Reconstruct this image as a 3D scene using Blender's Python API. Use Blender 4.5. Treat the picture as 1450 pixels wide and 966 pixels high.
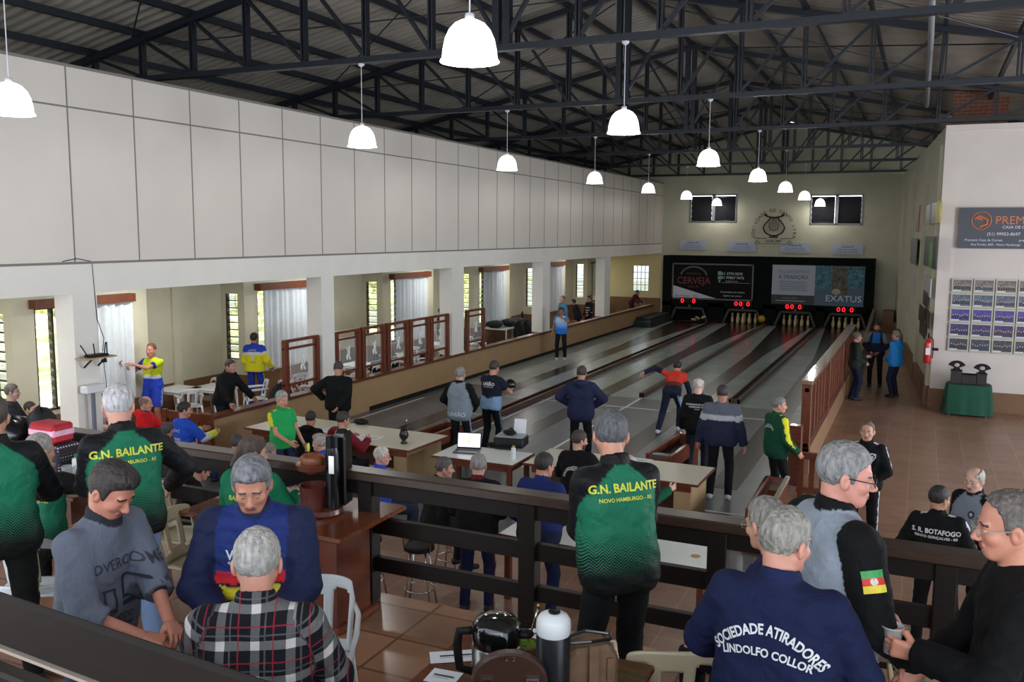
import bpy, bmesh, math, random
import numpy as np
from math import sin, cos, pi, radians, sqrt, atan2, floor
from mathutils import Vector, Matrix
from mathutils.bvhtree import BVHTree
random.seed(7); np.random.seed(7)
for _o in list(bpy.data.objects): bpy.data.objects.remove(_o)
SC = bpy.context.scene
COL = SC.collection
# ------------------------------------------------------------------ camera
FPX, CAMH = 1265.0, 4.1
_y, _p, _r = radians(24.55), radians(6.95), radians(-0.40)
_f = np.array([-sin(_y)*cos(_p), cos(_y)*cos(_p), -sin(_p)])
_rt = np.array([cos(_y), sin(_y), 0.0]); _dn = np.cross(_f, _rt)
CR = _rt*cos(_r) + _dn*sin(_r); CD = _dn*cos(_r) - _rt*sin(_r)
CO = np.array([0.0, 0.0, CAMH])
cam = bpy.data.cameras.new('camera'); camo = bpy.data.objects.new('camera', cam); COL.objects.link(camo)
cam.sensor_width = 36; cam.lens = FPX/1450*36; cam.clip_start = .05; cam.clip_end = 500
camo.matrix_world = Matrix(((CR[0], -CD[0], -_f[0], 0), (CR[1], -CD[1], -_f[1], 0), (CR[2], -CD[2], -_f[2], CAMH), (0, 0, 0, 1)))
SC.camera = camo
def ray(px, py): return CR*((px-725)/FPX) + CD*((py-483)/FPX) + _f
def at(px, py, z):           # the real point at height z seen at that place of the photograph
    v = ray(px, py); return CO + v*((z-CAMH)/v[2])
def aty(px, py, y): v = ray(px, py); return CO + v*(y/v[1])
def atx(px, py, x): v = ray(px, py); return CO + v*(x/v[0])
# ------------------------------------------------------------------ light
def lin(c): return tuple(((x/255)/12.92 if x/255 <= .04045 else ((x/255+.055)/1.055)**2.4) for x in c[:3])
SC.view_settings.view_transform = 'Standard'; SC.view_settings.look = 'None'
SC.view_settings.gamma = 1; SC.view_settings.use_curve_mapping = False
SC.view_settings.exposure = 0.3
W = bpy.data.worlds.new('daylight'); SC.world = W; W.use_nodes = True
_bg = W.node_tree.nodes['Background']; _bg.inputs[0].default_value = (.86, .93, 1.0, 1); _bg.inputs[1].default_value = 2.1
def area(name, loc, look, sx, sy, power, col=(1, 1, 1)):
    l = bpy.data.lights.new(name, 'AREA'); l.shape = 'RECTANGLE'; l.size = sx; l.size_y = sy; l.energy = power; l.color = col
    o = bpy.data.objects.new(name, l); COL.objects.link(o); o.location = loc
    o.rotation_euler = (Vector(look)-Vector(loc)).to_track_quat('-Z', 'Y').to_euler(); return o
# added area fills behind the camera and at the right, standing in for daylight
area('rear_fill_light', (1.5, -4.5, 5.0), (-5, 16, 2.4), 11, 2.8, 320, (.84, .92, 1))
area('right_fill_light', (9.5, 14, 3.4), (-9, 17, 2.9), 7, 3.0, 720, (.86, .93, 1))
area('hedge_fill_light', (-16.2, 22, 7), (-23, 22, 0), 44, 2, 8000, (1, 1, .92)).rotation_euler[2] += 0  # added area light that brightens the hedge and lawn outside
LAMP_POWER = 11
SC.cycles.max_bounces = 6; SC.cycles.diffuse_bounces = 3; SC.cycles.glossy_bounces = 3
SC.cycles.transparent_max_bounces = 8; SC.cycles.sample_clamp_indirect = 4; SC.cycles.caustics_reflective = False; SC.cycles.caustics_refractive = False
# ------------------------------------------------------------------ materials
MATS = {}
def mat(name, col=(128, 128, 128), rough=.55, metal=0, noise=0, nscale=8, nstretch=(1, 1, 1), bump=0, emit=None, estr=0, alpha=1, coat=0, trans=0, spec=.5, raw=None):
    if name in MATS: return MATS[name]
    m = bpy.data.materials.new(name); m.use_nodes = True; MATS[name] = m
    nt = m.node_tree; b = nt.nodes['Principled BSDF']
    c = (*(raw or lin(col)), 1)
    b.inputs['Base Color'].default_value = c; b.inputs['Roughness'].default_value = rough; b.inputs['Metallic'].default_value = metal
    b.inputs['Specular IOR Level'].default_value = spec
    if coat: b.inputs['Coat Weight'].default_value = coat; b.inputs['Coat Roughness'].default_value = .08
    if trans: b.inputs['Transmission Weight'].default_value = trans
    if alpha < 1: b.inputs['Alpha'].default_value = alpha
    if emit is not None: b.inputs['Emission Color'].default_value = (*lin(emit), 1); b.inputs['Emission Strength'].default_value = estr
    if noise or bump:
        tc = nt.nodes.new('ShaderNodeTexCoord'); mp = nt.nodes.new('ShaderNodeMapping'); mp.inputs['Scale'].default_value = nstretch
        nz = nt.nodes.new('ShaderNodeTexNoise'); nz.inputs['Scale'].default_value = nscale; nz.inputs['Detail'].default_value = 5
        nt.links.new(tc.outputs['Object'], mp.inputs[0]); nt.links.new(mp.outputs[0], nz.inputs['Vector'])
        if noise:
            mx = nt.nodes.new('ShaderNodeMix'); mx.data_type = 'RGBA'; mx.blend_type = 'MIX'
            mr = nt.nodes.new('ShaderNodeMapRange'); mr.inputs['From Min'].default_value = .3; mr.inputs['From Max'].default_value = .7
            mx.inputs[6].default_value = (*[x*(1-noise) for x in c[:3]], 1); mx.inputs[7].default_value = (*[min(1, x*(1+noise)) for x in c[:3]], 1)
            nt.links.new(nz.outputs[0], mr.inputs[0]); nt.links.new(mr.outputs[0], mx.inputs[0]); nt.links.new(mx.outputs[2], b.inputs['Base Color'])
        if bump:
            bp = nt.nodes.new('ShaderNodeBump'); bp.inputs['Strength'].default_value = bump; bp.inputs['Distance'].default_value = .02
            nt.links.new(nz.outputs[0], bp.inputs['Height']); nt.links.new(bp.outputs[0], b.inputs['Normal'])
    return m
def tile_mat(name, c1, c2, cm, size, rough, sizey=None, gap=.008, coords='Object', rot=0):
    m = mat(name, c1, rough); nt = m.node_tree; b = nt.nodes['Principled BSDF']
    tc = nt.nodes.new('ShaderNodeTexCoord'); mp = nt.nodes.new('ShaderNodeMapping'); mp.inputs['Rotation'].default_value[2] = rot
    br = nt.nodes.new('ShaderNodeTexBrick'); br.offset = 0; br.inputs['Scale'].default_value = 1
    br.inputs['Brick Width'].default_value = size; br.inputs['Row Height'].default_value = sizey or size
    br.inputs['Mortar Size'].default_value = gap; br.inputs['Color1'].default_value = (*lin(c1), 1); br.inputs['Color2'].default_value = (*lin(c2), 1); br.inputs['Mortar'].default_value = (*lin(cm), 1)
    nz = nt.nodes.new('ShaderNodeTexNoise'); nz.inputs['Scale'].default_value = 5; nz.inputs['Detail'].default_value = 6
    mx = nt.nodes.new('ShaderNodeMix'); mx.data_type = 'RGBA'; mx.blend_type = 'MULTIPLY'; mx.inputs[0].default_value = .45
    nt.links.new(tc.outputs[coords], mp.inputs[0]); nt.links.new(mp.outputs[0], br.inputs[0]); nt.links.new(mp.outputs[0], nz.inputs['Vector'])
    nt.links.new(br.outputs[0], mx.inputs[6]); nt.links.new(nz.outputs[0], mx.inputs[7]); nt.links.new(mx.outputs[2], b.inputs['Base Color'])
    return m
# ------------------------------------------------------------------ mesh building
def rotz(a): return np.array([[cos(a), -sin(a), 0], [sin(a), cos(a), 0], [0, 0, 1]])
def rotx(a): return np.array([[1, 0, 0], [0, cos(a), -sin(a)], [0, sin(a), cos(a)]])
def roty(a): return np.array([[cos(a), 0, sin(a)], [0, 1, 0], [-sin(a), 0, cos(a)]])
def basis(d):
    d = np.asarray(d, float); d = d/np.linalg.norm(d); a = np.array([0, 0, 1.]) if abs(d[2]) < .95 else np.array([1., 0, 0])
    u = np.cross(a, d); u /= np.linalg.norm(u); return u, np.cross(d, u), d
def link(o, parent=None):
    COL.objects.link(o)
    if parent is not None: o.parent = parent
    return o
class MB:
    def __init__(s): s.v = []; s.f = []; s.mi = []; s.k = 0
    def add(s, vs, fs, k=None):
        n = len(s.v); s.v.extend([tuple(map(float, p)) for p in vs]); s.f.extend([tuple(i+n for i in f) for f in fs]); s.mi.extend([s.k if k is None else k]*len(fs)); return s
    def box(s, c, d, R=None, k=None, taper=1):
        P = []
        for z in (-.5, .5):
            t = taper if z > 0 else 1
            for x, y in ((-.5, -.5), (.5, -.5), (.5, .5), (-.5, .5)): P.append((x*d[0]*t, y*d[1]*t, z*d[2]))
        P = np.array(P)
        if R is not None: P = P @ np.asarray(R).T
        return s.add(P+np.asarray(c, float), [(3, 2, 1, 0), (4, 5, 6, 7), (0, 1, 5, 4), (1, 2, 6, 5), (2, 3, 7, 6), (3, 0, 4, 7)], k)
    def b2(s, lo, hi, k=None): lo, hi = np.array(lo, float), np.array(hi, float); return s.box((lo+hi)/2, hi-lo, k=k)
    def bar(s, p0, p1, w, h, k=None, up=(0, 0, 1)):
        p0, p1 = np.array(p0, float), np.array(p1, float); d = p1-p0; L = np.linalg.norm(d); d /= L
        u = np.cross(d, up); u = u/np.linalg.norm(u) if np.linalg.norm(u) > 1e-4 else np.array([1., 0, 0]); v = np.cross(u, d)
        return s.box((p0+p1)/2, (w, L, h), np.stack([u, d, v], 1), k)
    def tube(s, pts, r, n=8, k=None, cap=True, sc=(1, 1)):
        pts = [np.array(p, float) for p in pts]; m = len(pts); rs = r if hasattr(r, '__len__') else [r]*m
        V = []; u = None
        for i, p in enumerate(pts):
            d = pts[min(i+1, m-1)]-pts[max(i-1, 0)]; d = d/(np.linalg.norm(d)+1e-9)
            if u is None: u, w, _ = basis(d)
            else: u = u-d*np.dot(u, d); u /= (np.linalg.norm(u)+1e-9); w = np.cross(d, u)
            for j in range(n): a = 2*pi*j/n; V.append(p+rs[i]*(u*cos(a)*sc[0]+w*sin(a)*sc[1]))
        F = [(i*n+j, i*n+(j+1) % n, (i+1)*n+(j+1) % n, (i+1)*n+j) for i in range(m-1) for j in range(n)]
        if cap: F += [tuple(range(n-1, -1, -1)), tuple((m-1)*n+j for j in range(n))]
        return s.add(V, F, k)
    def cyl(s, p0, p1, r0, r1=None, n=16, k=None): return s.tube([p0, p1], [r0, r0 if r1 is None else r1], n, k)
    def lathe(s, prof, n=20, c=(0, 0, 0), k=None, R=None, close=False):
        V = [];
        for r, z in prof:
            for j in range(n): a = 2*pi*j/n; V.append((r*cos(a), r*sin(a), z))
        V = np.array(V)
        if R is not None: V = V @ np.asarray(R).T
        m = len(prof)
        F = [(i*n+j, i*n+(j+1) % n, (i+1)*n+(j+1) % n, (i+1)*n+j) for i in range(m-1) for j in range(n)]
        if close: F += [tuple(range(n-1, -1, -1)), tuple((m-1)*n+j for j in range(n))]
        return s.add(V+np.asarray(c, float), F, k)
    def prism(s, poly, o, ux, uy, un, t, k=None):
        o, ux, uy, un = [np.array(a, float) for a in (o, ux, uy, un)]; n = len(poly)
        A = [o+ux*x+uy*y for x, y in poly]; B = [a+un*t for a in A]
        return s.add(A+B, [tuple(range(n-1, -1, -1)), tuple(range(n, 2*n))]+[(i, (i+1) % n, n+(i+1) % n, n+i) for i in range(n)], k)
    def ell(s, c, r, n=14, m=9, k=None, R=None):
        P = [(r[0]*sin(pi*i/m)*cos(2*pi*j/n), r[1]*sin(pi*i/m)*sin(2*pi*j/n), r[2]*cos(pi*i/m)) for i in range(m+1) for j in range(n)]
        P = np.array(P)
        if R is not None: P = P @ np.asarray(R).T
        return s.add(P+np.asarray(c, float), [(i*n+j, (i+1)*n+j, (i+1)*n+(j+1) % n, i*n+(j+1) % n) for i in range(m) for j in range(n)], k)
    def text(s, body, o, ux, uy, size, depth=.002, align='CENTER', bold=0, k=None, sx=1, arc=None, fit=None):
        V, F = text_geo(body, align, bold)
        if not len(V): return s
        V = V*size; V = V*np.array([sx, 1]);
        if fit: V[:, 0] *= fit/(V[:, 0].max()-V[:, 0].min())
        o, ux, uy = np.array(o, float), np.array(ux, float), np.array(uy, float); un = np.cross(ux, uy)
        if arc:
            a = V[:, 0]/arc; rr = arc+V[:, 1]; V = np.stack([rr*np.sin(a), rr*np.cos(a)-arc], 1)
        A = o+np.outer(V[:, 0], ux)+np.outer(V[:, 1], uy)+un*depth
        return s.add(A, F, k)
    def build(s, name, mats, parent=None, loc=None, smooth=False, bevel=0, tagv=None, R=None):
        me = bpy.data.meshes.new(name)
        v = np.array(s.v) if s.v else np.zeros((0, 3))
        me.from_pydata([tuple(p) for p in v], [], s.f); me.update()
        for m in (mats if isinstance(mats, (list, tuple)) else [mats]): me.materials.append(m)
        me.polygons.foreach_set('material_index', s.mi)
        if smooth: me.polygons.foreach_set('use_smooth', [True]*len(s.f))
        o = bpy.data.objects.new(name, me); link(o, parent)
        if loc is not None: o.location = loc
        if smooth == 'auto' or bevel:
            if bevel:
                bm = bmesh.new(); bm.from_mesh(me)
                bmesh.ops.remove_doubles(bm, verts=bm.verts, dist=1e-6)
                es = [e for e in bm.edges if len(e.link_faces) == 2 and e.calc_face_angle(0) > .6]
                bmesh.ops.bevel(bm, geom=es, offset=bevel, segments=1, affect='EDGES', clamp_overlap=True); bm.to_mesh(me); bm.free()
        if smooth == 'auto': me.set_sharp_from_angle(angle=radians(40))
        return o
_TX = {}
def text_geo(body, align='CENTER', bold=0):
    key = (body, align, bold)
    if key in _TX: return _TX[key]
    c = bpy.data.curves.new('t', 'FONT'); c.body = body; c.align_x = align; c.size = 1; c.offset = bold; c.resolution_u = 3
    o = bpy.data.objects.new('t', c); COL.objects.link(o); dg = bpy.context.evaluated_depsgraph_get()
    me = bpy.data.meshes.new_from_object(o.evaluated_get(dg)); V = np.array([v.co[:2] for v in me.vertices]).reshape(-1, 2); F = [tuple(p.vertices) for p in me.polygons]
    bpy.data.objects.remove(o); bpy.data.curves.remove(c); bpy.data.meshes.remove(me); _TX[key] = (V, F); return V.copy(), F
def tag(o, label=None, cat=None, group=None, kind=None):
    if label: o['label'] = label
    if cat: o['category'] = cat
    if group: o['group'] = group
    if kind: o['kind'] = kind
    return o
def root(name, loc=(0, 0, 0), rz=0, label=None, cat=None, group=None):
    o = bpy.data.objects.new(name, None); o.empty_display_size = .1; link(o); o.location = tuple(map(float, loc)); o.rotation_euler = (0, 0, rz); return tag(o, label, cat, group)
def struct(mb, name, m, **k): return tag(mb.build(name, m, **k), kind='structure')
def dup(r, loc, rz=0, label=None, group=None, scale=None):
    def cp(o, par):
        c = o.copy(); COL.objects.link(c)
        if par is not None: c.parent = par
        for ch in [x for x in KIDS(o)]: cp(ch, c)
        return c
    c = cp(r, None); c.location = tuple(map(float, loc)); c.rotation_euler = (0, 0, rz)
    if label: c['label'] = label
    if group: c['group'] = group
    if scale: c.scale = (scale,)*3
    return c
def KIDS(o): return [x for x in COL.objects if x.parent == o]
X3, Y3, Z3 = np.eye(3)
# ================================================================== STRUCTURE
LX, RX, YB = -11.35, -1.62, 42.0
PZ = 1.35
M_cream = mat('cream_plaster', (205, 200, 176), .75, noise=.05, nscale=2, bump=.05)
M_wallw = mat('white_plaster', (226, 222, 216), .7, noise=.03, nscale=2, bump=.04)
M_back = mat('beige_back_plaster', (190, 188, 166), .8, noise=.05, nscale=1.5)
M_panel = mat('grey_white_panel', (216, 208, 200), .38, noise=.03, nscale=1.2)
M_seam = mat('panel_joint', (126, 121, 117), .7)
M_tan = mat('tan_paint', (158, 128, 92), .6, noise=.06, nscale=3)
M_redwood = mat('red_brown_wood', (104, 52, 32), .35, noise=.25, nscale=6, nstretch=(1, 1, 8), coat=.3)
M_dark = mat('dark_stained_wood', (20, 13, 10), .5, noise=.3, nscale=7, nstretch=(1, 6, 6), coat=.08, spec=.25)
M_table = mat('table_wood', (104, 54, 30), .16, noise=.3, nscale=5, nstretch=(1.2, 10, 4), coat=.6)
M_steel = mat('navy_steel', (13, 20, 32), .45, noise=.15, nscale=4)
M_roof = mat('grey_roof_sheet', (136, 130, 122), .55, noise=.18, nscale=1.2)
M_brown_tile = tile_mat('brown_floor_tile', (172, 132, 108), (156, 116, 94), (182, 150, 128), .45, .34)
M_plat_tile = tile_mat('platform_tile', (180, 136, 108), (162, 118, 92), (120, 88, 68), .62, .2, sizey=.45, gap=.012)
M_lane = mat('polished_grey_concrete', (158, 170, 168), .2, noise=.12, nscale=1.5)
M_appr = mat('grey_approach_floor', (98, 102, 106), .3, noise=.12, nscale=2)
M_plank = mat('dark_lane_plank', (42, 34, 30), .25, noise=.3, nscale=5, nstretch=(8, .6, 1))
M_white = mat('white_line', (214, 216, 214), .5)
M_wains = mat('brown_wainscot', (120, 86, 58), .6, noise=.1, nscale=3)
M_black = mat('black_matt', (11, 12, 13), .6, spec=.3)
M_whitep = mat('white_plastic', (220, 224, 228), .35, noise=.03)
M_beigep = mat('beige_plastic', (196, 184, 156), .35, noise=.05)
M_chrome = mat('chrome', (200, 200, 200), .15, metal=1)
M_lam = mat('cream_laminate', (206, 202, 182), .3, noise=.04, nscale=30)
M_lamw = mat('white_laminate', (220, 224, 222), .25)
M_oak = mat('pale_veneer', (170, 142, 104), .5, noise=.12, nscale=6, nstretch=(1, 1, .3))
M_paper = mat('paper', (226, 228, 236), .7)
M_glass = mat('clear_glass', (235, 240, 240), .05, alpha=.12)
M_etch = mat('white_etching', (235, 238, 238), .6)
M_ink = mat('dark_ink', (40, 42, 60), .7)
# ---- floors
m = MB(); m.b2((-15.3, 5.4, -.2), (12, YB+.2, 0)); struct(m, 'floor', M_brown_tile)
m = MB()
m.b2((LX, 14.0, 0), (RX-.1, 21.3, .006)); struct(m, 'floor_approach', M_appr)
m = MB(); m.b2((LX, 10.5, 0), (RX-.1, 14.0, .005)); struct(m, 'floor_approach_near', M_appr)
m = MB(); m.b2((LX, 21.3, 0), (RX-.1, 40.9, .012)); struct(m, 'floor_lanes', M_lane)
m = MB()
for y in (20.0,): m.b2((-9.3, y, .006), (RX-.1, y+.06, .009))
m.b2((-9.3, 17.7, .006), (-8.3, 17.76, .009))
m.b2((-5.0, 12.9, .006), (-1.9, 12.96, .009))
m.b2((-8.25, 12, .006), (-8.19, 21.3, .009)); m.b2((-6.22, 14, .006), (-6.16, 21.3, .009)); m.b2((-11.1, 12, .006), (-11.05, 19, .009))
m.b2((-9.3, 12.2, .006), (-7.0, 12.25, .009))
struct(m, 'trim_1', M_white)
# ---- platform of the gallery (people in the foreground stand on it)
m = MB(); m.b2((-11.2, 1.2, PZ-.18), (3.6, 5.56, PZ)); m.b2((-11.2, 5.46, 0), (3.6, 5.56, PZ-.18)); struct(m, 'floor_platform', M_plat_tile)
m = MB(); m.b2((-4.0, -1.5, 2.35), (1.2, 1.45, 2.5)); struct(m, 'floor_gallery', M_plat_tile)
m = MB(); m.b2((-4.0, 1.45, PZ), (1.2, 1.55, 2.5)); struct(m, 'wall_gallery_riser', M_dark)
# ---- left wall: upper panels over the beam
m = MB(); m.b2((LX-.25, 5.5, 3.6), (LX, YB, 6.43)); struct(m, 'wall_left_upper', M_panel)
m = MB()
ys = [9.33+1.2*i for i in range(-2, 28)]
for y in ys: m.b2((LX-.002, y-.010, 3.62), (LX+.006, y+.010, 6.43))
m.b2((LX-.002, 6, 5.84), (LX+.007, YB, 5.865)); m.b2((LX-.002, 6, 3.585), (LX+.012, YB, 3.62)); m.b2((LX-.26, 6, 6.42), (LX+.02, YB, 6.46))
struct(m, 'trim_2', M_seam)
m = MB(); m.b2((LX-.38, 3.5, 3.15), (LX+.004, YB, 3.6)); struct(m, 'wall_left_beam', M_wallw)
cols = [(9.25, 9.68), (15.27, 15.7), (20.98, 21.65), (27.25, 27.9), (33.6, 34.3)]
for i, (a, b) in enumerate(cols):
    m = MB(); m.b2((LX-.38, a, 0 if i == 0 else .8), (LX+.003, b, 3.16)); struct(m, 'wall_left_column', M_wallw)
# low wall along the lanes
m = MB(); m.b2((LX-.16, 12.05, 0), (LX, YB-1.2, .74)); m.b2((LX, 17, .0), (LX+.03, YB-1.5, .1), k=1); m.b2((LX-.2, 12.0, .74), (LX+.04, YB-1.2, .8), k=2); struct(m, 'wall_left_low', [M_tan, M_black, mat('red_brown_cap', (92, 46, 28), .4, coat=.3)])
m = MB(); m.b2((LX-.2, 11.9, 0), (LX+.06, 11.99, .86)); m.b2((LX-1.1, 11.9, 0), (LX-1.0, 11.99, .86)); m.b2((LX-1.1, 11.92, .7), (LX, 11.98, .84)); m.b2((LX-1.1, 11.92, .12), (LX, 11.98, .22))
for i in range(6): m.b2((LX-.95+i*.13, 11.93, .2), (LX-.9+i*.13, 11.97, .72))
tag(m.build('low_gate', M_redwood, bevel=.006), 'low red-brown slatted gate at the near end of the tan wall', 'gate')
# outer wall of the side aisle, stepped in plan
XO, XI = -15.0, -14.3
st = [10.4+5.88*i for i in range(-1, 6)]
pl = [(XO-.1, 3.0)]
def aisle(lo, hi, mb, z0, z1, t=.15):   # stepped wall built from boxes
    pass
mw = MB(); mb_ = MB()
WZ0, WZ1 = 1.05, 2.62
for i, y in enumerate(st):
    ye = y+3.0; yn = y+5.88
    # return face at y (faces the camera) with a narrow louvred opening
    if y < YB-1:
        for lo, hi, z0, z1 in ((XO, -14.87, 0, 3.4), (-14.5, XI+.0, 0, 3.4), (-14.87, -14.5, 0, WZ0), (-14.87, -14.5, WZ1, 3.4)): mw.b2((lo, y, z0), (hi, y+.14, z1))
        wr = 0.45; w1 = 2.25       # curtained window in the projecting plane
        for a, b, z0, z1 in ((y+.14, y+wr, 0, 3.4), (y+w1, ye, 0, 3.4), (y+wr, y+w1, 0, .8), (y+wr, y+w1, 2.7, 3.4)): mw.b2((XI-.14, a, z0), (XI, min(b, YB), z1))
        mw.b2((XO, ye-.14, 0), (XI-.14, min(ye, YB), 3.4))
        mb_.b2((XO, y-.015, 0), (XI, y, .72)); mb_.b2((XI, y, 0), (XI+.015, min(ye, YB), .72))
    if ye < YB: mw.b2((XO-.14, ye, 0), (XO, min(yn, YB), 3.4)); mb_.b2((XO, ye, 0), (XO+.015, min(yn, YB), .72)); mw.b2((XO, (ye+yn)/2-.12, 0), (XO+.06, (ye+yn)/2+.12, 3.4))
mw.b2((XO-.3, 3, 3.4), (XO-.16, YB, 7.4)); struct(mw, 'wall_outer', M_cream); struct(mb_, 'baseboard_outer', M_wains)
m = MB(); m.b2((XO-.3, 3, 3.3), (LX-.2, YB, 3.45)); struct(m, 'ceiling_aisle', M_cream)
M_frame = mat('brown_window_frame', (60, 40, 30), .5)
M_louv = mat('louvre_glass', (205, 215, 205), .1, alpha=.35)
wn = 0
for i, y in enumerate(st):
    if y > YB-1: continue
    wn += 1
    w = bpy.data.objects.new('window_%d' % wn, None); link(w); tag(w, kind='structure'); w.location = (-14.68, y+.07, WZ0)
    m = MB(); m.b2((-.2, -.05, 0), (-.165, .05, 1.57)); m.b2((.165, -.03, 0), (.185, .03, 1.57)); m.build('window_frame', M_frame, w)
    for k in range(9):
        z = .02+k*.172
        m = MB(); m.b2((-.18, -.05, z), (.18, .05, z+.022)); f = m.build('louvre_rail', M_frame, w)
    for k in range(9):
        m = MB(); m.box((0, 0, .105+k*.172), (.34, .006, .15), rotx(.7)); m.build('pane', M_louv, w)
    wn += 1
    w = bpy.data.objects.new('window_%d' % wn, None); link(w); tag(w, kind='structure'); w.location = (XI-.07, y+.45, .8)
    m = MB(); m.b2((-.05, 0, 0), (.05, .04, 1.9)); m.b2((-.05, 1.76, 0), (.05, 1.8, 1.9)); m.b2((-.05, .36, 0), (.05, .4, 1.9)); m.b2((-.05, 0, 0), (.05, 1.8, .04)); m.b2((-.05, 0, 1.86), (.05, 1.8, 1.9)); m.build('window_frame', M_frame, w)
    for k in range(11):
        m = MB(); m.box((0, .2, .1+k*.17), (.006, .32, .15), roty(-.8)); m.build('pane', M_louv, w)
    m = MB(); m.b2((-.004, .4, .04), (.004, 1.76, 1.86)); m.build('pane', M_louv, w)
# curtains and pelmets
M_curt = mat('pale_blue_grey_curtain', (206, 212, 216), .8, noise=.05)
M_pelm = mat('orange_brown_pelmet', (104, 56, 34), .4, noise=.2, nscale=5)
def curtain(y0, y1, z0, z1, x, nm):
    m = MB(); n = int((y1-y0)/.02); V = []; F = []
    for j in range(2):
        for i in range(n+1):
            yy = y0+(y1-y0)*i/n; V.append((x+.035*sin(i*.62)+.015*sin(i*.23+1)*(1+j*.6), yy, z0 if j == 0 else z1))
    for i in range(n): F.append((i, i+1, n+2+i, n+1+i))
    m.add(V, F); V2 = [(a+.006, b, c) for a, b, c in V]; m.add(V2, [f[::-1] for f in F]); o = m.build('curtain', M_curt, smooth=True); return o
pos = ['beside the grey-sided column at the far left', 'behind the man in the yellow and blue jacket', 'behind the row of glass panels', 'above the table heaped with black bags', 'behind the group standing at the low wall', 'nearest the far end of the aisle']
for i, y in enumerate(st[1:6]):
    if y > YB-2: continue
    y = y
    tag(curtain(y+(.56 if i else .8), y+2.5, .78, 2.688, XI+.09, i), 'pale grey-blue full curtain over a window, '+pos[i], 'curtain', 'curtains of the side aisle')
    m = MB(); m.b2((0, 0, 0), (.2, 2.2, .16)); o = m.build('curtain_pelmet', M_pelm, loc=(XI+.005, y+.35, 2.69), bevel=.006)
    tag(o, 'orange-brown wooden pelmet over the curtain '+pos[i], 'pelmet', 'pelmets of the side aisle')
# end wall of the aisle with warm window
m = MB()
for lo, hi, z0, z1 in ((XO-.3, -12.75, 0, 3.4), (-11.95, LX+.0, 0, 3.4), (-12.75, -11.95, 0, 1.3), (-12.75, -11.95, 2.55, 3.4)): m.b2((lo, YB, z0), (hi, YB+.15, z1))
struct(m, 'wall_aisle_end', mat('warm_cream', (214, 196, 150), .7))
m = MB(); m.b2((XO, YB-.02, 0), (LX, YB, 1.0)); struct(m, 'baseboard_aisle_end', M_wains)
w = bpy.data.objects.new('window_20', None); link(w); tag(w, kind='structure'); w.location = (-12.75, YB+.02, 1.3)
m = MB()
for x in (0, .2, .4, .6, .78): m.b2((x, 0, 0), (x+.02, .03, 1.25))
for z in (0, .3, .6, .9, 1.23): m.b2((0, 0, z), (.8, .03, z+.02))
m.build('window_frame', M_frame, w); m = MB(); m.b2((0, .05, 0), (.8, .056, 1.25)); m.build('pane', M_louv, w)
# ---- back wall with two louvred windows
WB = [(-10.05, -7.88, 4.62, 5.9), (-4.66, -2.47, 4.53, 5.84)]
m = MB(); xs = [LX-3.9, WB[0][0], WB[0][1], WB[1][0], WB[1][1], 12]
m.b2((xs[0], YB, 3.4), (xs[1], YB+.2, 9)); m.b2((LX, YB, 0), (xs[1], YB+.2, 3.4)); m.b2((xs[2], YB, 0), (xs[3], YB+.2, 9)); m.b2((xs[4], YB, 0), (xs[5], YB+.2, 9))
for a, b, z0, z1 in WB: m.b2((a, YB, 0), (b, YB+.2, z0)); m.b2((a, YB, z1), (b, YB+.2, 9))
struct(m, 'wall_back', M_back)
M_dglass = mat('dark_window_glass', (38, 38, 42), .12)  # opaque dark panes
M_alu = mat('aluminium_frame', (120, 120, 122), .4, metal=.6)
for j, (a, b, z0, z1) in enumerate(WB):
    w = bpy.data.objects.new('window_%d' % (21+j), None); link(w); tag(w, kind='structure'); w.location = (a, YB-.01, z0)
    Wd, Hd = b-a, z1-z0; m = MB()
    for x in (0, Wd*.48, Wd-.06): m.b2((x, -.02, 0), (x+(.06 if x != Wd*.48 else .14), .08, Hd))
    m.b2((0, -.02, 0), (Wd, .08, .05)); m.b2((0, -.02, Hd-.05), (Wd, .08, Hd)); m.build('window_frame', M_alu, w)
    for q in range(2):
        for k in range(5):
            m = MB(); m.box((Wd*(.25+.5*q), .05, .13+k*(Hd-.1)/5), (Wd*.44, .01, (Hd-.1)/5*1.05), rotx(.35)); m.build('pane', M_dglass, w)
# ---- right wall of the corridor, angled, and the cross wall with the posters
m = MB(); a = np.array([.35, 23.4]); b = np.array([-.95, YB]); d = (b-a)/np.linalg.norm(b-a); n = np.array([d[1], -d[0]])
L = np.linalg.norm(b-a)
def wallpt(s, off=0): p = a+d*s-n*off; return p[0], p[1]      # off>0: towards the corridor
RW = np.stack([np.array([*d, 0]), np.array([-n[0], -n[1], 0]), Z3], 1)
def wbox(mb, s0, s1, o0, o1, z0, z1, k=None):
    c = a+d*(s0+s1)/2-n*(o0+o1)/2; mb.box((c[0], c[1], (z0+z1)/2), (s1-s0, o1-o0, z1-z0), RW, k)
wbox(m, 0.02, L, -.2, 0, 0, 6.62)
for s in (.2, 4.4, 9.5, 14.2): wbox(m, s, s+.4, 0, .1, 0, 6.2)
struct(m, 'wall_right', M_back)
m = MB(); wbox(m, 0.2, L, 0, .12, 0, .47)
for s in (.2, 4.4, 9.5, 14.2): wbox(m, s-.02, s+.42, .0, .14, 0, .48)
struct(m, 'baseboard_right', M_wains)
m = MB(); m.b2((.35, 23.4, 0), (9, 23.62, 6.62)); m.b2((.33, 23.34, 6.5), (9, 23.4, 6.62)); m.b2((.33, 23.36, 0), (.62, 23.4, 6.5)); struct(m, 'wall_cross', mat('warm_white_plaster', (206, 196, 190), .7, noise=.03, nscale=2))
m = MB(); m.b2((.3, 23.33, 0), (9, 23.4, .46)); struct(m, 'baseboard_cross', M_wains)
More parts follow.
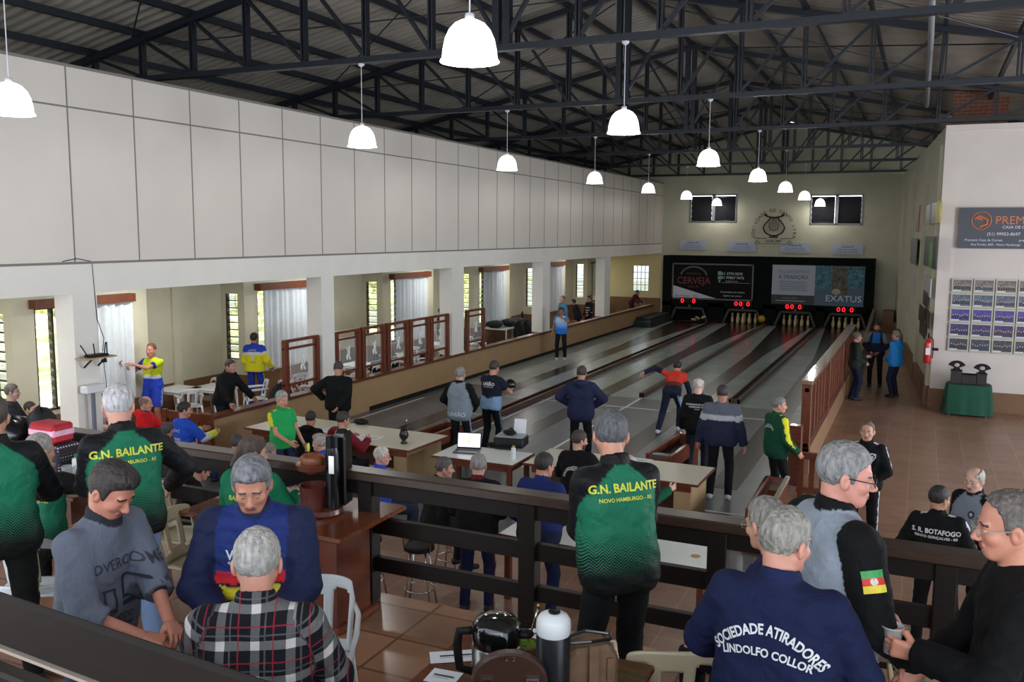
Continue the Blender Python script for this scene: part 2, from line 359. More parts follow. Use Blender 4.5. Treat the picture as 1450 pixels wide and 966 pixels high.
# brick gable stub behind the cross wall, under the roof
M_brick = tile_mat('orange_brick', (168, 84, 52), (150, 96, 74), (150, 140, 130), .24, .9, sizey=.09, gap=.012, rot=0)
M_brick.node_tree.nodes['Mapping'].inputs['Rotation'].default_value = (radians(90), 0, 0)
M_brick.node_tree.nodes['Brick Texture'].offset = .5
m = MB(); m.b2((.5, 26, 5.5), (1.75, 26.25, 7.8)); struct(m, 'wall_brick_pier', M_brick)
# ---- roof: two corrugated slopes, ridge at x=-5.75
RXR, RZR, SL = -5.75, 8.95, .205
def roofz(x): return RZR-SL*abs(x-RXR)
for s, nm in ((-1, 'ceiling_left'), (1, 'ceiling_right')):
    m = MB(); V = []; F = []; xe = -15.6 if s < 0 else 12.0
    ny = int((42.3+1.5)/.06); 
    for i in range(ny+1):
        y = -1.5+i*.06; dz = .022*(1 if i % 4 < 2 else -1)
        V += [(RXR, y, RZR+.16+dz), (xe, y, roofz(xe)+.16+dz)]
    for i in range(ny): F.append((2*i, 2*i+1, 2*i+3, 2*i+2))
    m.add(V, F); struct(m, nm, M_roof)
# outdoor ground and hedge seen through the louvres
m = MB(); m.b2((-60, -10, -.4), (-15.2, 80, -.3)); struct(m, 'ground_outside', mat('lawn', (214, 218, 190), .9, noise=.3, nscale=2))
m = MB()
rs = np.random.RandomState(3)
for i in range(260):
    c = (-24+rs.rand()*3, 4+rs.rand()*44, .3+rs.rand()*2.6); r = .35+rs.rand()*.35
    m.ell(c, (r, r, r*.8), 7, 5)
tag(m.build('hedge', mat('hedge_leaves', (206, 212, 160), .9, noise=.5, nscale=9, bump=.6)), 'yellow-green hedge outside, seen through the louvred windows', 'hedge', kind='stuff')
# ---- trusses
TY = [0.65+5.76*i for i in range(8)]; TZ = 6.78
order = ['just above the camera', 'nearest in view', 'second from the camera', 'third from the camera', 'fourth from the camera', 'fifth from the camera', 'sixth from the camera', 'against the far wall']
for i, y in enumerate(TY):
    if i == 7: y = 41.3
    t = root('roof_truss', (RXR, y, TZ), 0, 'dark navy steel roof truss spanning the hall, '+order[i], 'roof truss', 'roof trusses')
    x0, x1 = -9.4, 11.0
    m = MB(); m.b2((x0, -.07, -.06), (x1, .07, .03)); m.build('bottom_chord', M_steel, t)
    m = MB()
    for s, xe in ((-1, -9.6), (1, 11.0)): m.bar((0, 0, RZR-TZ-.04), (xe, 0, roofz(RXR+xe)-TZ-.04), .13, .12)
    m.build('top_chord', M_steel, t)
    m = MB(); m.b2((-.14, -.06, -.03), (-.03, .06, RZR-TZ)); m.b2((.03, -.06, -.03), (.14, .06, RZR-TZ)); m.build('king_post', M_steel, t)
    for s in (-1, 1):
        for k in range(1, 9):
            x = s*1.18*k
            if roofz(RXR+x)-TZ < .12: continue
            h = roofz(RXR+x)-TZ-.05
            m = MB(); m.b2((x-.045, -.05, 0), (x-.012, .05, h)); m.b2((x+.012, -.05, 0), (x+.045, .05, h)); m.build('vertical_strut', M_steel, t)
            xp = s*1.18*(k-1)
            m = MB(); m.bar((xp, 0, .02), (x, 0, h), .07, .05) if s > 0 and False else m.bar((x, 0, h), (xp, 0, .02), .07, .05); m.build('diagonal_strut', M_steel, t)
    
for k, x in enumerate([-15.2+1.18*j for j in range(0, 17)]+[5.6, 7, 8.4]):
    z = roofz(x)+.05
    m = MB(); m.b2((-.035, -1.5, -.06), (.035, 42, .06)); o = m.build('roof_purlin', M_steel, loc=(x, 0, z))
    tag(o, 'dark steel purlin running along the roof under the sheets, %s slope' % ('left' if x < RXR else 'right'), 'roof purlin', 'purlins on the %s roof slope' % ('left' if x < RXR else 'right'))
# wind bracing rods
for i in range(1, 6):
    for s in (-1, 1):
        x0, x1 = RXR+s*.3, RXR+s*7.0; e = .3
        m = MB(); m.cyl((x0, TY[i]+e, roofz(x0)-.1), (x1, TY[i+1]-e, roofz(x1)-.1), .014, n=6); m.cyl((x1, TY[i]+e, roofz(x1)-.1), (x0, TY[i+1]-e, roofz(x0)-.1), .014, n=6)
        tag(m.build('bracing_rod', M_steel), 'thin crossed steel bracing rods under the %s roof slope in bay %s' % ('left' if s < 0 else 'right', ['one', 'two', 'three', 'four', 'five', 'six'][i-1]+' from the camera'), 'bracing', 'crossed roof bracing rods')
# rain pipe against the right slope
m = MB(); pp = [aty(1320, 0, 15.5), aty(1318, 60, 17.5), aty(1312, 150, 22.5)]
m.tube(pp, .05, 8); tag(m.build('roof_pipe', mat('pipe_grey', (120, 122, 128), .4), smooth=True), 'grey pipe dropping from the roof to the top of the right wall', 'pipe')
# ---- lamps
M_shade = mat('glowing_lamp_shade', (250, 250, 250), .3, emit=(255, 252, 244), estr=2.2, trans=.0)
M_ldark = mat('lamp_fitting', (200, 200, 205), .4)
def lamp(x, y, zc, drop, label):
    t = root('pendant_lamp', (x, y, zc), 0, label, 'pendant lamp', 'bell-shaped pendant lamps')
    m = MB(); m.lathe([(.0, 0), (.055, -.005), (.05, -.03), (.012, -.06)], 14); m.build('ceiling_rose', M_ldark, t, smooth=True)
    m = MB(); m.cyl((0, 0, -.05), (0, 0, -drop), .006, n=6); m.build('cord', M_ldark, t)
    m = MB(); m.lathe([(.012, -drop), (.035, -drop-.01), (.04, -drop-.06), (.03, -drop-.07)], 14); m.build('socket', M_ldark, t, smooth=True)
    pr = [(.03, -.055), (.07, -.06), (.12, -.085), (.165, -.135), (.195, -.2), (.212, -.28), (.218, -.345), (.232, -.365), (.234, -.375)]
    m = MB(); m.lathe([(r, z-drop+.0) for r, z in pr], 28); m.lathe([(r-.006, z-drop) for r, z in pr][::-1], 28); sh = m.build('lamp_shade', M_shade, t, smooth=True)
    m = MB(); m.ell((0, 0, -drop-.22), (.06, .06, .1)); m.build('bulb', mat('bulb_glow', (255, 255, 255), .3, emit=(255, 250, 240), estr=6), sh, smooth=True)
    l = bpy.data.lights.new('lamp_light', 'POINT'); l.energy = LAMP_POWER*3; l.shadow_soft_size = .1; l.color = (1, .97, .92)
    o = bpy.data.objects.new('lamp_light', l); link(o, t); o.location = (0, 0, -drop-.40)
CZ = TZ-.06
for (px, yy, py, lab) in ((665, 6.41, 88, 'nearest white bell lamp, largest at top centre'), (15, 6.41, 162, 'white bell lamp cut by the left edge in front of the wall panels'),
    (883, 12.17, 189, 'white bell lamp of the right row, second nearest, below the dark king post'), (513, 12.17, 208, 'white bell lamp before the left panels, second in its row'),
    (718, 17.93, 241, 'white bell lamp third in the left row'), (1003, 17.93, 235, 'white bell lamp third in the right row'),
    (842, 23.69, 260, 'white bell lamp fourth in the left row'), (1073, 23.69, 257, 'white bell lamp fourth in the right row'),
    (918, 29.45, 273, 'white bell lamp fifth in the left row before the wall corner'), (1112, 29.45, 272, 'white bell lamp fifth in the right row'),
    (972, 35.21, 282, 'white bell lamp sixth in the left row beside the left dark window'), (1139, 35.21, 283, 'white bell lamp sixth in the right row beside the right dark window'),
    (1015, 41.3, 291, 'white bell lamp in front of the left dark window'), (1161, 41.3, 292, 'white bell lamp in front of the right dark window')):
    p = aty(px, py, yy); lamp(p[0], yy, CZ, CZ-p[2]-.375, lab)

# unseen tube lights added under the aisle ceiling to brighten the aisle
M_tube = mat('added_tube_glow', (250, 250, 250), .3, emit=(255, 252, 240), estr=3)
for k, y in enumerate((8.5, 12.6, 18.4, 24.4, 30.6, 36.6)):
    t = root('added_tube_light', (-13.2, y, 3.3), 0, 'added white tube light on the aisle ceiling, %s from the near end' % ['first', 'second', 'third', 'fourth', 'fifth', 'sixth'][k], 'added tube light', 'added aisle tube lights')
    m = MB(); m.b2((-.06, -.65, -.05), (.06, .65, 0)); m.build('fixture', M_whitep, t)
    m = MB(); m.cyl((0, -.6, -.075), (0, .6, -.075), .018, n=10); m.build('tube', M_tube, t, smooth=True)
    l = bpy.data.lights.new('added_tube_glow', 'AREA'); l.shape = 'RECTANGLE'; l.size = .12; l.size_y = 1.2; l.energy = 34; l.color = (1, .98, .93)
    o = bpy.data.objects.new('added_tube_glow', l); link(o, t); o.location = (0, 0, -.11)
# ================================================================== LANES
M_red = mat('red_led', (255, 30, 30), .4, emit=(255, 20, 36), estr=2.6)
M_pit = mat('black_green_board', (13, 20, 20), .85, noise=.1, spec=.15)
M_pitf = mat('pit_hood_edge', (58, 54, 46), .6)
M_pin = mat('ivory_pin', (226, 210, 160), .3)
names4 = ['leftmost', 'second from the left', 'third from the left', 'rightmost']
LC = [(-9.62, -9.65), (-7.22, -7.2), (-4.88, -5.02), (-2.72, -2.95)]
for i, (xa, xb) in enumerate(LC):
    m = MB(); P = [(14.2, xa, .22), (21.3, xa, .22), (31, xa+(xb-xa)*.5, .26), (40.6, xb, .72), (41.4, xb, .8)]
    for (y0, x0, w0), (y1, x1, w1) in zip(P[:-1], P[1:]):
        z = .016 if y0 > 21 else .010
        m.add([(x0-w0, y0, z), (x0+w0, y0, z), (x1+w1, y1, z), (x1-w1, y1, z), (x0-w0, y0, 0), (x0+w0, y0, 0), (x1+w1, y1, 0), (x1-w1, y1, 0)], [(0, 1, 2, 3), (4, 7, 6, 5), (0, 4, 5, 1), (1, 5, 6, 2), (2, 6, 7, 3), (3, 7, 4, 0)])
    tag(m.build('bowling_lane', M_plank), 'dark bowling lane plank widening towards the pins, '+names4[i], 'bowling lane', 'bowling lane planks')
for nm, x, y0, y1, w in (('between the first and second lanes', -8.47, 14.6, 41, .13), ('between the second and third lanes', -6.2, 21.4, 41, .06), ('between the third and fourth lanes', -3.95, 21.6, 41, .13)):
    t = root('ball_return_track', (x, y0, 0), 0, 'raised dark ball return track '+nm, 'ball return')
    m = MB(); L = y1-y0
    m.b2((-w, 0, 0), (-w+.05, L, .13)); m.b2((w-.05, 0, 0), (w, L, .13)); m.b2((-w, 0, 0), (w, .05, .12)); m.build('side_board', mat('track_wood', (70, 38, 28), .35, coat=.3, noise=.2), t, bevel=.004)
    m = MB(); m.b2((-w+.05, .05, 0), (w-.05, L, .045)); m.build('gutter', M_black, t)
for (x, y, nm) in ((-7.75, 12.6, 'between the cream desk and the laptop table'), (-3.62, 13.55, 'in front of the bald man in the black shirt')):
    t = root('ball_rack', (x, y, 0), radians(-3), 'wooden ball rack '+nm, 'ball rack')
    m = MB(); m.b2((-.22, 0, .38), (-.15, 1.7, .62)); m.b2((.15, 0, .38), (.22, 1.7, .62)); m.b2((-.22, 0, .38), (.22, .07, .56)); m.b2((-.22, 1.63, .38), (.22, 1.7, .62)); m.build('tray_side', M_redwood, t, bevel=.01)
    m = MB(); m.b2((-.15, .07, .38), (.15, 1.63, .44)); m.build('tray_bottom', M_black, t)
    m = MB(); m.b2((-.2, .02, .5), (.2, .22, .6)); m.build('front_pad', mat('grey_pad', (70, 80, 82), .25), t, bevel=.02)
    m = MB(); m.b2((-.19, .1, 0), (.19, .42, .38)); m.build('front_base', M_redwood, t); m = MB(); m.b2((-.19, 1.2, 0), (.19, 1.6, .38)); m.build('rear_base', M_redwood, t)
# pit wall
YP = 41.2
t = root('pin_pit_wall', (-6.45, YP, 0), 0, 'wide black-green board wall over the four pin pits', 'pit wall')
m = MB(); X0, X1 = -11.05+6.45, -1.82+6.45
PX = [-9.75+6.45, -7.3+6.45, -5.0+6.45, -2.9+6.45]; pw, ph = .86, .72
edges = [X0]
for p in PX: edges += [p-pw, p+pw]
edges.append(X1)
for k in range(0, 10, 2): m.b2((edges[k], 0, 0), (edges[k+1], .72, ph+.2))
m.b2((X0, 0, ph+.02), (X1, .72, 3.08)); m.b2((X0, .68, 0), (X1, .78, 1))
m.build('board', M_pit, t)
for p in PX:
    m = MB(); P = [(-.86, .0), (-.62, .62), (.62, .62), (.86, 0)]
    for (a, b), (c, dd) in zip(P[:-1], P[1:]): m.bar((p+a, -.06, b+.03), (p+c, -.06, dd+.03), .1, .05, up=(0, 1, 0))
    m.build('pit_hood', M_pitf, t)
    m = MB(); m.b2((p-.035, -.03, .66), (p+.035, .0, .8)); m.build('sensor', mat('grey_sensor', (110, 112, 112), .5), t)
def pinprof(): return [(.0, 0), (.045, 0), (.06, .05), (.072, .13), (.06, .22), (.034, .29), (.03, .315), (.044, .36), (.038, .4), (.0, .42)]
pin0 = None
for j, (x, nm) in enumerate(zip([-7.3, -5.0, -2.9], ['second', 'third', 'fourth'])):
    for a in range(3):
        for b in range(3):
            px_, py_ = x+(a-b)*.26, 41.32+(a+b)*.13
            if pin0 is None:
                m = MB(); m.lathe(pinprof(), 14); m.lathe([(.062, .19), (.05, .235)], 14, k=1)
                pin0 = o = m.build('bowling_pin', [M_pin, mat('pin_band', (60, 40, 30), .4)], loc=(px_, py_, .015), smooth=True); o.scale = (1, 1, 1.15)
            else: o = pin0.copy(); COL.objects.link(o); o.location = (px_, py_, .015)
            tag(o, 'ivory bowling pin standing in the diamond of the %s pit from the left' % nm, 'bowling pin', 'pins standing in the %s pit' % nm)
for k, (dx, rx, ry) in enumerate(((.35, 1.35, .5), (.5, 1.2, -.6), (.62, 1.3, .2))):
    o = pin0.copy(); COL.objects.link(o); o.location = (-9.75+dx, 41.1+.02*k, .1+.05*k); o.rotation_euler = (rx, ry, .4*k-.3)
    tag(o, 'knocked-over ivory pin lying in the leftmost pit', 'bowling pin', 'fallen pins in the leftmost pit')
m = MB(); m.ell((0, 0, 0), (.17, .13, .17), 20, 12); tag(m.build('bowling_ball', mat('yellow_ball', (190, 150, 30), .3), loc=(-6.42, 41.05, .3), smooth=True), 'yellow ball at the head of the return track between the second and third pits', 'ball')
m = MB(); m.b2((-.2, -.15, 0), (.2, .1, .13)); tag(m.build('ball_cradle', M_pit, loc=(-6.42, 41.05, 0)), 'black block under the yellow ball', 'cradle')
m = MB(); m.b2((LX+.05, 37.6, 0), (-10.55, 41, .3)); m.b2((LX+.05, 37.9, .3), (-10.6, 41.0, .42)); tag(m.build('corner_block', mat('dark_green_mat', (20, 34, 32), .7), bevel=.02), 'low dark green padded block at the far end of the tan wall', 'block')
# displays: red figures over each pit
for j, (x, z, nm) in enumerate(((-9.77, .99, 'leftmost'), (-7.3, .94, 'second'), (-5.05, .9, 'third'), (-2.9, .86, 'rightmost'))):
    t = root('score_display', (x, YP-.06, z), 0, 'red lit score display over the %s pin pit' % nm, 'score display')
    m = MB(); m.b2((-.42, -.03, -.1), (.42, 0, .11)); m.build('display_case', M_black, t)
    for q, dx in enumerate((-.29, -.08, .25)):
        if j == 0 and q == 1: continue
        m = MB(); pts = [(.055*cos(a), .085*sin(a)) for a in np.linspace(0, 2*pi, 14)[:-1]]
        for a, b in zip(pts, pts[1:]+pts[:1]): m.bar((dx+a[0], -.04, a[1]), (dx+b[0], -.04, b[1]), .02, .055, up=(0, 1, 0))
        m.build('digit', M_red, t)
# advertising boards
def yplane(x0, x1, z0, z1, y, t=.03): mb = MB(); mb.b2((x0, y-t, z0), (x1, y, z1)); return mb
yA = YP-.03
t = root('advertising_board', (-8.72, yA, 1.07), 0, 'black advertising board in a grey frame with red lettering and white corner', 'advertising board')
Wb, Hb = 3.72, 1.66; m = MB(); m.b2((-Wb/2, -.03, 0), (Wb/2, 0, Hb)); m.build('panel', mat('ad_black', (10, 10, 12), .7, spec=.2), t)
m = MB()
for a in ((-Wb/2, -.05, 0, -Wb/2+.06, 0, Hb), (Wb/2-.06, -.05, 0, Wb/2, 0, Hb), (-Wb/2, -.05, 0, Wb/2, 0, .06), (-Wb/2, -.05, Hb-.06, Wb/2, 0, Hb)): m.b2(a[:3], a[3:])
m.build('frame', mat('grey_frame', (104, 104, 100), .4), t)
m = MB(); m.prism([(-1.8, .07), (.2, .07), (-1.8, .62)], (0, -.032, 0), X3, Z3, -Y3, .004); m.build('white_corner', mat('ad_white', (206, 208, 220), .4), t)
m = MB(); m.text('CERVEJA', (-.85, -.034, .72), X3, Z3, .44, bold=.012, fit=1.55); m.build('lettering', mat('ad_red', (120, 30, 32), .4), t)
m = MB()
for q in range(22):
    a = pi*(.12+.76*q/21); m.box((-.85-.62*cos(a), -.036, 1.0+.5*sin(a)), (.1, .004, .07), roty(-(pi/2-a)))
m.build('arch_emblem', mat('ad_grey', (120, 118, 104), .5), t)
m = MB(); m.text('ARTESANAL', (-.85, -.034, 1.14), X3, Z3, .13); m.text('DESDE 1889', (-.85, -.034, .55), X3, Z3, .1); m.build('small_lettering', mat('ad_dim', (96, 60, 44), .5), t)
m = MB(); m.text('51 3770 0070', (.9, -.034, 1.16), X3, Z3, .17, bold=.01); m.text('51 99867 9476', (.93, -.034, .98), X3, Z3, .17, bold=.01); m.text('facebook.com', (.9, -.034, .85), X3, Z3, .1); m.b2((.45, -.036, .8), (1.72, -.033, .81)); m.text('Distribuidora de bebidas', (.95, -.034, .35), X3, Z3, .11); m.text('Agende seu evento', (.95, -.034, .18), X3, Z3, .11); m.build('contact_lettering', mat('ad_white2', (200, 205, 215), .4), t)
m = MB(); m.b2((.26, -.036, 1.14), (.42, -.033, 1.32)); m.b2((.26, -.036, .96), (.42, -.033, 1.1)); m.b2((.3, -.036, .82), (.38, -.033, .93)); m.build('phone_icons', mat('ad_teal', (120, 170, 150), .4), t)
m = MB(); m.text('Rua Portão - 1221', (-1.15, -.038, .1), X3, Z3, .15, bold=.005); m.build('street_lettering', mat('ad_ink', (50, 50, 90), .4), t)
t = root('advertising_board', (-4.12, yA, 1.0), 0, 'blue and white advertising board with pictures, right of the black one', 'advertising board')
Wb, Hb = 3.85, 1.74; m = MB(); m.b2((-Wb/2, -.03, 0), (Wb/2, 0, Hb)); m.build('panel', mat('ad_blue', (34, 66, 92), .35), t)
m = MB(); m.b2((-Wb/2, -.036, .42), (-.1, -.03, Hb)); m.build('white_panel', mat('ad_paper', (176, 182, 196), .5), t)
m = MB(); m.b2((-Wb/2, -.036, .0), (-.1, -.03, .42)); m.build('grey_strip', mat('ad_dark', (44, 46, 50), .5), t)
m = MB(); m.b2((-1.75, -.04, .14), (-.5, -.036, .18)); m.text('Fone (51) 3710', (-1.15, -.04, .25), X3, Z3, .1); m.build('strip_lettering', mat('ad_lt', (150, 160, 150), .5), t)
M_picA = mat('teal_picture', (52, 110, 128), .5, noise=.8, nscale=7); M_picB = mat('brown_picture', (84, 74, 58), .5, noise=.8, nscale=6)
m = MB(); m.b2((-.1, -.036, .75), (.6, -.03, Hb)); m.build('teal_picture', M_picA, t); m = MB(); m.b2((1.25, -.036, .8), (Wb/2-.02, -.03, Hb-.05)); m.build('teal_picture', M_picA, t)
m = MB(); m.b2((.6, -.037, .5), (1.25, -.03, Hb)); m.build('brown_picture', M_picB, t)
m = MB(); m.ell((.8, -.04, .62), (.18, .01, .13)); m.build('light_shape', mat('ad_cream', (176, 168, 140), .5), t)
m = MB(); m.text('VALORIZAMOS', (-1.02, -.04, 1.38), X3, Z3, .2, fit=1.35); m.build('heading', mat('ad_b1', (110, 122, 150), .5), t)
m = MB(); m.text('A TRADIÇÃO', (-1.02, -.04, 1.14), X3, Z3, .22, bold=.015, fit=1.25)
for q in range(6): m.b2((-1.6, -.04, 1.0-.075*q), (-.45+.05*(q % 2), -.036, 1.018-.075*q))
m.build('text_block', mat('ad_b2', (52, 84, 104), .5), t)
m = MB(); m.text('EXATUS', (1.1, -.04, .2), X3, Z3, .38, fit=1.45, bold=.004); m.build('brand_lettering', mat('ad_w', (196, 210, 226), .4), t)
for i, (px, py) in enumerate(((981, 347), (1050, 349), (1126, 351), (1200, 353))):
    p = aty(px, py, 41.98); t = root('lane_sign', p, 0, 'small pale blue sign reading Cancha 0%d high over the pits' % (4-i), 'sign', 'pale blue lane signs')
    m = MB(); m.b2((-.64, -.02, -.21), (.64, 0, .21)); m.build('plate', mat('pale_blue_plate', (176, 184, 204), .5), t)
    m = MB(); m.text('Cancha 0%d' % (4-i), (0, -.022, .07), X3, Z3, .13, bold=.01)
    m.text('Clube Serrano Bolão', (0, -.022, -.05), X3, Z3, .1); m.text('5ª Taça Lyra Centenário', (0, -.022, -.15), X3, Z3, .1); m.build('lettering', mat('sign_blue', (56, 66, 130), .5), t)
# lyre emblem painted on the wall
c = aty(1096, 318, 41.95); t = root('lyre_emblem', c, 0, 'dark red and black lyre emblem with arched society name on the back wall', 'wall emblem')
M_emb = mat('emblem_maroon', (62, 28, 26), .6)
m = MB(); pts = []
for q in range(41):
    u = q/40*2-1; a = u*pi*.86
    pts.append((.46*sin(a)*(1 if abs(u) < .6 else 1-.5*(abs(u)-.6)/.4), -.01, -.14-.36*cos(a)+(0 if abs(u) < .55 else .35*(abs(u)-.55))))
m.tube(pts, .035, 6); m.tube([(-.4, -.01, .42), (-.3, -.01, .36), (-.1, -.01, .31), (.1, -.01, .31), (.3, -.01, .36), (.4, -.01, .42)], .04, 6)
for dx in (-.12, -.04, .04, .12): m.tube([(dx*.6, -.01, .3), (dx*1.5, -.01, -.3)], .01, 4)
m.tube([(-.2, -.01, .2), (-.22, -.01, -.1), (-.1, -.01, -.26), (.1, -.01, -.26), (.22, -.01, -.1), (.2, -.01, .2)], .014, 5)
m.ell((-.38, -.01, .43), (.07, .02, .05)); m.ell((.38, -.01, .43), (.07, .02, .05)); m.b2((-.2, -.02, -.6), (.2, 0, -.53)); m.build('lyre', M_emb, t)
s = 'SOCIEDADE DE CANTO LYRA'; m = MB()
for q, ch in enumerate(s):
    if ch == ' ': continue
    a = -1.72+3.44*q/(len(s)-1); R = .88
    m.text(ch, (R*sin(a)*.95, -.01, -.42+R*1.1*cos(a)+.02), (cos(a), 0, -sin(a)), (sin(a), 0, cos(a)), .2, bold=.012, depth=.004)
m.build('arched_lettering', M_emb, t)
m = MB(); m.text('22-09-1887', (0, -.01, -.8), X3, Z3, .15, bold=.01)
for sx in (-1, 1): m.tube([(sx*.85, -.01, -.62), (sx*.3, -.01, -.63)], .012, 4); m.tube([(sx*.85, -.01, -.84), (sx*.72, -.01, -.72), (sx*.6, -.01, -.84)], .012, 4)
m.tube([(-.8, -.01, -.86), (.8, -.01, -.86)], .01, 4)
m.build('date_ribbon', M_emb, t)
# ================================================================== RIGHT BALUSTRADE
t = root('balustrade', (-1.66, 15.75, 0), 0, 'tall red-brown wooden balustrade along the rightmost lane', 'balustrade')
L = 10.6
m = MB(); m.b2((-.06, 0, .45), (.06, L, .54)); m.build('bottom_rail', M_redwood, t, bevel=.008)
m = MB(); m.b2((-.1, -.05, 1.56), (.1, L, 1.63)); m.build('top_rail', mat('pale_rail_top', (138, 112, 92), .22, coat=.5, noise=.2), t, bevel=.012)  # top rail paler than the other rails
m = MB(); m.b2((-.04, 0, 1.42), (.04, L, 1.5)); m.build('upper_rail', M_redwood, t, bevel=.006)
for k in range(19):
    m = MB(); y = k*L/18.3
    if k % 6 == 0: m.b2((-.08, y, 0.3), (.08, y+.16, 1.56)); m.build('post', M_redwood, t, bevel=.01)
    else:
        m.b2((-.03, y, .52), (.03, y+.16, 1.44)); m.build('baluster', M_redwood, t, bevel=.006)
m = MB()
for k in range(18): m.ell(((.0), (k+.62)*L/18.3, 1.2-.25*(k % 3)), (.012, .03, .03), 8, 6)
m.build('button_caps', mat('pale_cap', (190, 176, 160), .5), t)
m = MB(); m.b2((RX-.18, 15.75, 0), (RX+.04, 26.5, .45)); m.b2((RX-.18, 26.5, 0), (RX+.04, 35.98, .4)); struct(m, 'wall_low_right', mat('light_brown_paint', (146, 112, 84), .55))
m = MB(); m.add([(RX-.2, 36, .4), (RX-.08, 36, .4), (RX-.08, 41.2, .95), (RX-.2, 41.2, .95), (RX-.2, 36, .3), (RX-.08, 36, .3), (RX-.08, 41.2, .3), (RX-.2, 41.2, .3)], [(0, 1, 2, 3), (4, 7, 6, 5), (0, 4, 5, 1), (1, 5, 6, 2), (2, 6, 7, 3), (3, 7, 4, 0)])
tag(m.build('side_board', mat('side_board_tan', (120, 104, 80), .5)), 'sloping tan side board beside the rightmost pit', 'board')
m = MB(); m.b2((-1.4, 40.4, 0), (-.95, 41.8, .9)); tag(m.build('low_cabinet', M_wains, bevel=.01), 'low brown cabinet at the far end of the right corridor', 'cabinet')
t = root('ball_box', (-1.73, 11.35, 0), 0, 'open varnished wooden ball box with a pale shiny edge by the green jacket', 'ball box')
m = MB(); m.b2((-.16, 0, 0), (-.11, 1.75, .6)); m.b2((.11, 0, 0), (.16, 1.75, .6)); m.b2((-.16, 0, 0), (.16, .06, .6)); m.b2((-.16, 1.69, 0), (.16, 1.75, .6)); m.build('box_side', M_redwood, t, bevel=.01)
m = MB(); m.b2((-.11, .06, .3), (.11, 1.69, .5)); m.build('tray', mat('orange_varnish', (128, 78, 30), .12, coat=.8), t)
m = MB(); m.b2((.11, 0, .6), (.17, 1.75, .63)); m.build('edge_strip', mat('pale_edge', (170, 160, 146), .25), t)  # narrow pale strip along the top of one side
t = root('low_balustrade', (-1.6, 14.3, 0), 0, 'short low red-brown balustrade at the corridor entrance behind the glasses man', 'balustrade')
m = MB(); m.b2((0, -.05, .62), (1.1, .05, .72)); m.build('top_rail', M_redwood, t, bevel=.008)
m = MB(); m.b2((0, -.05, .08), (1.1, .05, .16)); m.build('bottom_rail', M_redwood, t, bevel=.008)
for k in range(7):
    m = MB(); m.b2((.02+k*.16, -.03, 0 if k in (0, 6) else .14), (.1+k*.16, .03, .64)); m.build('baluster', M_redwood, t)
m = MB(); m.b2((-.1, -.1, 0), (.1, .1, 1.0)); tag(m.build('corner_post', M_redwood, loc=(-1.72, 15.0, 0), bevel=.01), 'dark red-brown post joining the tall and low balustrades', 'post')
# ================================================================== GLASS PANELS ON THE LOW LEFT WALL
def emblem(mb, y, z, s=1, x=.0):
    for a in range(3): mb.tube([(x, y-.1*s+.05*a*s, z+.24*s-.1*a*s), (x, y+.02*s, z+.02*s), (x, y+.12*s-.03*a*s, z-.2*s)], .022*s, 5)
    mb.ell((x, y+.02*s, z+.05*s), (.006, .08*s, .13*s)); mb.ell((x, y-.08*s, z-.1*s), (.006, .05*s, .1*s)); mb.ell((x, y+.06*s, z+.22*s), (.006, .04*s, .07*s))
PY = [(14.1, 15.22)]+[(15.78+1.04*k, 16.74+1.04*k) for k in range(5)]+[(21.95, 23.05)]
desc = ['left of the second column', 'first of the row of five', 'second of the row of five', 'third of the row of five', 'fourth of the row of five', 'last of the row of five', 'single one right of the third column']
for i, (a, b) in enumerate(PY):
    t = root('glass_rail_panel', (LX-.08, a, .8), 0, 'red-brown framed glass panel with a white emblem, '+desc[i], 'glass panel', None)
    w = b-a
    for z0, z1, q_ in ((1.08, 1.14, .04), (.93, .98, .03), (.2, .25, .03)): m = MB(); m.b2((-q_, 0, z0), (q_, w, z1)); m.build('rail', M_redwood, t, bevel=.005)
    for y in (0, w-.09): m = MB(); m.b2((-.05, y, 0), (.05, y+.09, 1.1)); m.build('post', M_redwood, t, bevel=.006)
    m = MB(); m.b2((-.03, .1, .0), (.03, .14, 1.08)); m.b2((-.03, w-.14, .0), (.03, w-.1, 1.08)); m.build('inner_post', M_redwood, t)
    m = MB(); m.b2((-.004, .14, .25), (.004, w-.14, .93)); gp = m.build('glass_pane', M_glass, t)
    m = MB(); emblem(m, w/2+.04, .6, .62, .012); m.b2((.008, .2, .3), (.012, w-.2, .308)); m.b2((.008, .2, .3), (.012, .208, .86)); m.build('etched_emblem', M_etch, gp)
# ================================================================== RIGHT WALLS: banner, photographs, extinguisher
y = 23.32
t = root('banner', (2.0, y, 3.8), 0, 'dark grey banner with orange heading and round logo above the team photographs', 'banner')
m = MB(); m.b2((-1.28, -.02, 0), (1.28, 0, .93)); m.build('banner_sheet', mat('banner_grey', (62, 62, 74), .4, noise=.1, nscale=2), t)
M_or = mat('banner_orange', (206, 112, 72), .5)
m = MB(); m.text('PREMIUM', (-.02, -.025, .56), X3, Z3, .26, fit=1.0); m.build('heading', M_or, t)
m = MB(); pts = [(-.82+.2*cos(a), -.03, .64+.2*sin(a)) for a in np.linspace(0, 2*pi, 25)]; m.tube(pts, .012, 5); m.tube([(-.96, -.03, .68), (-.86, -.03, .74), (-.78, -.03, .7), (-.7, -.03, .66), (-.7, -.03, .56), (-.85, -.03, .5)], .025, 6); m.tube([(-.92, -.03, .7), (-.8, -.03, .66)], .03, 6); m.build('bull_logo', M_or, t)
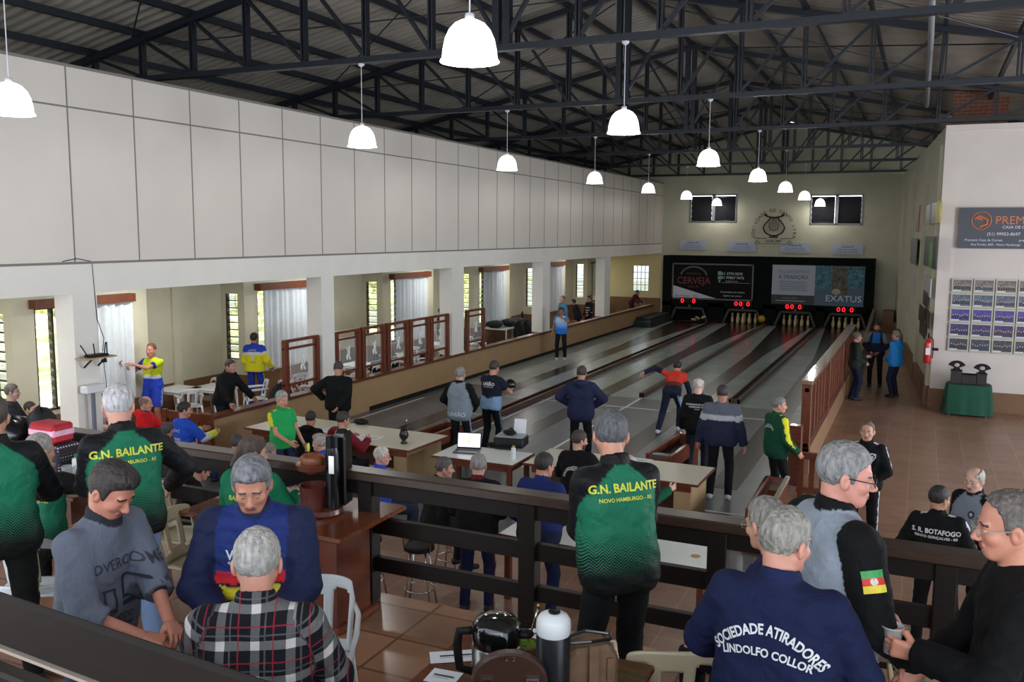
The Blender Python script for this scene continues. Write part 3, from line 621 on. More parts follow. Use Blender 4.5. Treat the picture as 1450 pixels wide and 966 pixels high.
m = MB(); m.text('CASA DE CARNES', (-.02, -.025, .46), X3, Z3, .09); m.text('(51) 99953-8697', (-.35, -.025, .3), X3, Z3, .1); m.text('Premium Casa de Carnes', (-.75, -.025, .17), X3, Z3, .075); m.text('premiumcasadecarnes', (.3, -.025, .17), X3, Z3, .075); m.text('Rua Portão, 850 - Novo Hamburgo', (-.5, -.025, .07), X3, Z3, .07); m.build('small_lettering', mat('banner_white', (210, 214, 236), .5), t)
rows = ['top row', 'second row', 'middle row', 'fourth row', 'bottom row']; colsn = ['first', 'second', 'third', 'fourth', 'fifth']
base = [(110, 104, 100), (84, 96, 112), (70, 64, 140), (60, 52, 100), (62, 66, 78)]
for r_ in range(5):
    for c_ in range(5):
        x = .88+c_*.455+(-.0)*r_; z = 2.94-r_*.345
        t = root('team_photograph', (x, y, z), 0, 'small framed team photograph, %s, %s from the left' % (rows[r_], colsn[c_]), 'photograph', 'team photographs on the cross wall')
        m = MB(); m.b2((-.215, -.015, -.16), (.215, 0, .16)); m.build('frame', mat('photo_frame', (188, 184, 170), .5), t)
        m = MB(); m.b2((-.19, -.018, -.13), (.19, -.012, .13)); bc = base[r_]; m.build('print', mat('print_bg%d' % r_, bc, .4, noise=.5, nscale=14), t)
        m = MB(); rs = np.random.RandomState(r_*7+c_)
        for q in range(7):
            xx = -.15+q*.05; h = .05+rs.rand()*.04; m.b2((xx-.018, -.02, -.09), (xx+.018, -.018, -.09+h)); m.ell((xx, -.02, -.07+h), (.014, .003, .018), 8, 5, k=1)
        m.build('figures', [mat('print_fig%d' % (c_ % 3), [(40, 40, 60), (50, 60, 90), (70, 50, 50)][c_ % 3], .5), mat('print_head', (180, 150, 140), .5)], t)
        m = MB(); m.b2((-.19, -.02, -.13), (-.02, -.018, -.105)); m.build('caption_strip', mat('caption', (206, 206, 214), .5), t)
def wallthing(px, py, off=.1):   # on the angled right wall
    v = ray(px, py); # intersect with plane
    n3 = np.array([n2[0], n2[1], 0]); a3 = np.array([wa[0], wa[1], 0])-n3*off
    k = np.dot(a3-CO, n3)/np.dot(v, n3); return CO+v*k
wa = a_ = np.array([.35, 23.4]); wb = np.array([-.95, YB]); dd = (wb-wa)/np.linalg.norm(wb-wa); n2 = np.array([dd[1], -dd[0]]); rw = atan2(dd[1], dd[0])
def poster(px0, py0, px1, py1, label, mt, nm='poster', cat='poster', extra=None):
    p = wallthing(px0, py0, .13); q = wallthing(px1, py1, .13)
    w = np.hypot(q[0]-p[0], q[1]-p[1]); cz = (p[2]+q[2])/2; c = (p+q)/2
    t = root(nm, (c[0], c[1], cz), rw+pi, label, cat)   # local +y faces the corridor side after the turn
    h = abs(p[2]-q[2]); m = MB(); m.b2((-w/2, -.012, -h/2), (w/2, .012, h/2)); m.build('sheet', mt, t)
    if extra: extra(t, w, h)
    return t
def stripes(cols):
    def f(t, w, h):
        for k, (u0, u1, v0, v1, cc) in enumerate(cols):
            m = MB(); m.b2((w*(u0-.5), -.016, h*(v0-.5)), (w*(u1-.5), .016, h*(v1-.5))); m.build('printed_area', mat('pr_%d_%d_%d' % cc, cc, .5, noise=.2), t)
    return f
poster(1338-5, 276+8, 1311, 318, 'yellow and dark framed poster, upper one on the right wall near the corner', mat('poster_dark', (70, 74, 66), .4, noise=.4), extra=stripes([(.75, 1, 0, 1, (190, 180, 60)), (.3, .42, 0, 1, (30, 30, 34))]))
poster(1329, 335, 1308, 375, 'green and black framed poster under the yellow one on the right wall', mat('poster_dark2', (60, 66, 60), .4, noise=.4), extra=stripes([(.45, .7, 0, .8, (100, 150, 80)), (.72, .85, 0, 1, (20, 22, 24))]))
poster(1303, 290, 1297, 328, 'small brown poster high on the right wall', mat('poster_brown', (128, 70, 44), .5, noise=.2))
poster(1299, 338, 1289, 372, 'grey landscape poster hanging beyond the brown one', mat('poster_grey', (120, 122, 128), .5, noise=.4))
poster(1319, 395, 1309, 415, 'white printed notice under the green poster', mat('notice_white', (180, 180, 180), .5), 'notice', 'notice')
poster(1297, 390, 1292, 415, 'narrow white notice under the grey poster', mat('notice_white', (180, 180, 180), .5), 'notice', 'notice')
poster(1315, 415, 1307, 430, 'dark framed picture, topmost of the small pictures on the right wall', mat('pic_a', (56, 52, 44), .5, noise=.5, nscale=9), 'framed_picture', 'picture')
poster(1309, 437, 1301, 452, 'dark framed picture, left one of the middle pair on the right wall', mat('pic_a', (56, 52, 44), .5), 'framed_picture', 'picture')
poster(1318, 444, 1311, 460, 'dark framed picture, right one of the middle pair on the right wall', mat('pic_a', (56, 52, 44), .5), 'framed_picture', 'picture')
poster(1311, 455, 1302, 470, 'dark framed picture, lowest of the small pictures above the extinguisher', mat('pic_a', (56, 52, 44), .5), 'framed_picture', 'picture')
p = wallthing(1314, 496, .13); t = root('fire_extinguisher', (p[0], p[1], p[2]-.3), 0, 'red fire extinguisher hanging on the right wall near the corner', 'fire extinguisher')
m = MB(); m.lathe([(0, 0), (.085, 0), (.09, .03), (.09, .46), (.07, .53), (.03, .56), (.03, .6), (0, .6)], 18); m.build('cylinder', mat('extinguisher_red', (180, 24, 30), .3, coat=.4), t, smooth=True)
m = MB(); m.b2((-.05, -.095, .2), (.05, -.085, .36)); m.build('label_plate', M_paper, t)
m = MB(); m.b2((-.02, -.03, .6), (.02, .03, .66)); m.bar((0, 0, .66), (0, -.14, .72), .03, .015); m.bar((0, 0, .64), (0, -.12, .62), .03, .012); m.tube([(.03, 0, .62), (.1, -.02, .55), (.11, -.03, .3), (.1, -.05, .12)], .012, 6); m.build('valve_and_hose', M_black, t)
m = MB(); m.b2((.05, -.03, .3), (.22, .03, .36)); m.build('wall_bracket', M_black, t)
# green-cloth table with two dark boxes and badges
t = root('cloth_table', (1.13, 22.75, 0), 0, 'small table under a dark green cloth against the cross wall', 'table')
def drape(w, d, h, rx=.03):
    m = MB(); n = 64; top = []; 
    for j, (z, sc, am) in enumerate(((h, 1, 0), (h-.02, 1.03, .004), (h*.6, 1.08, .02), (h*.25, 1.12, .04), (.05, 1.16, .055))):
        for i in range(n):
            a = 2*pi*i/n; ca, sa = cos(a), sin(a); q = 1/max(abs(ca), abs(sa)); r = (1*.35+q*.65) if q > 1 else 1
            k = sc+am*sin(a*9)+am*.5*sin(a*17+1); m.v.append((w/2*ca*r*k, d/2*sa*r*k, z))
    for j in range(4):
        for i in range(n): m.f.append((j*n+i, (j+1)*n+i, (j+1)*n+(i+1) % n, j*n+(i+1) % n)); m.mi.append(0)
    m.f.append(tuple(range(n))); m.mi.append(0); return m
M_gc = mat('dark_green_cloth', (20, 74, 56), .85, noise=.1)
drape(.92, .6, .72).build('tablecloth', M_gc, t, smooth='auto')
m = MB()
for sx in (-.38, .38):
    for sy in (-.22, .22): m.b2((sx-.02, sy-.02, 0), (sx+.02, sy+.02, .7))
m.build('legs', M_redwood, t)
for k, (x, w, h) in enumerate(((.86, .22, .3), (1.12, .3, .22), (1.38, .2, .26))):
    m = MB(); m.b2((-w/2, -.12, 0), (w/2, .12, h)); m.b2((-w/2-.01, -.13, h-.03), (w/2+.01, .13, h)); tag(m.build('dark_box', mat('dark_box', (34, 22, 24), .5), loc=(x, 22.75, .725), bevel=.006), 'dark brown box on the green cloth, %s of three' % ['left', 'middle', 'right'][k], 'box')
for k, (x, z) in enumerate(((.86, 1.025), (1.38, .985))):
    t = root('fan_trophy', (x, 22.72, z), 0, 'black fan-shaped trophy with a pale badge on the %s box' % ['left', 'right'][k], 'trophy')
    m = MB(); pts = [(0, 0)]+[(.19*cos(a), .02+.16*sin(a)) for a in np.linspace(radians(20), radians(160), 14)]; m.prism(pts, (0, .02, .04), X3, Z3, -Y3, .04); m.b2((-.07, -.04, 0), (.07, .04, .05)); m.build('fan', M_black, t)
    m = MB(); m.ell((0, -.03, .12), (.055, .012, .045)); m.build('badge', mat('pale_badge', (180, 160, 160), .5), t)
# ================================================================== FURNITURE
def make_chair(label, M, loc, rz, sc=1.0, group=None):
    t = root('plastic_chair', loc, rz, label, 'chair', group)
    m = MB(); V = []; n = 9
    for j in range(n):
        for i in range(n):
            u, v = i/(n-1)*2-1, j/(n-1); V.append((u*(.225-.02*(1-v)), .22-.42*(1-v), .43-.018*(1-u*u)*sin(pi*v)+.012*v**6*-3))
    F = [(j*n+i, j*n+i+1, (j+1)*n+i+1, (j+1)*n+i) for j in range(n-1) for i in range(n-1)]; m.add(V, F)
    o = m.build('seat', M, t, smooth=True); md = o.modifiers.new('s', 'SOLIDIFY'); md.thickness = .014
    # backrest grid with openings
    m = MB(); nu, nv = 34, 26; V = []
    def bp(u, v):
        w = .205+.03*v-.055*max(0, v-.75)*4*abs(u)**6*.5; z = .43+.40*v - .035*abs(u)**3*v
        return (u*w, -.2-.09*v+.045*u*u, z)
    for j in range(nv+1):
        for i in range(nu+1): V.append(bp(i/nu*2-1, j/nv))
    def solid(u, v):
        a = abs(u)
        if v > .86 or a > .86 or v < .1: return True
        if a > .28 and a < .42+.1*v: return True
        if a <= .28: return not (.22 < v < .72 and a < .2+.04*v)
        return v < .14 or v > .86-.35*max(0, a-.72)
    F = [(j*(nu+1)+i, j*(nu+1)+i+1, (j+1)*(nu+1)+i+1, (j+1)*(nu+1)+i) for j in range(nv) for i in range(nu) if solid((i+.5)/nu*2-1, (j+.5)/nv)]
    m.add(V, F); o = m.build('backrest', M, t, smooth=True); md = o.modifiers.new('s', 'SOLIDIFY'); md.thickness = .014; md.offset = 0
    for sx in (-1, 1):
        m = MB(); m.tube([(sx*.21, .2, .43), (sx*.225, .22, .25), (sx*.24, .235, 0)], [.024, .022, .017], 8, sc=(1, .7)); m.build('leg', M, t, smooth=True)
        m = MB(); m.tube([(sx*.2, -.2, .45), (sx*.22, -.22, .25), (sx*.24, -.26, 0)], [.026, .022, .017], 8, sc=(1, .7)); m.build('leg', M, t, smooth=True)
        m = MB(); m.tube([(sx*.225, -.25, .66), (sx*.255, -.12, .655), (sx*.262, .1, .645), (sx*.25, .2, .62), (sx*.225, .22, .43)], [.018, .024, .026, .022, .02], 8, sc=(.6, 1.1)); m.build('armrest', M, t, smooth=True)
    if sc != 1: t.scale = (sc,)*3
    return t
CH = []
ch0 = make_chair('white plastic chair behind the man in the blue, red and yellow jacket', M_whitep, (*at(436, 850, PZ+.8)[:2], PZ), radians(-150))
def chair(label, M, loc, rz, group=None, sc=None, arms=True):
    c = dup(ch0, loc, rz, label, group, sc)
    if M is not M_whitep:
        for k in KIDS(c):
            if not arms and k.name.startswith('armrest'): bpy.data.objects.remove(k); continue
            me = bpy.data.meshes.get(k.name.split('.')[0]+'_'+M.name)
            k.data = k.data.copy(); k.data.materials[0] = M
    return c
def col_at(px, py, z): p = at(px, py, z); return (p[0], p[1])
def chair_px(px, py, zf, rz, label, M=M_whitep, group=None, sc=None, arms=True):
    p = at(px, py, zf+.82*(sc or 1)); return chair(label, M, (p[0], p[1], zf), radians(rz), group, sc, arms)
chair_px(258, 694, PZ, -70, 'beige plastic chair against the dark rail, behind the other beige one', M_beigep, sc=.9, arms=False)
chair_px(280, 726, PZ, -84, 'beige plastic chair in front of another by the wooden counter', M_beigep, sc=.9, arms=False)
chair_px(943, 888, PZ, 22, 'beige plastic chair at the bottom edge left of the navy jacket', M_beigep)
chair_px(1322, 905, PZ, -12, 'beige plastic chair at the bottom edge under the hand with the cup', M_beigep)
# bar stools
def stool(x, y, z, h, label, rz=0):
    t = root('bar_stool', (x, y, z), rz, label, 'bar stool')
    m = MB(); m.lathe([(0, h), (.15, h), (.165, h-.015), (.165, h-.05), (.15, h-.06), (0, h-.06)], 20); m.build('seat', M_black, t, smooth='auto')
    for a in (45, 135, 225, 315):
        c, s_ = cos(radians(a)), sin(radians(a)); m = MB(); m.tube([(c*.12, s_*.12, h-.06), (c*.15, s_*.15, h*.5), (c*.22, s_*.22, 0)], .011, 8); m.build('leg', M_chrome, t, smooth=True)
    m = MB(); pts = [(.165*cos(a), .165*sin(a), h*.32) for a in np.linspace(0, 2*pi, 25)]; m.tube(pts, .009, 6, cap=False); m.build('foot_ring', M_chrome, t, smooth=True)
    m = MB(); m.tube([(-.14, -.1, h-.05), (-.15, -.14, h+.12), (-.1, -.17, h+.2), (.1, -.17, h+.2), (.15, -.14, h+.12), (.14, -.1, h-.05)], .009, 6); m.build('back_hoop', M_chrome, t, smooth=True); return t
p = at(594, 771, .72); stool(p[0], p[1], 0, .72, 'chrome bar stool with a black seat below the dark rail, beside the counter', .3)
p = at(520, 760, .72); stool(p[0], p[1], 0, .72, 'chrome bar stool half hidden behind the counter pedestal', .1)
# ---- desks
def desk(x0, x1, y0, y1, label, top=M_lam, panel=M_oak, h=.77, rz=0, legs=False, front=None):
    t = root('table', ((x0+x1)/2, (y0+y1)/2, 0), rz, label, 'table'); w, d_ = (x1-x0)/2, (y1-y0)/2
    m = MB(); m.b2((-w, -d_, h-.03), (w, d_, h)); m.build('tabletop', top, t, bevel=.004)
    m = MB(); m.b2((-w-.012, -d_-.012, h-.034), (w+.012, -d_, h-.001)); m.b2((-w-.012, d_, h-.034), (w+.012, d_+.012, h-.001)); m.b2((w, -d_, h-.034), (w+.012, d_, h-.001)); m.b2((-w-.012, -d_, h-.034), (-w, d_, h-.001)); m.build('wooden_edge', M_redwood, t)
    if legs:
        for sx in (-1, 1):
            for sy in (-1, 1): m = MB(); m.b2((sx*(w-.08)-.035, sy*(d_-.08)-.035, 0), (sx*(w-.08)+.035, sy*(d_-.08)+.035, h-.03)); m.build('leg', M_redwood, t, bevel=.005)
        m = MB(); m.b2((-w+.08, -d_+.07, h-.14), (w-.08, -d_+.1, h-.034)); m.b2((-w+.08, d_-.1, h-.14), (w-.08, d_-.07, h-.034)); m.b2((w-.1, -d_+.1, h-.14), (w-.07, d_-.1, h-.034)); m.b2((-w+.07, -d_+.1, h-.14), (-w+.1, d_-.1, h-.034)); m.build('apron', M_redwood, t)
    else:
        for sx in (-1, 1): m = MB(); m.b2((sx*(w-.22)-.12, -d_+.08, 0), (sx*(w-.22)+.12, d_-.06, h-.034)); m.build('side_panel', panel, t, bevel=.004)
        m = MB(); m.b2((-w+.3, d_-.14, .12), (w-.3, d_-.1, h-.034)); m.build('modesty_panel', front or M_redwood, t)
        m = MB(); m.b2((-w+.1, -d_+.06, h-.14), (w-.1, -d_+.09, h-.034)); m.build('apron', M_redwood, t)
    return t
desk(-10.3, -6.95, 11.6, 12.75, 'long cream-topped desk with pale veneer ends, where the maroon sweater sits', rz=radians(-3))
desk(-6.52, -5.2, 11.42, 12.2, 'white table with dark wooden legs carrying the laptop and printer', M_lamw, legs=True)
desk(-5.1, -2.55, 11.6, 12.6, 'cream-topped desk with a pale end panel behind the standing green shirt', rz=radians(-1))
desk(-4.1, -1.76, 8.65, 9.5, 'long white table close beyond the rail, right of the green shirt', M_lamw, legs=True, rz=radians(-2))
# items on the desks
def sheet(px, py, z, w, h, rz, label, g=None):
    p = at(px, py, z); m = MB(); m.b2((-w/2, -h/2, 0), (w/2, h/2, .002)); m.b2((-w*.35, h*.1, .002), (w*.3, h*.13, .0025), k=1); m.b2((-w*.35, -.0, .002), (w*.35, .01, .0025), k=1); m.b2((-w*.35, -h*.12, .002), (w*.2, -h*.1, .0025), k=1)
    return tag(m.build('paper_sheet', [M_paper, M_ink], loc=(p[0], p[1], z+.002)), label, 'paper', g) if not setattr else None
def sheet(px, py, z, w, h, rz, label, g=None, dz=.002):
    p = at(px, py, z); m = MB(); m.b2((-w/2, -h/2, 0), (w/2, h/2, .002)); m.b2((-w*.35, h*.1, .002), (w*.3, h*.13, .0025), k=1); m.b2((-w*.35, -.0, .002), (w*.35, .01, .0025), k=1); m.b2((-w*.35, -h*.12, .002), (w*.2, -h*.1, .0025), k=1)
    o = m.build('paper_sheet', [M_paper, M_ink], loc=(p[0], p[1], z+dz)); o.rotation_euler = (0, 0, radians(rz)); return tag(o, label, 'paper', g)
sheet(523, 620, .77, .42, .28, 5, 'white form on the cream desk right of the maroon sweater'); sheet(463, 610, .77, .3, .2, 0, 'white form on the cream desk between the two seated backs')
p = at(511, 601, .77); m = MB(); m.ell((0, 0, .045), (.15, .09, .05), 18, 10); m.tube([(-.1, 0, .08), (0, 0, .1), (.1, 0, .085)], .008, 6); tag(m.build('pencil_pouch', M_black, loc=(p[0], p[1], .772), smooth=True), 'black zip pouch lying on the cream desk', 'pouch')
def cuia(px, py, z, label, sc=1, col=(20, 16, 16), foot=True):
    p = at(px, py, z); t = root('mate_gourd', (p[0], p[1], z), 0, label, 'mate gourd'); s = sc
    m = MB(); m.lathe([(r*s, h*s) for r, h in [(0, 0), (.045, 0), (.04, .015), (.02, .04), (.05, .07), (.062, .11), (.05, .15), (.04, .17), (.055, .2), (.068, .215), (.06, .215), (.036, .18), (0, .175)]], 20); m.build('gourd_body', mat('gourd_%d' % col[0], col, .35), t, smooth=True)
    m = MB(); m.tube([(0, 0, .17*s), (.03*s, .01, .28*s), (.04*s, .015, .32*s)], .005*s+.001, 6); m.build('straw', M_chrome, t, smooth=True); return t
cuia(572, 628, .77, 'black mate gourd with a straw on the corner of the cream desk', 1.25)
# laptop
p = at(661, 640, .77); t = root('laptop', (p[0], p[1], .771), radians(14), 'open laptop with a bright white screen on the white table', 'laptop')
m = MB(); m.b2((-.19, -.13, 0), (.19, .13, .02)); m.build('keyboard_base', mat('grey_laptop', (70, 72, 78), .4), t, bevel=.004)
m = MB(); m.b2((-.17, -.02, .02), (.17, .1, .023)); m.build('keys', M_black, t)
m = MB(); R_ = rotx(radians(-12)); m.box(R_@np.array([0, .0, .125])+np.array([0, .14, .015]), (.38, .012, .25), R_); m.build('lid', M_black, t, bevel=.003)
m = MB(); m.box(R_@np.array([0, -.009, .13])+np.array([0, .14, .015]), (.35, .003, .21), R_); m.build('screen', mat('screen_white', (235, 235, 250), .3, emit=(235, 232, 250), estr=.9), t)
m = MB(); m.box(R_@np.array([0, -.012, .14])+np.array([0, .14, .015]), (.02, .002, .12), R_); m.box(R_@np.array([0, -.012, .11])+np.array([0, .14, .015]), (.05, .002, .03), R_); m.build('screen_figure', mat('screen_yellow', (230, 220, 120), .3, emit=(235, 225, 120), estr=.8), t)
p = at(722, 632, .77); t = root('printer', (p[0], p[1]+.05, .771), radians(8), 'black inkjet printer with a sheet standing in its feeder', 'printer')
m = MB(); m.b2((-.24, -.17, 0), (.24, .17, .15)); m.build('body', mat('printer_black', (24, 25, 28), .35), t, bevel=.015)
m = MB(); m.b2((-.225, -.16, .15), (.225, .15, .175)); m.build('scanner_lid', mat('printer_grey', (150, 158, 160), .35), t, bevel=.01)
m = MB(); m.b2((-.17, -.32, .01), (.17, -.16, .03)); m.build('output_tray', M_black, t, bevel=.005)
m = MB(); m.box((.1, .15, .27), (.2, .004, .26), rotx(radians(-14))); m.build('paper_in_feeder', M_paper, t)
m = MB(); m.ell((-.02, -.02, .215), (.11, .08, .04), 14, 8); m.tube([(-.1, 0, .2), (-.02, .05, .27), (.08, 0, .2)], .014, 6); tag(m.build('headphones', M_black, loc=(p[0], p[1]+.05, .771), smooth=True), 'black pouch lying on top of the printer', 'pouch')
def bottle(px, py, z, r, h, label, body, capm, nm='bottle', cat='bottle', p=None):
    p = at(px, py, z) if p is None else p; t = root(nm, (p[0], p[1], z), 0, label, cat)
    m = MB(); m.lathe([(0, 0), (r*.95, 0), (r, .01), (r, h*.78), (r*.9, h*.84), (r*.55, h*.88), (0, h*.88)], 20); m.build('bottle_body', body, t, smooth='auto')
    m = MB(); m.lathe([(0, h*.86), (r*.6, h*.86), (r*.6, h*.98), (r*.5, h), (0, h)], 16); m.build('cap', capm, t, smooth='auto'); return t
bottle(727, 662-12, .77, .035, .2, 'white bottle with a yellowish cap on the laptop table', M_whitep, mat('yellow_cap', (190, 160, 90), .5))
p = at(697, 632, .77); m = MB(); m.ell((0, 0, .03), (.09, .06, .035)); m.b2((.0, -.08, 0), (.12, .0, .02)); tag(m.build('mouse_and_cable', M_black, loc=(p[0], p[1], .772), smooth='auto'), 'black mouse and coiled cable between laptop and printer', 'computer mouse')
sheet(905, 652, .77, .35, .25, 0, 'white score sheet lying before the bald man in dark green sleeves')
bottle(985, 760, .77, .0, .0, '', M_paper, M_paper) if False else None
p = at(985, 788, .77); m = MB(); m.lathe([(0, 0), (.05, 0), (.052, .003), (0, .003)], 20); tag(m.build('paper_napkin', mat('beige_crumb', (190, 160, 110), .8), loc=(p[0], p[1], .772)), 'small beige stain-like scrap on the white table corner', 'scrap')
# aisle: plastic tables and chairs
def ptable(x, y, label, cloth=M_whitep):
    t = root('plastic_table', (x, y, 0), 0, label, 'table'); m = MB(); m.b2((-.38, -.38, .69), (.38, .38, .72)); m.b2((-.36, -.36, .64), (.36, .36, .69)); m.build('tabletop', cloth, t, bevel=.01)
    for sx in (-1, 1):
        for sy in (-1, 1): m = MB(); m.tube([(sx*.31, sy*.31, .65), (sx*.35, sy*.35, 0)], [.035, .022], 8); m.build('leg', M_whitep, t, smooth=True)
p = at(252, 550, .72); ptable(p[0], p[1], 'white plastic table behind the stretching man'); tx, ty = p[0], p[1]
chair('white plastic chair at the table right of the stretching man', M_whitep, (tx+.55, ty-.25, 0), radians(60)); chair('beige plastic chair on the far side of the table behind the stretching man', M_beigep, (tx+.25, ty+.75, 0), radians(185))
p = (-13.85, 14.75); ptable(p[0], p[1], 'white plastic table behind the man leaning on the tan wall')
chair('white plastic chair left of the yellow-jacketed man', M_whitep, (-13.2, 15.3, 0), radians(140)); chair('white plastic chair right of the yellow-jacketed man', M_whitep, (-13.2, 16.6, 0), radians(80)); chair('white plastic chair close to the first glass panel', M_whitep, (-12.9, 17.2, 0), radians(20))
tx = [(-13.0, 19.0), (-13.1, 20.9), (-13.2, 23.6)]
for k, (x, y_) in enumerate(tx): ptable(x, y_, 'white plastic table seen through the glass panels, %s' % ['nearest', 'middle one', 'farthest'][k])
for k, (x, y_, r_) in enumerate(((-12.35, 18.6, 80), (-12.4, 19.4, 95), (-13.0, 18.3, 0), (-12.45, 20.5, 75), (-12.4, 21.2, 110), (-13.1, 21.7, 180), (-12.5, 23.3, 90), (-12.5, 24.2, 100), (-13.3, 24.4, 170), (-12.3, 17.8, 100))):
    chair('white plastic chair seen through the row of glass panels in the side aisle', M_whitep, (x, y_, 0), radians(r_), 'aisle chairs behind the glass panels')
chair('white plastic chair standing clear right of the single glass panel', M_whitep, (-12.6, 24.9, 0), radians(-90))
M_jk = mat('black_jacket_cloth', (22, 24, 30), .85, noise=.2); M_fl = mat('pale_floral_cloth', (180, 186, 180), .8, noise=.3, nscale=6)
def heap(c, r, label, mt, nm='draped_jacket', cat='jacket', g=None):
    m = MB(); rs = np.random.RandomState(int(c[1]*100) % 997); V = []; F = []; n_, k_ = 20, 12
    for i in range(k_+1):
        for j in range(n_):
            a, b = 2*pi*j/n_, pi*i/k_; q = 1+.12*sin(3*a+c[1])+.08*sin(5*a+2*b)+.06*rs.rand()
            V.append((r[0]*sin(b)*cos(a)*q, r[1]*sin(b)*sin(a)*q, r[2]*cos(b)*q))
    F = [(i*n_+j, (i+1)*n_+j, (i+1)*n_+(j+1) % n_, i*n_+(j+1) % n_) for i in range(k_) for j in range(n_)]
    m.add(V, F); return tag(m.build(nm, mt, loc=c, smooth=True), label, cat, g)
for k, (x, y_) in enumerate(((-12.2, 18.6), (-12.25, 19.4), (-12.3, 21.2), (-12.3, 23.3))):
    heap((x, y_, .68), (.12, .24, .34), 'dark jacket hung over the back of a chair behind the glass panels', M_jk, g='jackets on aisle chairs')
chair('white plastic chair under the pale flowery cloth', M_whitep, (-12.35, 16.3, 0), radians(90)); heap((-12.1, 16.3, .62), (.16, .3, .3), 'pale flowery cloth over a chair behind the first of the five panels', M_fl, 'draped_cloth', 'cloth')
heap((-12.0, 14.7, .42), (.15, .4, .44), 'black cloth hanging behind the leftmost glass panel', M_jk, 'draped_cloth', 'cloth')
p = at(387, 560, .3); m = MB(); m.b2((-.2, -.15, 0), (.2, .15, .28)); m.tube([(-.1, 0, .28), (0, 0, .4), (.1, 0, .28)], .012, 6); m.b2((-.16, -.155, .1), (.16, -.15, .2), k=1); tag(m.build('sports_bag', [mat('red_bag', (150, 24, 30), .6), M_paper], loc=(-13.2, 16.62, .445), bevel=.02), 'small red bag on the chair beside the yellow-jacketed man', 'bag')
# long table with bags
p = (-13.55, 28.6); t = root('long_table', (p[0]+.1, p[1]+.6, 0), 0, 'long table with a pale top heaped with black bags at the end of the aisle', 'table')
m = MB(); m.b2((-.5, -1.3, .72), (.5, 1.3, .75)); m.build('tabletop', M_lamw, t)
for sx in (-1, 1):
    for sy in (-1, 1): m = MB(); m.b2((sx*.44-.02, sy*1.2-.02, 0), (sx*.44+.02, sy*1.2+.02, .72)); m.build('leg', M_whitep, t)
m = MB(); m.b2((-.5, -1.3, .1), (-.46, 1.3, .72)); m.build('back_panel', M_oak, t)
bx, by = p[0]+.1, p[1]+.6
for k, (dx, dy, r_) in enumerate(((-.1, -.95, (.28, .35, .12)), (.1, -.2, (.25, .4, .13)), (.0, .6, (.25, .35, .12)))): heap((bx+dx, by+dy, .75+r_[2]), r_, 'black bag lying on the long table, %s one' % ['nearest', 'middle', 'farthest'][k], M_jk, 'sports_bag', 'bag')
for k, dy in enumerate((-.7, -.05, .6, 1.2)): heap((bx+.72, by+dy, .48), (.16, .3, .46), 'black jacket hanging on a chair before the long table', M_jk, g='jackets by the long table')
bottle(0, 0, .75, .05, .42, 'tall black thermos standing on the far end of the long table', M_black, M_black, 'thermos', 'thermos', p=(bx, by+1.15))
heap((LX-.5, 24.9, .08), (.12, .25, .05), 'crumpled white paper on the floor by the tan wall', M_paper, 'crumpled_paper', 'paper')
# shelf with router and the scale by the first column
p = (LX+.02, 9.46, 2.2); t = root('wall_shelf', p, 0, 'small wooden shelf on the white column at the left', 'shelf')
m = MB(); m.b2((0, -.24, -.02), (.26, .3, .0)); m.build('board', M_oak, t); m = MB(); m.bar((0.02, -.1, -.16), (.2, -.1, -.02), .02, .02); m.bar((0.02, .15, -.16), (.2, .15, -.02), .02, .02); m.build('bracket', M_black, t)
t = root('router', (LX+.14, 9.5, 2.2), 0, 'black wireless router with aerials on the wooden shelf', 'router'); m = MB(); m.b2((-.08, -.15, 0), (.08, .17, .035)); m.build('body', M_black, t, bevel=.008)
for k, (yy, dy) in enumerate(((-.15, -.12), (-.02, -.02), (.15, .03), (.2, .0))): m = MB(); m.cyl((0, yy, .02), (0, yy+dy, .2), .009, n=8); m.build('aerial', M_black, t)
m = MB(); m.tube([(LX+.005, 9.62, 3.62), (LX+.006, 9.64, 3.2), (LX+.01, 9.66, 2.75), (LX+.03, 9.75, 2.45), (LX+.05, 9.7, 2.25)], .006, 5); m.tube([(LX+.02, 9.1, 3.63), (LX+.02, 9.35, 3.67), (LX+.01, 9.6, 3.62)], .006, 5); tag(m.build('cable', M_black), 'thin cable running down the white column to the router', 'cable')
m = MB(); m.tube([(LX+.02, 9.73, 2.1), (LX+.02, 9.76, 1.8), (LX+.02, 9.76, 1.35)], .005, 5); m.box((LX+.03, 9.73, 2.1), (.05, .07, .05)); m.box((LX+.03, 9.76, 1.35), (.05, .07, .05)); tag(m.build('hanging_plugs', M_black), 'black plug sockets hanging on a cord beside the column', 'plugs')
t = root('column_scale', (LX+.12, 9.4, 0), 0, 'white column scale with a head box standing against the column', 'scale')
m = MB(); m.b2((-.08, -.14, 1.66), (.08, .2, 1.78)); m.build('head_box', M_whitep, t, bevel=.015); m = MB(); m.b2((-.02, .0, .05), (.02, .05, 1.66)); m.build('stem', mat('scale_stem', (110, 112, 130), .4), t); m = MB(); m.b2((-.1, -.15, 0), (.3, .2, .06)); m.build('platform', M_whitep, t, bevel=.01)
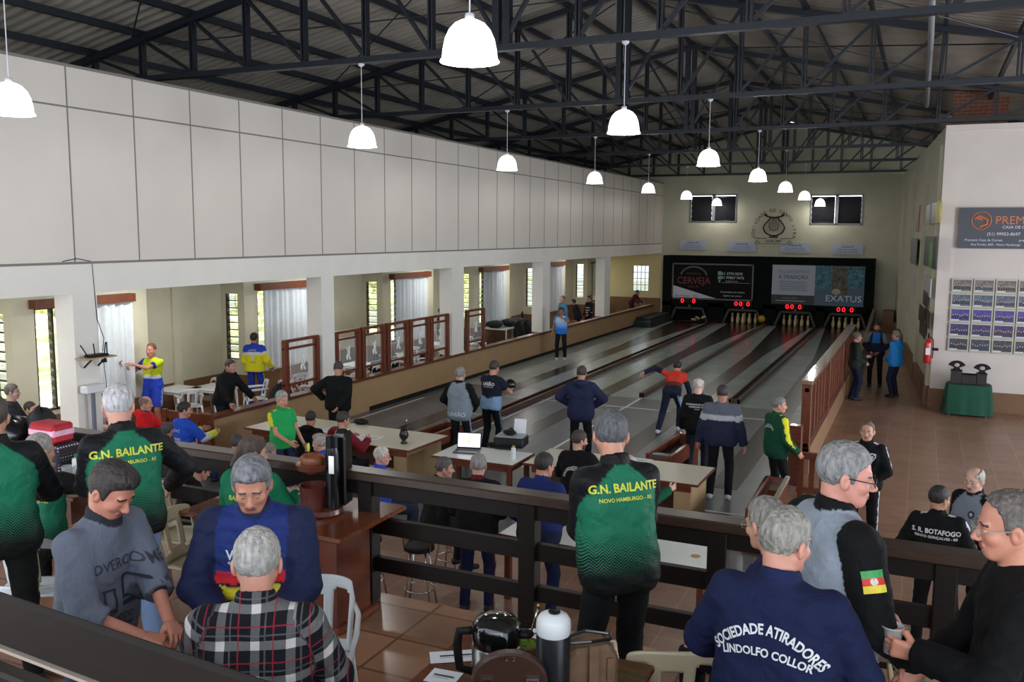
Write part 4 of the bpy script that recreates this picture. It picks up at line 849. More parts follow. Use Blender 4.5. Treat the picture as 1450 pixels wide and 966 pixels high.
# ================================================================== GALLERY RAIL
t = root('gallery_railing', (0, 5.42, PZ), 0, 'long dark stained wooden railing along the edge of the gallery platform', 'railing')
XL, XR = -10.8, 3.4
M_capw = mat('rail_cap_wood', (56, 40, 32), .32, noise=.25, nscale=7, nstretch=(1, 6, 6), coat=.4)
m = MB(); m.b2((XL, -.09, .93), (XR, .07, 1.0)); m.build('cap_rail', M_capw, t, bevel=.01)
m = MB(); m.b2((XL, -.045, .82), (XR, .03, .93)); m.build('top_board', M_dark, t)
for z0, z1 in ((.53, .65), (.24, .35)): m = MB(); m.b2((XL, -.03, z0), (XR, .03, z1)); m.build('lower_board', M_dark, t, bevel=.006)
for x in (-9.9, -8.6, -7.3, -6.05, -4.8, -3.63, -2.33, -1.05, .22, 1.5, 2.8): m = MB(); m.b2((x-.06, -.07, 0), (x+.06, .055, .93)); m.build('post', M_dark, t, bevel=.008)
t = root('upper_railing', (0, 1.44, 2.5), radians(-4.4), 'dark wooden railing closest to the camera at the bottom left', 'railing')
m = MB(); m.b2((-4.2, -.014, .41), (.3, .014, .568)); m.build('top_board', mat('near_black_wood', (20, 12, 9), .6, noise=.3, nscale=7, nstretch=(1, 6, 6), spec=.25), t, bevel=.012)
m = MB(); m.b2((-4.2, -.03, .0), (.3, .03, .34)); m.build('lower_board', M_dark, t, bevel=.01)
m = MB(); m.b2((-4.2, -.018, .4), (.3, .016, .41)); m.build('pale_edge', mat('edge_highlight', (150, 138, 128), .35), t)  # highlight along the board's lower edge, put into the strip's pale colour
for x in (-4.0, -2.6, -1.2, .2): m = MB(); m.b2((x-.05, .03, 0), (x+.05, .1, .5)); m.build('post', M_dark, t)
# ---- wooden counter with the mate bag
TZt = 2.05
t = root('counter_table', (-4.25, 5.04, PZ), 0, 'glossy brown wooden counter table against the railing', 'table')
m = MB(); m.b2((-.62, -.27, .665), (.82, .58, .70)); m.build('tabletop', M_table, t, bevel=.008)
m = MB(); m.b2((-.5, -.2, 0.03), (.74, .2, .665)); m.build('pedestal', mat('pedestal_wood', (96, 44, 24), .3, coat=.3, noise=.2, nscale=5, nstretch=(1, 1, .2)), t, bevel=.004)
m = MB(); m.b2((-.53, -.24, 0), (.78, .24, .05)); m.build('plinth', M_redwood, t, bevel=.01)
def cup(px, py, z, label, p=None, drink=None, h=.13, r=.04):
    p = at(px, py, z) if p is None else p; t = root('plastic_cup', (p[0], p[1], p[2] if len(p) > 2 and p is not None and False else z), 0, label, 'cup')
    M_cup = mat('clear_plastic_cup', (225, 228, 228), .12, alpha=.38)
    m = MB(); m.lathe([(r*.72, 0), (r*.98, h), (r*1.06, h+.002), (r*1.06, h-.006), (r*.94, h-.006), (r*.69, .006), (0, .006)], 24); m.build('cup_wall', M_cup, t, smooth=True)
    if drink: m = MB(); m.lathe([(0, .008), (r*.7, .008), (r*.8, h*.4), (0, h*.4)], 20); m.build('drink', drink, t, smooth=True)
    return t
cup(432, 724, TZt, 'empty clear plastic cup on the wooden counter left of the mate bag', h=.14, r=.045)
t = root('mate_bag', (-3.9, 5.2, TZt), radians(12), 'brown and black leather mate carrier with a gourd and thermos on the counter', 'mate carrier')
M_lea = mat('brown_leather', (88, 40, 32), .35, noise=.25, nscale=14, coat=.3); M_leb = mat('black_leather', (18, 17, 18), .25, coat=.5)
m = MB(); m.lathe([(0, 0), (.15, 0), (.16, .012), (.155, .045), (.14, .05), (0, .05)], 26); m.build('base_tray', M_lea, t, smooth='auto')
m = MB(); m.lathe([(.09, .05), (.1, .2), (.105, .215), (.09, .21), (.08, .06)], 22, (-.05, -.03, 0)); m.build('lower_cup', M_lea, t, smooth='auto')
m = MB(); m.lathe([(.08, .33), (.125, .335), (.13, .37), (.12, .38), (.08, .37)], 24, (-.045, -.02, 0)); m.build('upper_ring', M_lea, t, smooth='auto')
m = MB(); m.lathe([(0, .3), (.05, .3), (.085, .37), (.088, .42), (.07, .44), (.06, .43), (0, .41)], 20, (-.05, -.03, 0)); m.build('gourd', mat('gourd_orange', (120, 64, 34), .4), t, smooth=True)
m = MB(); P = [(-.07, 0), (.07, 0), (.07, .5)]+[(.07*cos(a), .5+.07*sin(a)) for a in np.linspace(.2, pi-.2, 8)]+[(-.07, .5)]; m.prism(P, (.075, .13, .04), Y3*-1, Z3, X3, .09); m.build('back_case', M_leb, t, bevel=.012)
m = MB(); m.lathe([(0, .05), (.05, .05), (.05, .45), (.04, .5), (.045, .5), (.045, .58), (0, .59)], 18, (.1, -.02, 0)); m.build('thermos', mat('dark_thermos', (28, 28, 34), .25, metal=.5), t, smooth='auto')
m = MB(); m.b2((.1, -.085, .32), (.14, -.065, .45)); m.build('silver_clip', M_chrome, t); m = MB(); m.ell((-.06, -.07, .5), (.012, .008, .035)); m.build('green_tag', mat('lime_tag', (170, 200, 40), .5), t)
# ---- second table with bags and drinks at the left
t = root('bag_table', (-6.6, 4.98, PZ), 0, 'brown wooden table at the left carrying bags, cup and bottle', 'table')
m = MB(); m.b2((-1.9, -.32, .665), (.78, .3, .70)); m.build('tabletop', M_table, t, bevel=.008)
m = MB(); m.b2((-1.7, -.22, 0), (.62, .22, .665)); m.build('pedestal', MATS['pedestal_wood'], t)
cup(97, 686, TZt, 'clear plastic cup with a finger of beer on the table by the seated green back', drink=mat('beer', (190, 130, 30), .2), h=.15, r=.05)
bottle(112, 683, TZt, .045, .24, 'white spray bottle with a green cap on the left table', M_whitep, mat('green_cap', (30, 110, 70), .4))
sheet(82, 682, TZt, .3, .21, 20, 'white paper on the left table beside the beer cup')
sheet(112, 690, TZt, .16, .12, 10, 'small white card under the green-capped bottle')
def pbag(x, y, z, w, d_, h, label, mt, extra=None):
    t = root('hand_bag', (x, y, z), 0, label, 'bag'); m = MB(); P = [(-w/2, 0), (w/2, 0), (w/2*1.12, h*.7), (w/2*1.05, h), (-w/2*1.05, h), (-w/2*1.12, h*.7)]
    m.prism(P, (0, -d_/2, 0), X3, Z3, Y3, d_); m.build('bag_body', mt, t, bevel=.02)
    m = MB(); m.tube([(-w*.25, 0, h*.95), (-w*.2, 0, h*1.3), (0, 0, h*1.42), (w*.2, 0, h*1.3), (w*.25, 0, h*.95)], .012, 8); m.build('handle', extra or mt, t, smooth=True); return t
M_dot = mat('dark_dotted_fabric', (40, 34, 44), .8); nt = M_dot.node_tree; vo = nt.nodes.new('ShaderNodeTexVoronoi'); vo.inputs['Scale'].default_value = 38; vo.inputs['Randomness'].default_value = 0
tc = nt.nodes.new('ShaderNodeTexCoord'); mr = nt.nodes.new('ShaderNodeMapRange'); mr.inputs['From Min'].default_value = .28; mr.inputs['From Max'].default_value = .36; mr.inputs['To Min'].default_value = 1; mr.inputs['To Max'].default_value = 0
mx = nt.nodes.new('ShaderNodeMix'); mx.data_type = 'RGBA'; mx.inputs[6].default_value = (*lin((44, 38, 48)), 1); mx.inputs[7].default_value = (*lin((190, 180, 190)), 1)
nt.links.new(tc.outputs['Object'], vo.inputs['Vector']); nt.links.new(vo.outputs['Distance'], mr.inputs[0]); nt.links.new(mr.outputs[0], mx.inputs[0]); nt.links.new(mx.outputs[2], nt.nodes['Principled BSDF'].inputs['Base Color'])
t = pbag(-6.42, 5.0, TZt, .32, .24, .30, 'large dark dotted bag on the left table', M_dot)
t = root('gift_bag', (-6.46, 5.0, TZt+.31), 0, 'red bag with a pink and white band resting on the dotted bag', 'bag')
m = MB(); m.box((0, 0, .08), (.3, .2, .16)); m.build('bag_body', mat('crimson_fabric', (176, 24, 46), .6, noise=.15), t, bevel=.02)
m = MB(); m.box((0, 0, .085), (.305, .205, .06)); m.build('band', mat('pink_white_band', (226, 170, 196), .6, noise=.2, nscale=12), t, bevel=.01)
pbag(-6.9, 5.0, TZt, .42, .26, .2, 'magenta-bottomed tote bag with rope handles beside the dotted bag', mat('magenta_fabric', (170, 50, 140), .6), mat('maroon_rope', (110, 30, 50), .7))
heap((-6.95, 5.0, TZt+.33), (.2, .16, .13), 'black purse stuffed into the magenta tote', M_leb, 'black_purse', 'bag'); heap((-6.72, 5.1, TZt+.38), (.13, .1, .16), 'black clasped bag between the tote and the red bag', mat('black_suede', (16, 16, 18), .7), 'black_purse', 'bag')
# ---- foreground table with thermoses
FT = 2.15
t = root('foreground_table', (-1.36, 3.3, PZ), 0, 'brown wooden table at the bottom edge holding the thermoses', 'table')
m = MB(); m.b2((-.58, -.9, FT-PZ-.035), (.36, .48, FT-PZ)); m.build('tabletop', M_table, t, bevel=.008)
m = MB(); m.b2((-.45, -.7, 0), (.25, .38, FT-PZ-.035)); m.build('pedestal', MATS['pedestal_wood'], t)
def thermos(p, z, r, h, label, top, body, handle=True, lf=.63):
    t = root('thermos', (p[0], p[1], z), radians(200), label, 'thermos')
    m = MB(); m.lathe([(0, 0), (r*.95, 0), (r, .015), (r, h*lf), (r*.93, h*(lf+.03)), (0, h*(lf+.03))], 28); m.build('body', body, t, smooth='auto')
    m = MB(); q_ = 1-lf; m.lathe([(r*.93, h*lf), (r*1.0, h*(lf+.03)), (r*1.02, h*(lf+q_*.4)), (r*.98, h*(lf+q_*.7)), (r*.82, h*(lf+q_*.9)), (r*.6, h*(lf+q_*.97)), (r*.55, h), (0, h)], 28); m.build('lid', top, t, smooth='auto')
    if handle: m = MB(); m.tube([(r*.9, 0, h*.8), (r*1.5, 0, h*.78), (r*1.6, 0, h*.6), (r*1.5, 0, h*.3), (r*.95, 0, h*.25)], .014, 8, sc=(1, 1.4)); m.build('handle', M_black, t, smooth=True); m = MB(); m.ell((-r*1.15, 0, h*.78), (.04, .03, .02)); m.build('spout', M_black, t, smooth=True)
M_brush = mat('brushed_steel', (160, 160, 160), .3, metal=1); M_gb = mat('gloss_black_plastic', (14, 15, 16), .12, coat=.6)
def sized(px, py, ztop, zb):  # thermos standing so that its top is seen at the place
    return at(px, py, ztop)
thermos(sized(703, 872, FT+.34, FT), FT, .105, .34, 'steel thermos jug with a glossy black lid on the foreground table', M_gb, M_brush)
thermos(sized(784, 868, FT+.42, FT), FT, .07, .42, 'tall dark thermos with a white domed top on the foreground table', M_whitep, mat('dark_steel', (60, 62, 66), .3, metal=.7), False, .78)
p = at(785, 868, FT+.42)
m = MB(); m.lathe([(0, .0), (.025, 0), (.025, .006), (0, .008)], 14); tag(m.build('pump_button', M_gb, loc=(p[0], p[1], FT+.422)), 'black push button on the white thermos top', 'button')
p = at(746, 912, FT+.16); t = root('mate_gourd', (p[0], p[1], FT), radians(20), 'mate gourd topped with bright green yerba and a metal straw', 'mate gourd')
m = MB(); m.lathe([(0, 0), (.03, 0), (.05, .04), (.062, .1), (.055, .15), (.058, .165), (.05, .165), (.045, .15), (0, .15)], 24); m.build('gourd_body', mat('gourd_tan', (120, 84, 50), .4), t, smooth=True)
m = MB(); m.lathe([(.05, .15), (.035, .168), (0, .172)], 20); m.build('yerba', mat('yerba_green', (110, 150, 40), .9, noise=.3, nscale=60, bump=.5), t, smooth=True)
m = MB(); m.tube([(.0, 0, .15), (.035, .03, .27), (.045, .04, .31)], .0045, 8); m.ell((.046, .041, .315), (.007, .007, .014), k=1); m.build('straw', [mat('pale_metal', (210, 200, 170), .2, metal=1), mat('brass', (190, 140, 50), .25, metal=1)], t, smooth=True)
p = at(722, 926, FT+.31); t = root('mate_case', (p[0]+.0, p[1], FT), radians(24), 'round-topped dark brown leather mate case with snap studs at the bottom edge', 'mate case')
m = MB(); P = [(-.18, 0), (.18, 0), (.18, .1)]+[(.18*cos(a), .1+.12*sin(a)) for a in np.linspace(.1, pi-.1, 14)]+[(-.15, .1)]; P = [(-.15, 0), (.15, 0), (.15, .19)]+[(.15*cos(a), .19+.12*sin(a)) for a in np.linspace(.1, pi-.1, 14)]+[(-.15, .19)]; m.prism(P, (0, 0, 0), X3, Z3, Y3, .05); m.build('leather_body', mat('dark_brown_leather', (62, 40, 32), .4, noise=.2, nscale=30), t, bevel=.008)
m = MB()
for x in (-.014, .014): m.lathe([(0, .0), (.007, 0), (.006, .004), (0, .005)], 10, (x, -.006, .29), R=rotx(pi/2))
m.build('snap_stud', M_chrome, t)
m = MB()
for x in (-.09, .09):
    for a in ((x-.025, .06, x-.018, .1), (x+.018, .06, x+.025, .1), (x-.025, .095, x+.025, .102)): m.b2((a[0], -.012, a[1]+.11), (a[2], -.004, a[3]+.11))
m.build('buckle', M_chrome, t)
p = at(835, 905, FT+.24); t = root('leather_bag', (p[0], p[1]-.02, FT), radians(35), 'tan leather bag with an open zip top beside the white-topped thermos', 'bag')
M_tl = mat('tan_leather', (112, 86, 66), .5, noise=.2, nscale=12)
m = MB(); P = [(-.11, 0), (.11, 0), (.115, .2), (.08, .25), (-.08, .24), (-.115, .2)]; m.prism(P, (0, -.08, 0), X3, Z3, Y3, .16); m.build('bag_body', M_tl, t, bevel=.015)
m = MB(); m.tube([(-.09, -.03, .25), (0, -.05, .26), (.09, -.03, .255), (.1, .03, .25), (0, .05, .262), (-.09, .03, .25), (-.09, -.03, .25)], .007, 6); m.build('zip', M_leb, t)
m = MB(); m.b2((-.02, -.1, .0), (.02, -.085, .26)); m.b2((.06, -.09, .1), (.09, -.083, .2)); m.build('strap', M_tl, t)
m = MB(); m.tube([(-.09, .07, .2), (-.10, .09, .1), (-.09, .085, .02)], .009, 8); m.build('shoulder_strap', M_leb, t, smooth=True)
sheet(655, 930, FT, .3, .11, 33, 'printed white card leaning on the steel jug, on the foreground table', dz=.003)
sheet(628, 960, FT, .14, .12, 5, 'white ticket on the corner of the foreground table', dz=.003)
sheet(752, 900, FT, .2, .13, 30, 'white napkin behind the mate gourd', dz=.003)
# ================================================================== PEOPLE: signed-distance bodies meshed by surface nets
F32 = np.float32
def cap(P, a, b, r0, r1, fl=None):
    a = np.asarray(a, F32); b = np.asarray(b, F32); ba = b-a; bb = max(float(ba@ba), 1e-9); pa = P-a
    t = np.clip((pa@ba)/bb, 0, 1); q = pa-t[:, None]*ba
    if fl is not None:
        n, s = fl; n = np.asarray(n, F32); k = q@n; q = q+np.outer(k*(1/s-1), n); m = (1+s)/2
        return (np.sqrt((q*q).sum(1))-(r0+(r1-r0)*t))*m
    return np.sqrt((q*q).sum(1))-(r0+(r1-r0)*t)
def ells(P, c, r, R=None):
    q = P-np.asarray(c, F32)
    if R is not None: q = q@np.asarray(R, F32)
    r = np.asarray(r, F32); k0 = np.sqrt(((q/r)**2).sum(1)); k1 = np.sqrt(((q/(r*r))**2).sum(1))+1e-9
    return k0*(k0-1)/k1
def smin(a, b, k):
    h = np.clip(.5+.5*(b-a)/k, 0, 1); return b+(a-b)*h-k*h*(1-h)
def smax(a, b, k): return -smin(-a, -b, k)
_ED = [(0, 1), (2, 3), (4, 5), (6, 7), (0, 2), (1, 3), (4, 6), (5, 7), (0, 4), (1, 5), (2, 6), (3, 7)]
_CO = np.array([(i & 1, (i >> 1) & 1, (i >> 2) & 1) for i in range(8)])
def nets(fn, lo, hi, h):
    lo = np.array(lo, float)-h*1.5; hi = np.array(hi, float)+h*1.5; n = np.ceil((hi-lo)/h).astype(int)+1
    ax = [lo[i]+h*np.arange(n[i]) for i in range(3)]
    P = np.stack(np.meshgrid(*ax, indexing='ij'), -1).reshape(-1, 3).astype(F32)
    D = np.empty(len(P), F32)
    for s in range(0, len(P), 400000): D[s:s+400000] = fn(P[s:s+400000])
    D = D.reshape(n); S = D < 0
    C = [D[c[0]:n[0]-1+c[0], c[1]:n[1]-1+c[1], c[2]:n[2]-1+c[2]] for c in _CO]; CS = np.stack([c < 0 for c in C])
    act = CS.any(0) & ~CS.all(0); idx = np.argwhere(act); N = len(idx)
    if N == 0: return np.zeros((0, 3)), np.zeros((0, 4), int)
    vals = np.stack([c[act] for c in C], 1); acc = np.zeros((N, 3)); cnt = np.zeros(N)
    for a, b in _ED:
        va, vb = vals[:, a], vals[:, b]; m = (va < 0) != (vb < 0); t = np.where(m, va/(va-vb+1e-12*(~m)), 0)
        acc += m[:, None]*(_CO[a]+t[:, None]*(_CO[b]-_CO[a])); cnt += m
    V = lo+(idx+acc/cnt[:, None])*h
    ID = -np.ones(np.array(n)-1, int); ID[act] = np.arange(N); Q = []
    for d in range(3):
        u, v = (d+1) % 3, (d+2) % 3; sl = [slice(1, n[i]-1) for i in range(3)]; sl[d] = slice(0, n[d]-1); s2 = list(sl); s2[d] = slice(1, n[d])
        A, B = S[tuple(sl)], S[tuple(s2)]; e = np.argwhere(A != B); 
        if not len(e): continue
        off = np.array([1, 1, 1]); off[d] = 0; base = e+off; sg = A[tuple(e.T)]
        def g(du, dv): q = base.copy(); q[:, u] -= du; q[:, v] -= dv; return ID[tuple(q.T)]
        q = np.stack([g(1, 1), g(0, 1), g(0, 0), g(1, 0)], 1); q[~sg] = q[~sg][:, ::-1]; Q.append(q)
    Q = np.concatenate(Q); Q = Q[(Q >= 0).all(1)]
    for _ in range(1):   # light relaxation
        pass
    return V, Q
def mesh_obj(name, parts, mats, parent, slots=None, attrs=None, scale=1.0):
    V = []; Q = []; MI = []; k = 0
    for i, (v, q, mi) in enumerate(parts): V.append(v); Q.append(q+k); MI.append(np.broadcast_to(mi, (len(q),))); k += len(v)
    V = np.concatenate(V)*scale; Q = np.concatenate(Q); MI = np.concatenate(MI)
    me = bpy.data.meshes.new(name); me.vertices.add(len(V)); me.vertices.foreach_set('co', V.astype(F32).ravel())
    me.loops.add(len(Q)*4); me.polygons.add(len(Q)); me.loops.foreach_set('vertex_index', Q.ravel().astype(np.int32))
    me.polygons.foreach_set('loop_start', np.arange(0, len(Q)*4, 4, dtype=np.int32)); me.polygons.foreach_set('loop_total', np.full(len(Q), 4, np.int32))
    for m in mats: me.materials.append(m)
    me.polygons.foreach_set('material_index', MI.astype(np.int32)); me.polygons.foreach_set('use_smooth', np.ones(len(Q), bool))
    if attrs:
        for nm, (ty, arr) in attrs.items():
            at_ = me.attributes.new(nm, ty, 'POINT'); at_.data.foreach_set('color' if ty == 'FLOAT_COLOR' else 'vector', np.ascontiguousarray(arr, F32).ravel())
    me.update(calc_edges=True); me.validate(); o = bpy.data.objects.new(name, me); link(o, parent); return o
def attr_node(nt, name, typ='GEOMETRY'): a = nt.nodes.new('ShaderNodeAttribute'); a.attribute_name = name; return a
def cloth_mat(name, rough=.85, kind=None, sheen=0):
    if name in MATS: return MATS[name]
    m = mat(name, (128, 128, 128), rough); nt = m.node_tree; b = nt.nodes['Principled BSDF']; a = attr_node(nt, 'dye'); b.inputs['Specular IOR Level'].default_value = .22
    col = a.outputs['Color']
    def M(op, x, y=None, z=None):
        n = nt.nodes.new('ShaderNodeMath'); n.operation = op
        for i, q in enumerate((x, y, z)):
            if q is None: continue
            if hasattr(q, 'links') or hasattr(q, 'is_linked'): nt.links.new(q, n.inputs[i])
            else: n.inputs[i].default_value = q
        return n.outputs[0]
    def mix(f, c1, c2, mode='MIX'):
        x = nt.nodes.new('ShaderNodeMix'); x.data_type = 'RGBA'; x.blend_type = mode
        for i, q in ((0, f), (6, c1), (7, c2)):
            if hasattr(q, 'is_linked'): nt.links.new(q, x.inputs[i])
            elif i == 0: x.inputs[0].default_value = q
            else: x.inputs[i].default_value = (*q, 1)
        return x.outputs[2]
    if kind:
        t = attr_node(nt, 'cut'); sp = nt.nodes.new('ShaderNodeSeparateXYZ'); nt.links.new(t.outputs['Vector'], sp.inputs[0]); X, Y_, Z_ = sp.outputs
    if kind == 'chevron':
        zig = M('PINGPONG', X, .028); zz = M('SUBTRACT', Z_, M('MULTIPLY', zig, 1.1)); fr = M('FRACT', M('MULTIPLY', zz, 62))
        th = M('MULTIPLY', M('SUBTRACT', .20, Z_), 4.2); f = M('LESS_THAN', fr, th); f = M('MULTIPLY', f, M('LESS_THAN', M('ABSOLUTE', Z_), .6))
        lum = M('MINIMUM', M('MAXIMUM', f, 0), 1); col = mix(lum, col, lin((16, 20, 20)))
    if kind == 'plaid':
        def band(c, per, off, w): return M('LESS_THAN', M('FRACT', M('ADD', M('DIVIDE', c, per), off)), w)
        ax = M('ADD', X, 5.0); az = M('ADD', Z_, 5.0)
        wx = band(ax, .125, 0, .26); wz = band(az, .125, 0, .26); col = mix(M('MULTIPLY', wx, .35), lin((24, 24, 30)), lin((150, 150, 150)))
        col = mix(M('MULTIPLY', wz, .35), col, lin((170, 170, 170))); col = mix(M('MULTIPLY', wx, wz), col, lin((205, 200, 200)))
        rx = band(ax, .125, .38, .045); rz = band(az, .125, .38, .045); col = mix(M('MULTIPLY', M('MAXIMUM', rx, rz), .75), col, lin((150, 40, 60)))
        gx = band(ax, .125, .62, .05); gz = band(az, .125, .62, .05); col = mix(M('MULTIPLY', M('MAXIMUM', gx, gz), .5), col, lin((110, 110, 116)))
    if kind == 'stripes':
        f = M('LESS_THAN', M('FRACT', M('MULTIPLY', Z_, 20)), .35); col = mix(M('MULTIPLY', f, .25), col, lin((20, 24, 70)))
    nz = nt.nodes.new('ShaderNodeTexNoise'); nz.inputs['Scale'].default_value = 160; nz.inputs['Detail'].default_value = 3
    tc = nt.nodes.new('ShaderNodeTexCoord'); nt.links.new(tc.outputs['Object'], nz.inputs['Vector'])
    mr = nt.nodes.new('ShaderNodeMapRange'); mr.inputs['To Min'].default_value = .82; mr.inputs['To Max'].default_value = 1.18; nt.links.new(nz.outputs[0], mr.inputs[0])
    cb = nt.nodes.new('ShaderNodeCombineXYZ'); [nt.links.new(mr.outputs[0], cb.inputs[i]) for i in range(3)]
    col = mix(1.0, col, cb.outputs[0], 'MULTIPLY'); nt.links.new(col, b.inputs['Base Color'])
    n2_ = nt.nodes.new('ShaderNodeTexNoise'); n2_.inputs['Scale'].default_value = 9; n2_.inputs['Detail'].default_value = 4; n2_.inputs['Distortion'].default_value = .8; nt.links.new(tc.outputs['Object'], n2_.inputs['Vector'])
    bp = nt.nodes.new('ShaderNodeBump'); bp.inputs['Strength'].default_value = .55; bp.inputs['Distance'].default_value = .04; nt.links.new(n2_.outputs[0], bp.inputs['Height']); nt.links.new(bp.outputs[0], b.inputs['Normal'])
    return m
M_cl = cloth_mat('dyed_cloth'); M_chev = cloth_mat('green_team_cloth', .6, 'chevron'); M_plaid = cloth_mat('plaid_flannel', .9, 'plaid'); M_strp = cloth_mat('fine_striped_cloth', .7, 'stripes')
def skin_mat(c):
    n = 'skin_%d_%d_%d' % c
    if n in MATS: return MATS[n]
    m = mat(n, c, .5, noise=.1, nscale=14); b = m.node_tree.nodes['Principled BSDF']; b.inputs['Subsurface Weight'].default_value = .12; b.inputs['Subsurface Radius'].default_value = (.01, .004, .002); b.inputs['Subsurface Scale'].default_value = .5
    return m
def hair_mat(c):
    n = 'hair_%d_%d_%d' % c
    return MATS.get(n) or mat(n, c, .6, noise=.45, nscale=55, nstretch=(1, 1, .25), bump=.7)
M_lips = mat('lips', (150, 86, 80), .5); M_eye = mat('eye_white', (210, 206, 200), .25); M_iris = mat('iris', (40, 28, 20), .15)
def nz3(P, k, ph=0.0):
    x, y, z = P[:, 0]*k, P[:, 1]*k, P[:, 2]*k
    return np.sin(x+1.7*np.sin(z*.7+ph)+ph)*np.sin(z*.9+1.3*np.sin(y*.8+ph*2))*.6+np.sin(y*1.6+x*.8+ph*3)*np.sin(z*1.9+ph)*.4
def unit(v): v = np.asarray(v, float); return v/(np.linalg.norm(v)+1e-9)
def ik(a, t, l1, l2, pole):
    a, t = np.array(a, float), np.array(t, float); d = t-a; L = np.linalg.norm(d); Lm = (l1+l2)*.995
    if L > Lm: t = a+d/L*Lm; L = Lm
    u = (t-a)/L; x = (l1*l1-l2*l2+L*L)/(2*L); h = sqrt(max(l1*l1-x*x, 0)); p = np.array(pole, float); p = p-u*(p@u); p = unit(p)
    return a+u*x+p*h, t
def head_sdf(P):       # head frame: x right, y forward, z up, origin between the ears
    d = ells(P, (0, -.012, .03), (.076, .097, .090)); d = smin(d, ells(P, (0, .03, -.03), (.064, .064, .088)), .02)
    d = smin(d, ells(P, (0, .052, -.088), (.036, .036, .03)), .025)
    for s in (-1, 1): d = smin(d, cap(P, (s*.052, .0, -.045), (s*.024, .06, -.092), .022, .02), .02); d = smin(d, ells(P, (s*.040, .060, -.028), (.026, .026, .024)), .015)
    d = smin(d, cap(P, (-.036, .078, .018), (.036, .078, .018), .013, .013), .014)
    for s in (-1, 1): d = smax(d, -ells(P, (s*.031, .104, -.004), (.019, .018, .013)), .012)
    for s in (-1, 1): d = np.minimum(d, ells(P, (s*.031, .0785, -.004), (.0135, .0125, .0125)))
    d = smin(d, cap(P, (0, .088, .004), (0, .112, -.034), .008, .0125), .008)
    for s in (-1, 1): d = smin(d, ells(P, (s*.013, .102, -.038), (.0085, .011, .008)), .006)
    d = smin(d, cap(P, (-.019, .088, -.061), (.019, .088, -.061), .0075, .0075), .005); d = smin(d, cap(P, (-.015, .088, -.071), (.015, .088, -.071), .008, .008), .004)
    for s in (-1, 1): e = ells(P, (s*.082, -.008, -.012), (.011, .021, .034), rotz(s*.35)@rotx(.15)); e = smax(e, -ells(P, (s*.094, -.002, -.01), (.008, .011, .018)), .004); d = smin(d, e, .006)
    return d
HP = {'short': ([(-.2, -.085), (-.06, -.08), (-.035, -.03), (-.012, .0), (.004, .005), (.018, -.02), (.028, -.02), (.036, .038), (.06, .05), (.075, .072), (.12, .072)], .011),
      'thick': ([(-.2, -.09), (-.06, -.088), (-.035, -.04), (-.012, .0), (.004, .0), (.018, -.03), (.028, -.02), (.036, .045), (.06, .06), (.08, .074), (.13, .074)], .014),
      'reced': ([(-.2, -.085), (-.06, -.08), (-.035, -.03), (-.012, .0), (.004, .005), (.018, -.02), (.026, -.01), (.032, .06), (.05, .085), (.07, .105), (.12, .12)], .008),
      'long': ([(-.3, -.19), (-.0, -.17), (.02, -.03), (.04, .02), (.06, .045), (.08, .06), (.13, .06)], .02)}
def hair_sdf(style):
    prof, th = HP['short' if style in ('ring', 'pony') else style]; ys = [p[0] for p in prof]; zs = [p[1] for p in prof]
    def f(P):
        d = ells(P, (0, -.014, .034), (.076+th, .097+th, .091+th*1.15))
        if style == 'long': d = smin(d, ells(P, (0, -.05, -.06), (.085, .06, .12)), .03)
        if style == 'thick': d = smin(d, ells(P, (0, .03, .098), (.062, .06, .032)), .03)
        if style == 'pony': d = smin(d, cap(P, (0, -.1, .06), (0, -.14, -.12), .03, .022), .02)
        g = np.interp(P[:, 1], ys, zs).astype(F32)-P[:, 2]+.006*nz3(P, 70, 2.)+.004*nz3(P, 160, .5)
        if style == 'pony': g = np.where(P[:, 1] < -.115, -.03, g)
        d = smax(d, g*.7, .010)
        if style == 'ring': d = smax(d, -(ells(P, (0, .02, .13), (.068, .12, .085))), .012)
        d = d+.0022*nz3(P, 150)+.0015*nz3(P, 320, 1.)
        return d
    return f
def hand_sdf(curl, side, spread=.0):
    # hand frame: x along fingers, y toward the thumb, z out of the palm
    segs = []
    for k, (by, L, r) in enumerate(((.030, .072, .0088), (.010, .080, .009), (-.011, .073, .0086), (-.030, .057, .0077))):
        p = np.array([.088-.004*abs(k-1), by, 0.]); c0 = curl*(.55+.06*k); a = 0; ch = [p]
        for s, fr in enumerate((.45, .31, .24)):
            a += c0*(1, 1.25, .9)[s]; p = p+L*fr*np.array([cos(a), (.12-.09*k)*.6*(1-curl*.5), sin(a)]); ch.append(p)
        segs.append((ch, r))
    th = [np.array([.022, .030, .004]), np.array([.052, .054, .012+.02*curl]), np.array([.078, .058-.012*curl, .022+.03*curl]), np.array([.098, .054-.026*curl, .03+.035*curl])]
    def f(P):
        P = P*np.array([1, side, 1], F32)
        d = cap(P, (-.03, 0, 0), (.02, 0, 0), .024, .025, ((0, 0, 1), .72))
        for k, y in enumerate((.028, .010, -.010, -.027)): d = smin(d, cap(P, (.015, y*.6, 0), (.086, y, 0), .017, .0125), .012)
        F_ = None
        for ch, r in segs:
            for i in range(3):
                e = cap(P, ch[i], ch[i+1], r*(1-.08*i), r*(.92-.1*i)); F_ = e if F_ is None else np.minimum(F_, e)
        d = smin(d, F_, .004)
        e = cap(P, th[0], th[1], .015, .0125); e = smin(e, cap(P, th[1], th[2], .012, .0105), .004); e = smin(e, cap(P, th[2], th[3], .0105, .0085), .003)
        return smin(d, e, .008)
    return f
SLEEP = {}
def ss(x, a, b): t = np.clip((x-a)/(b-a), 0, 1); return t*t*(3-2*t)
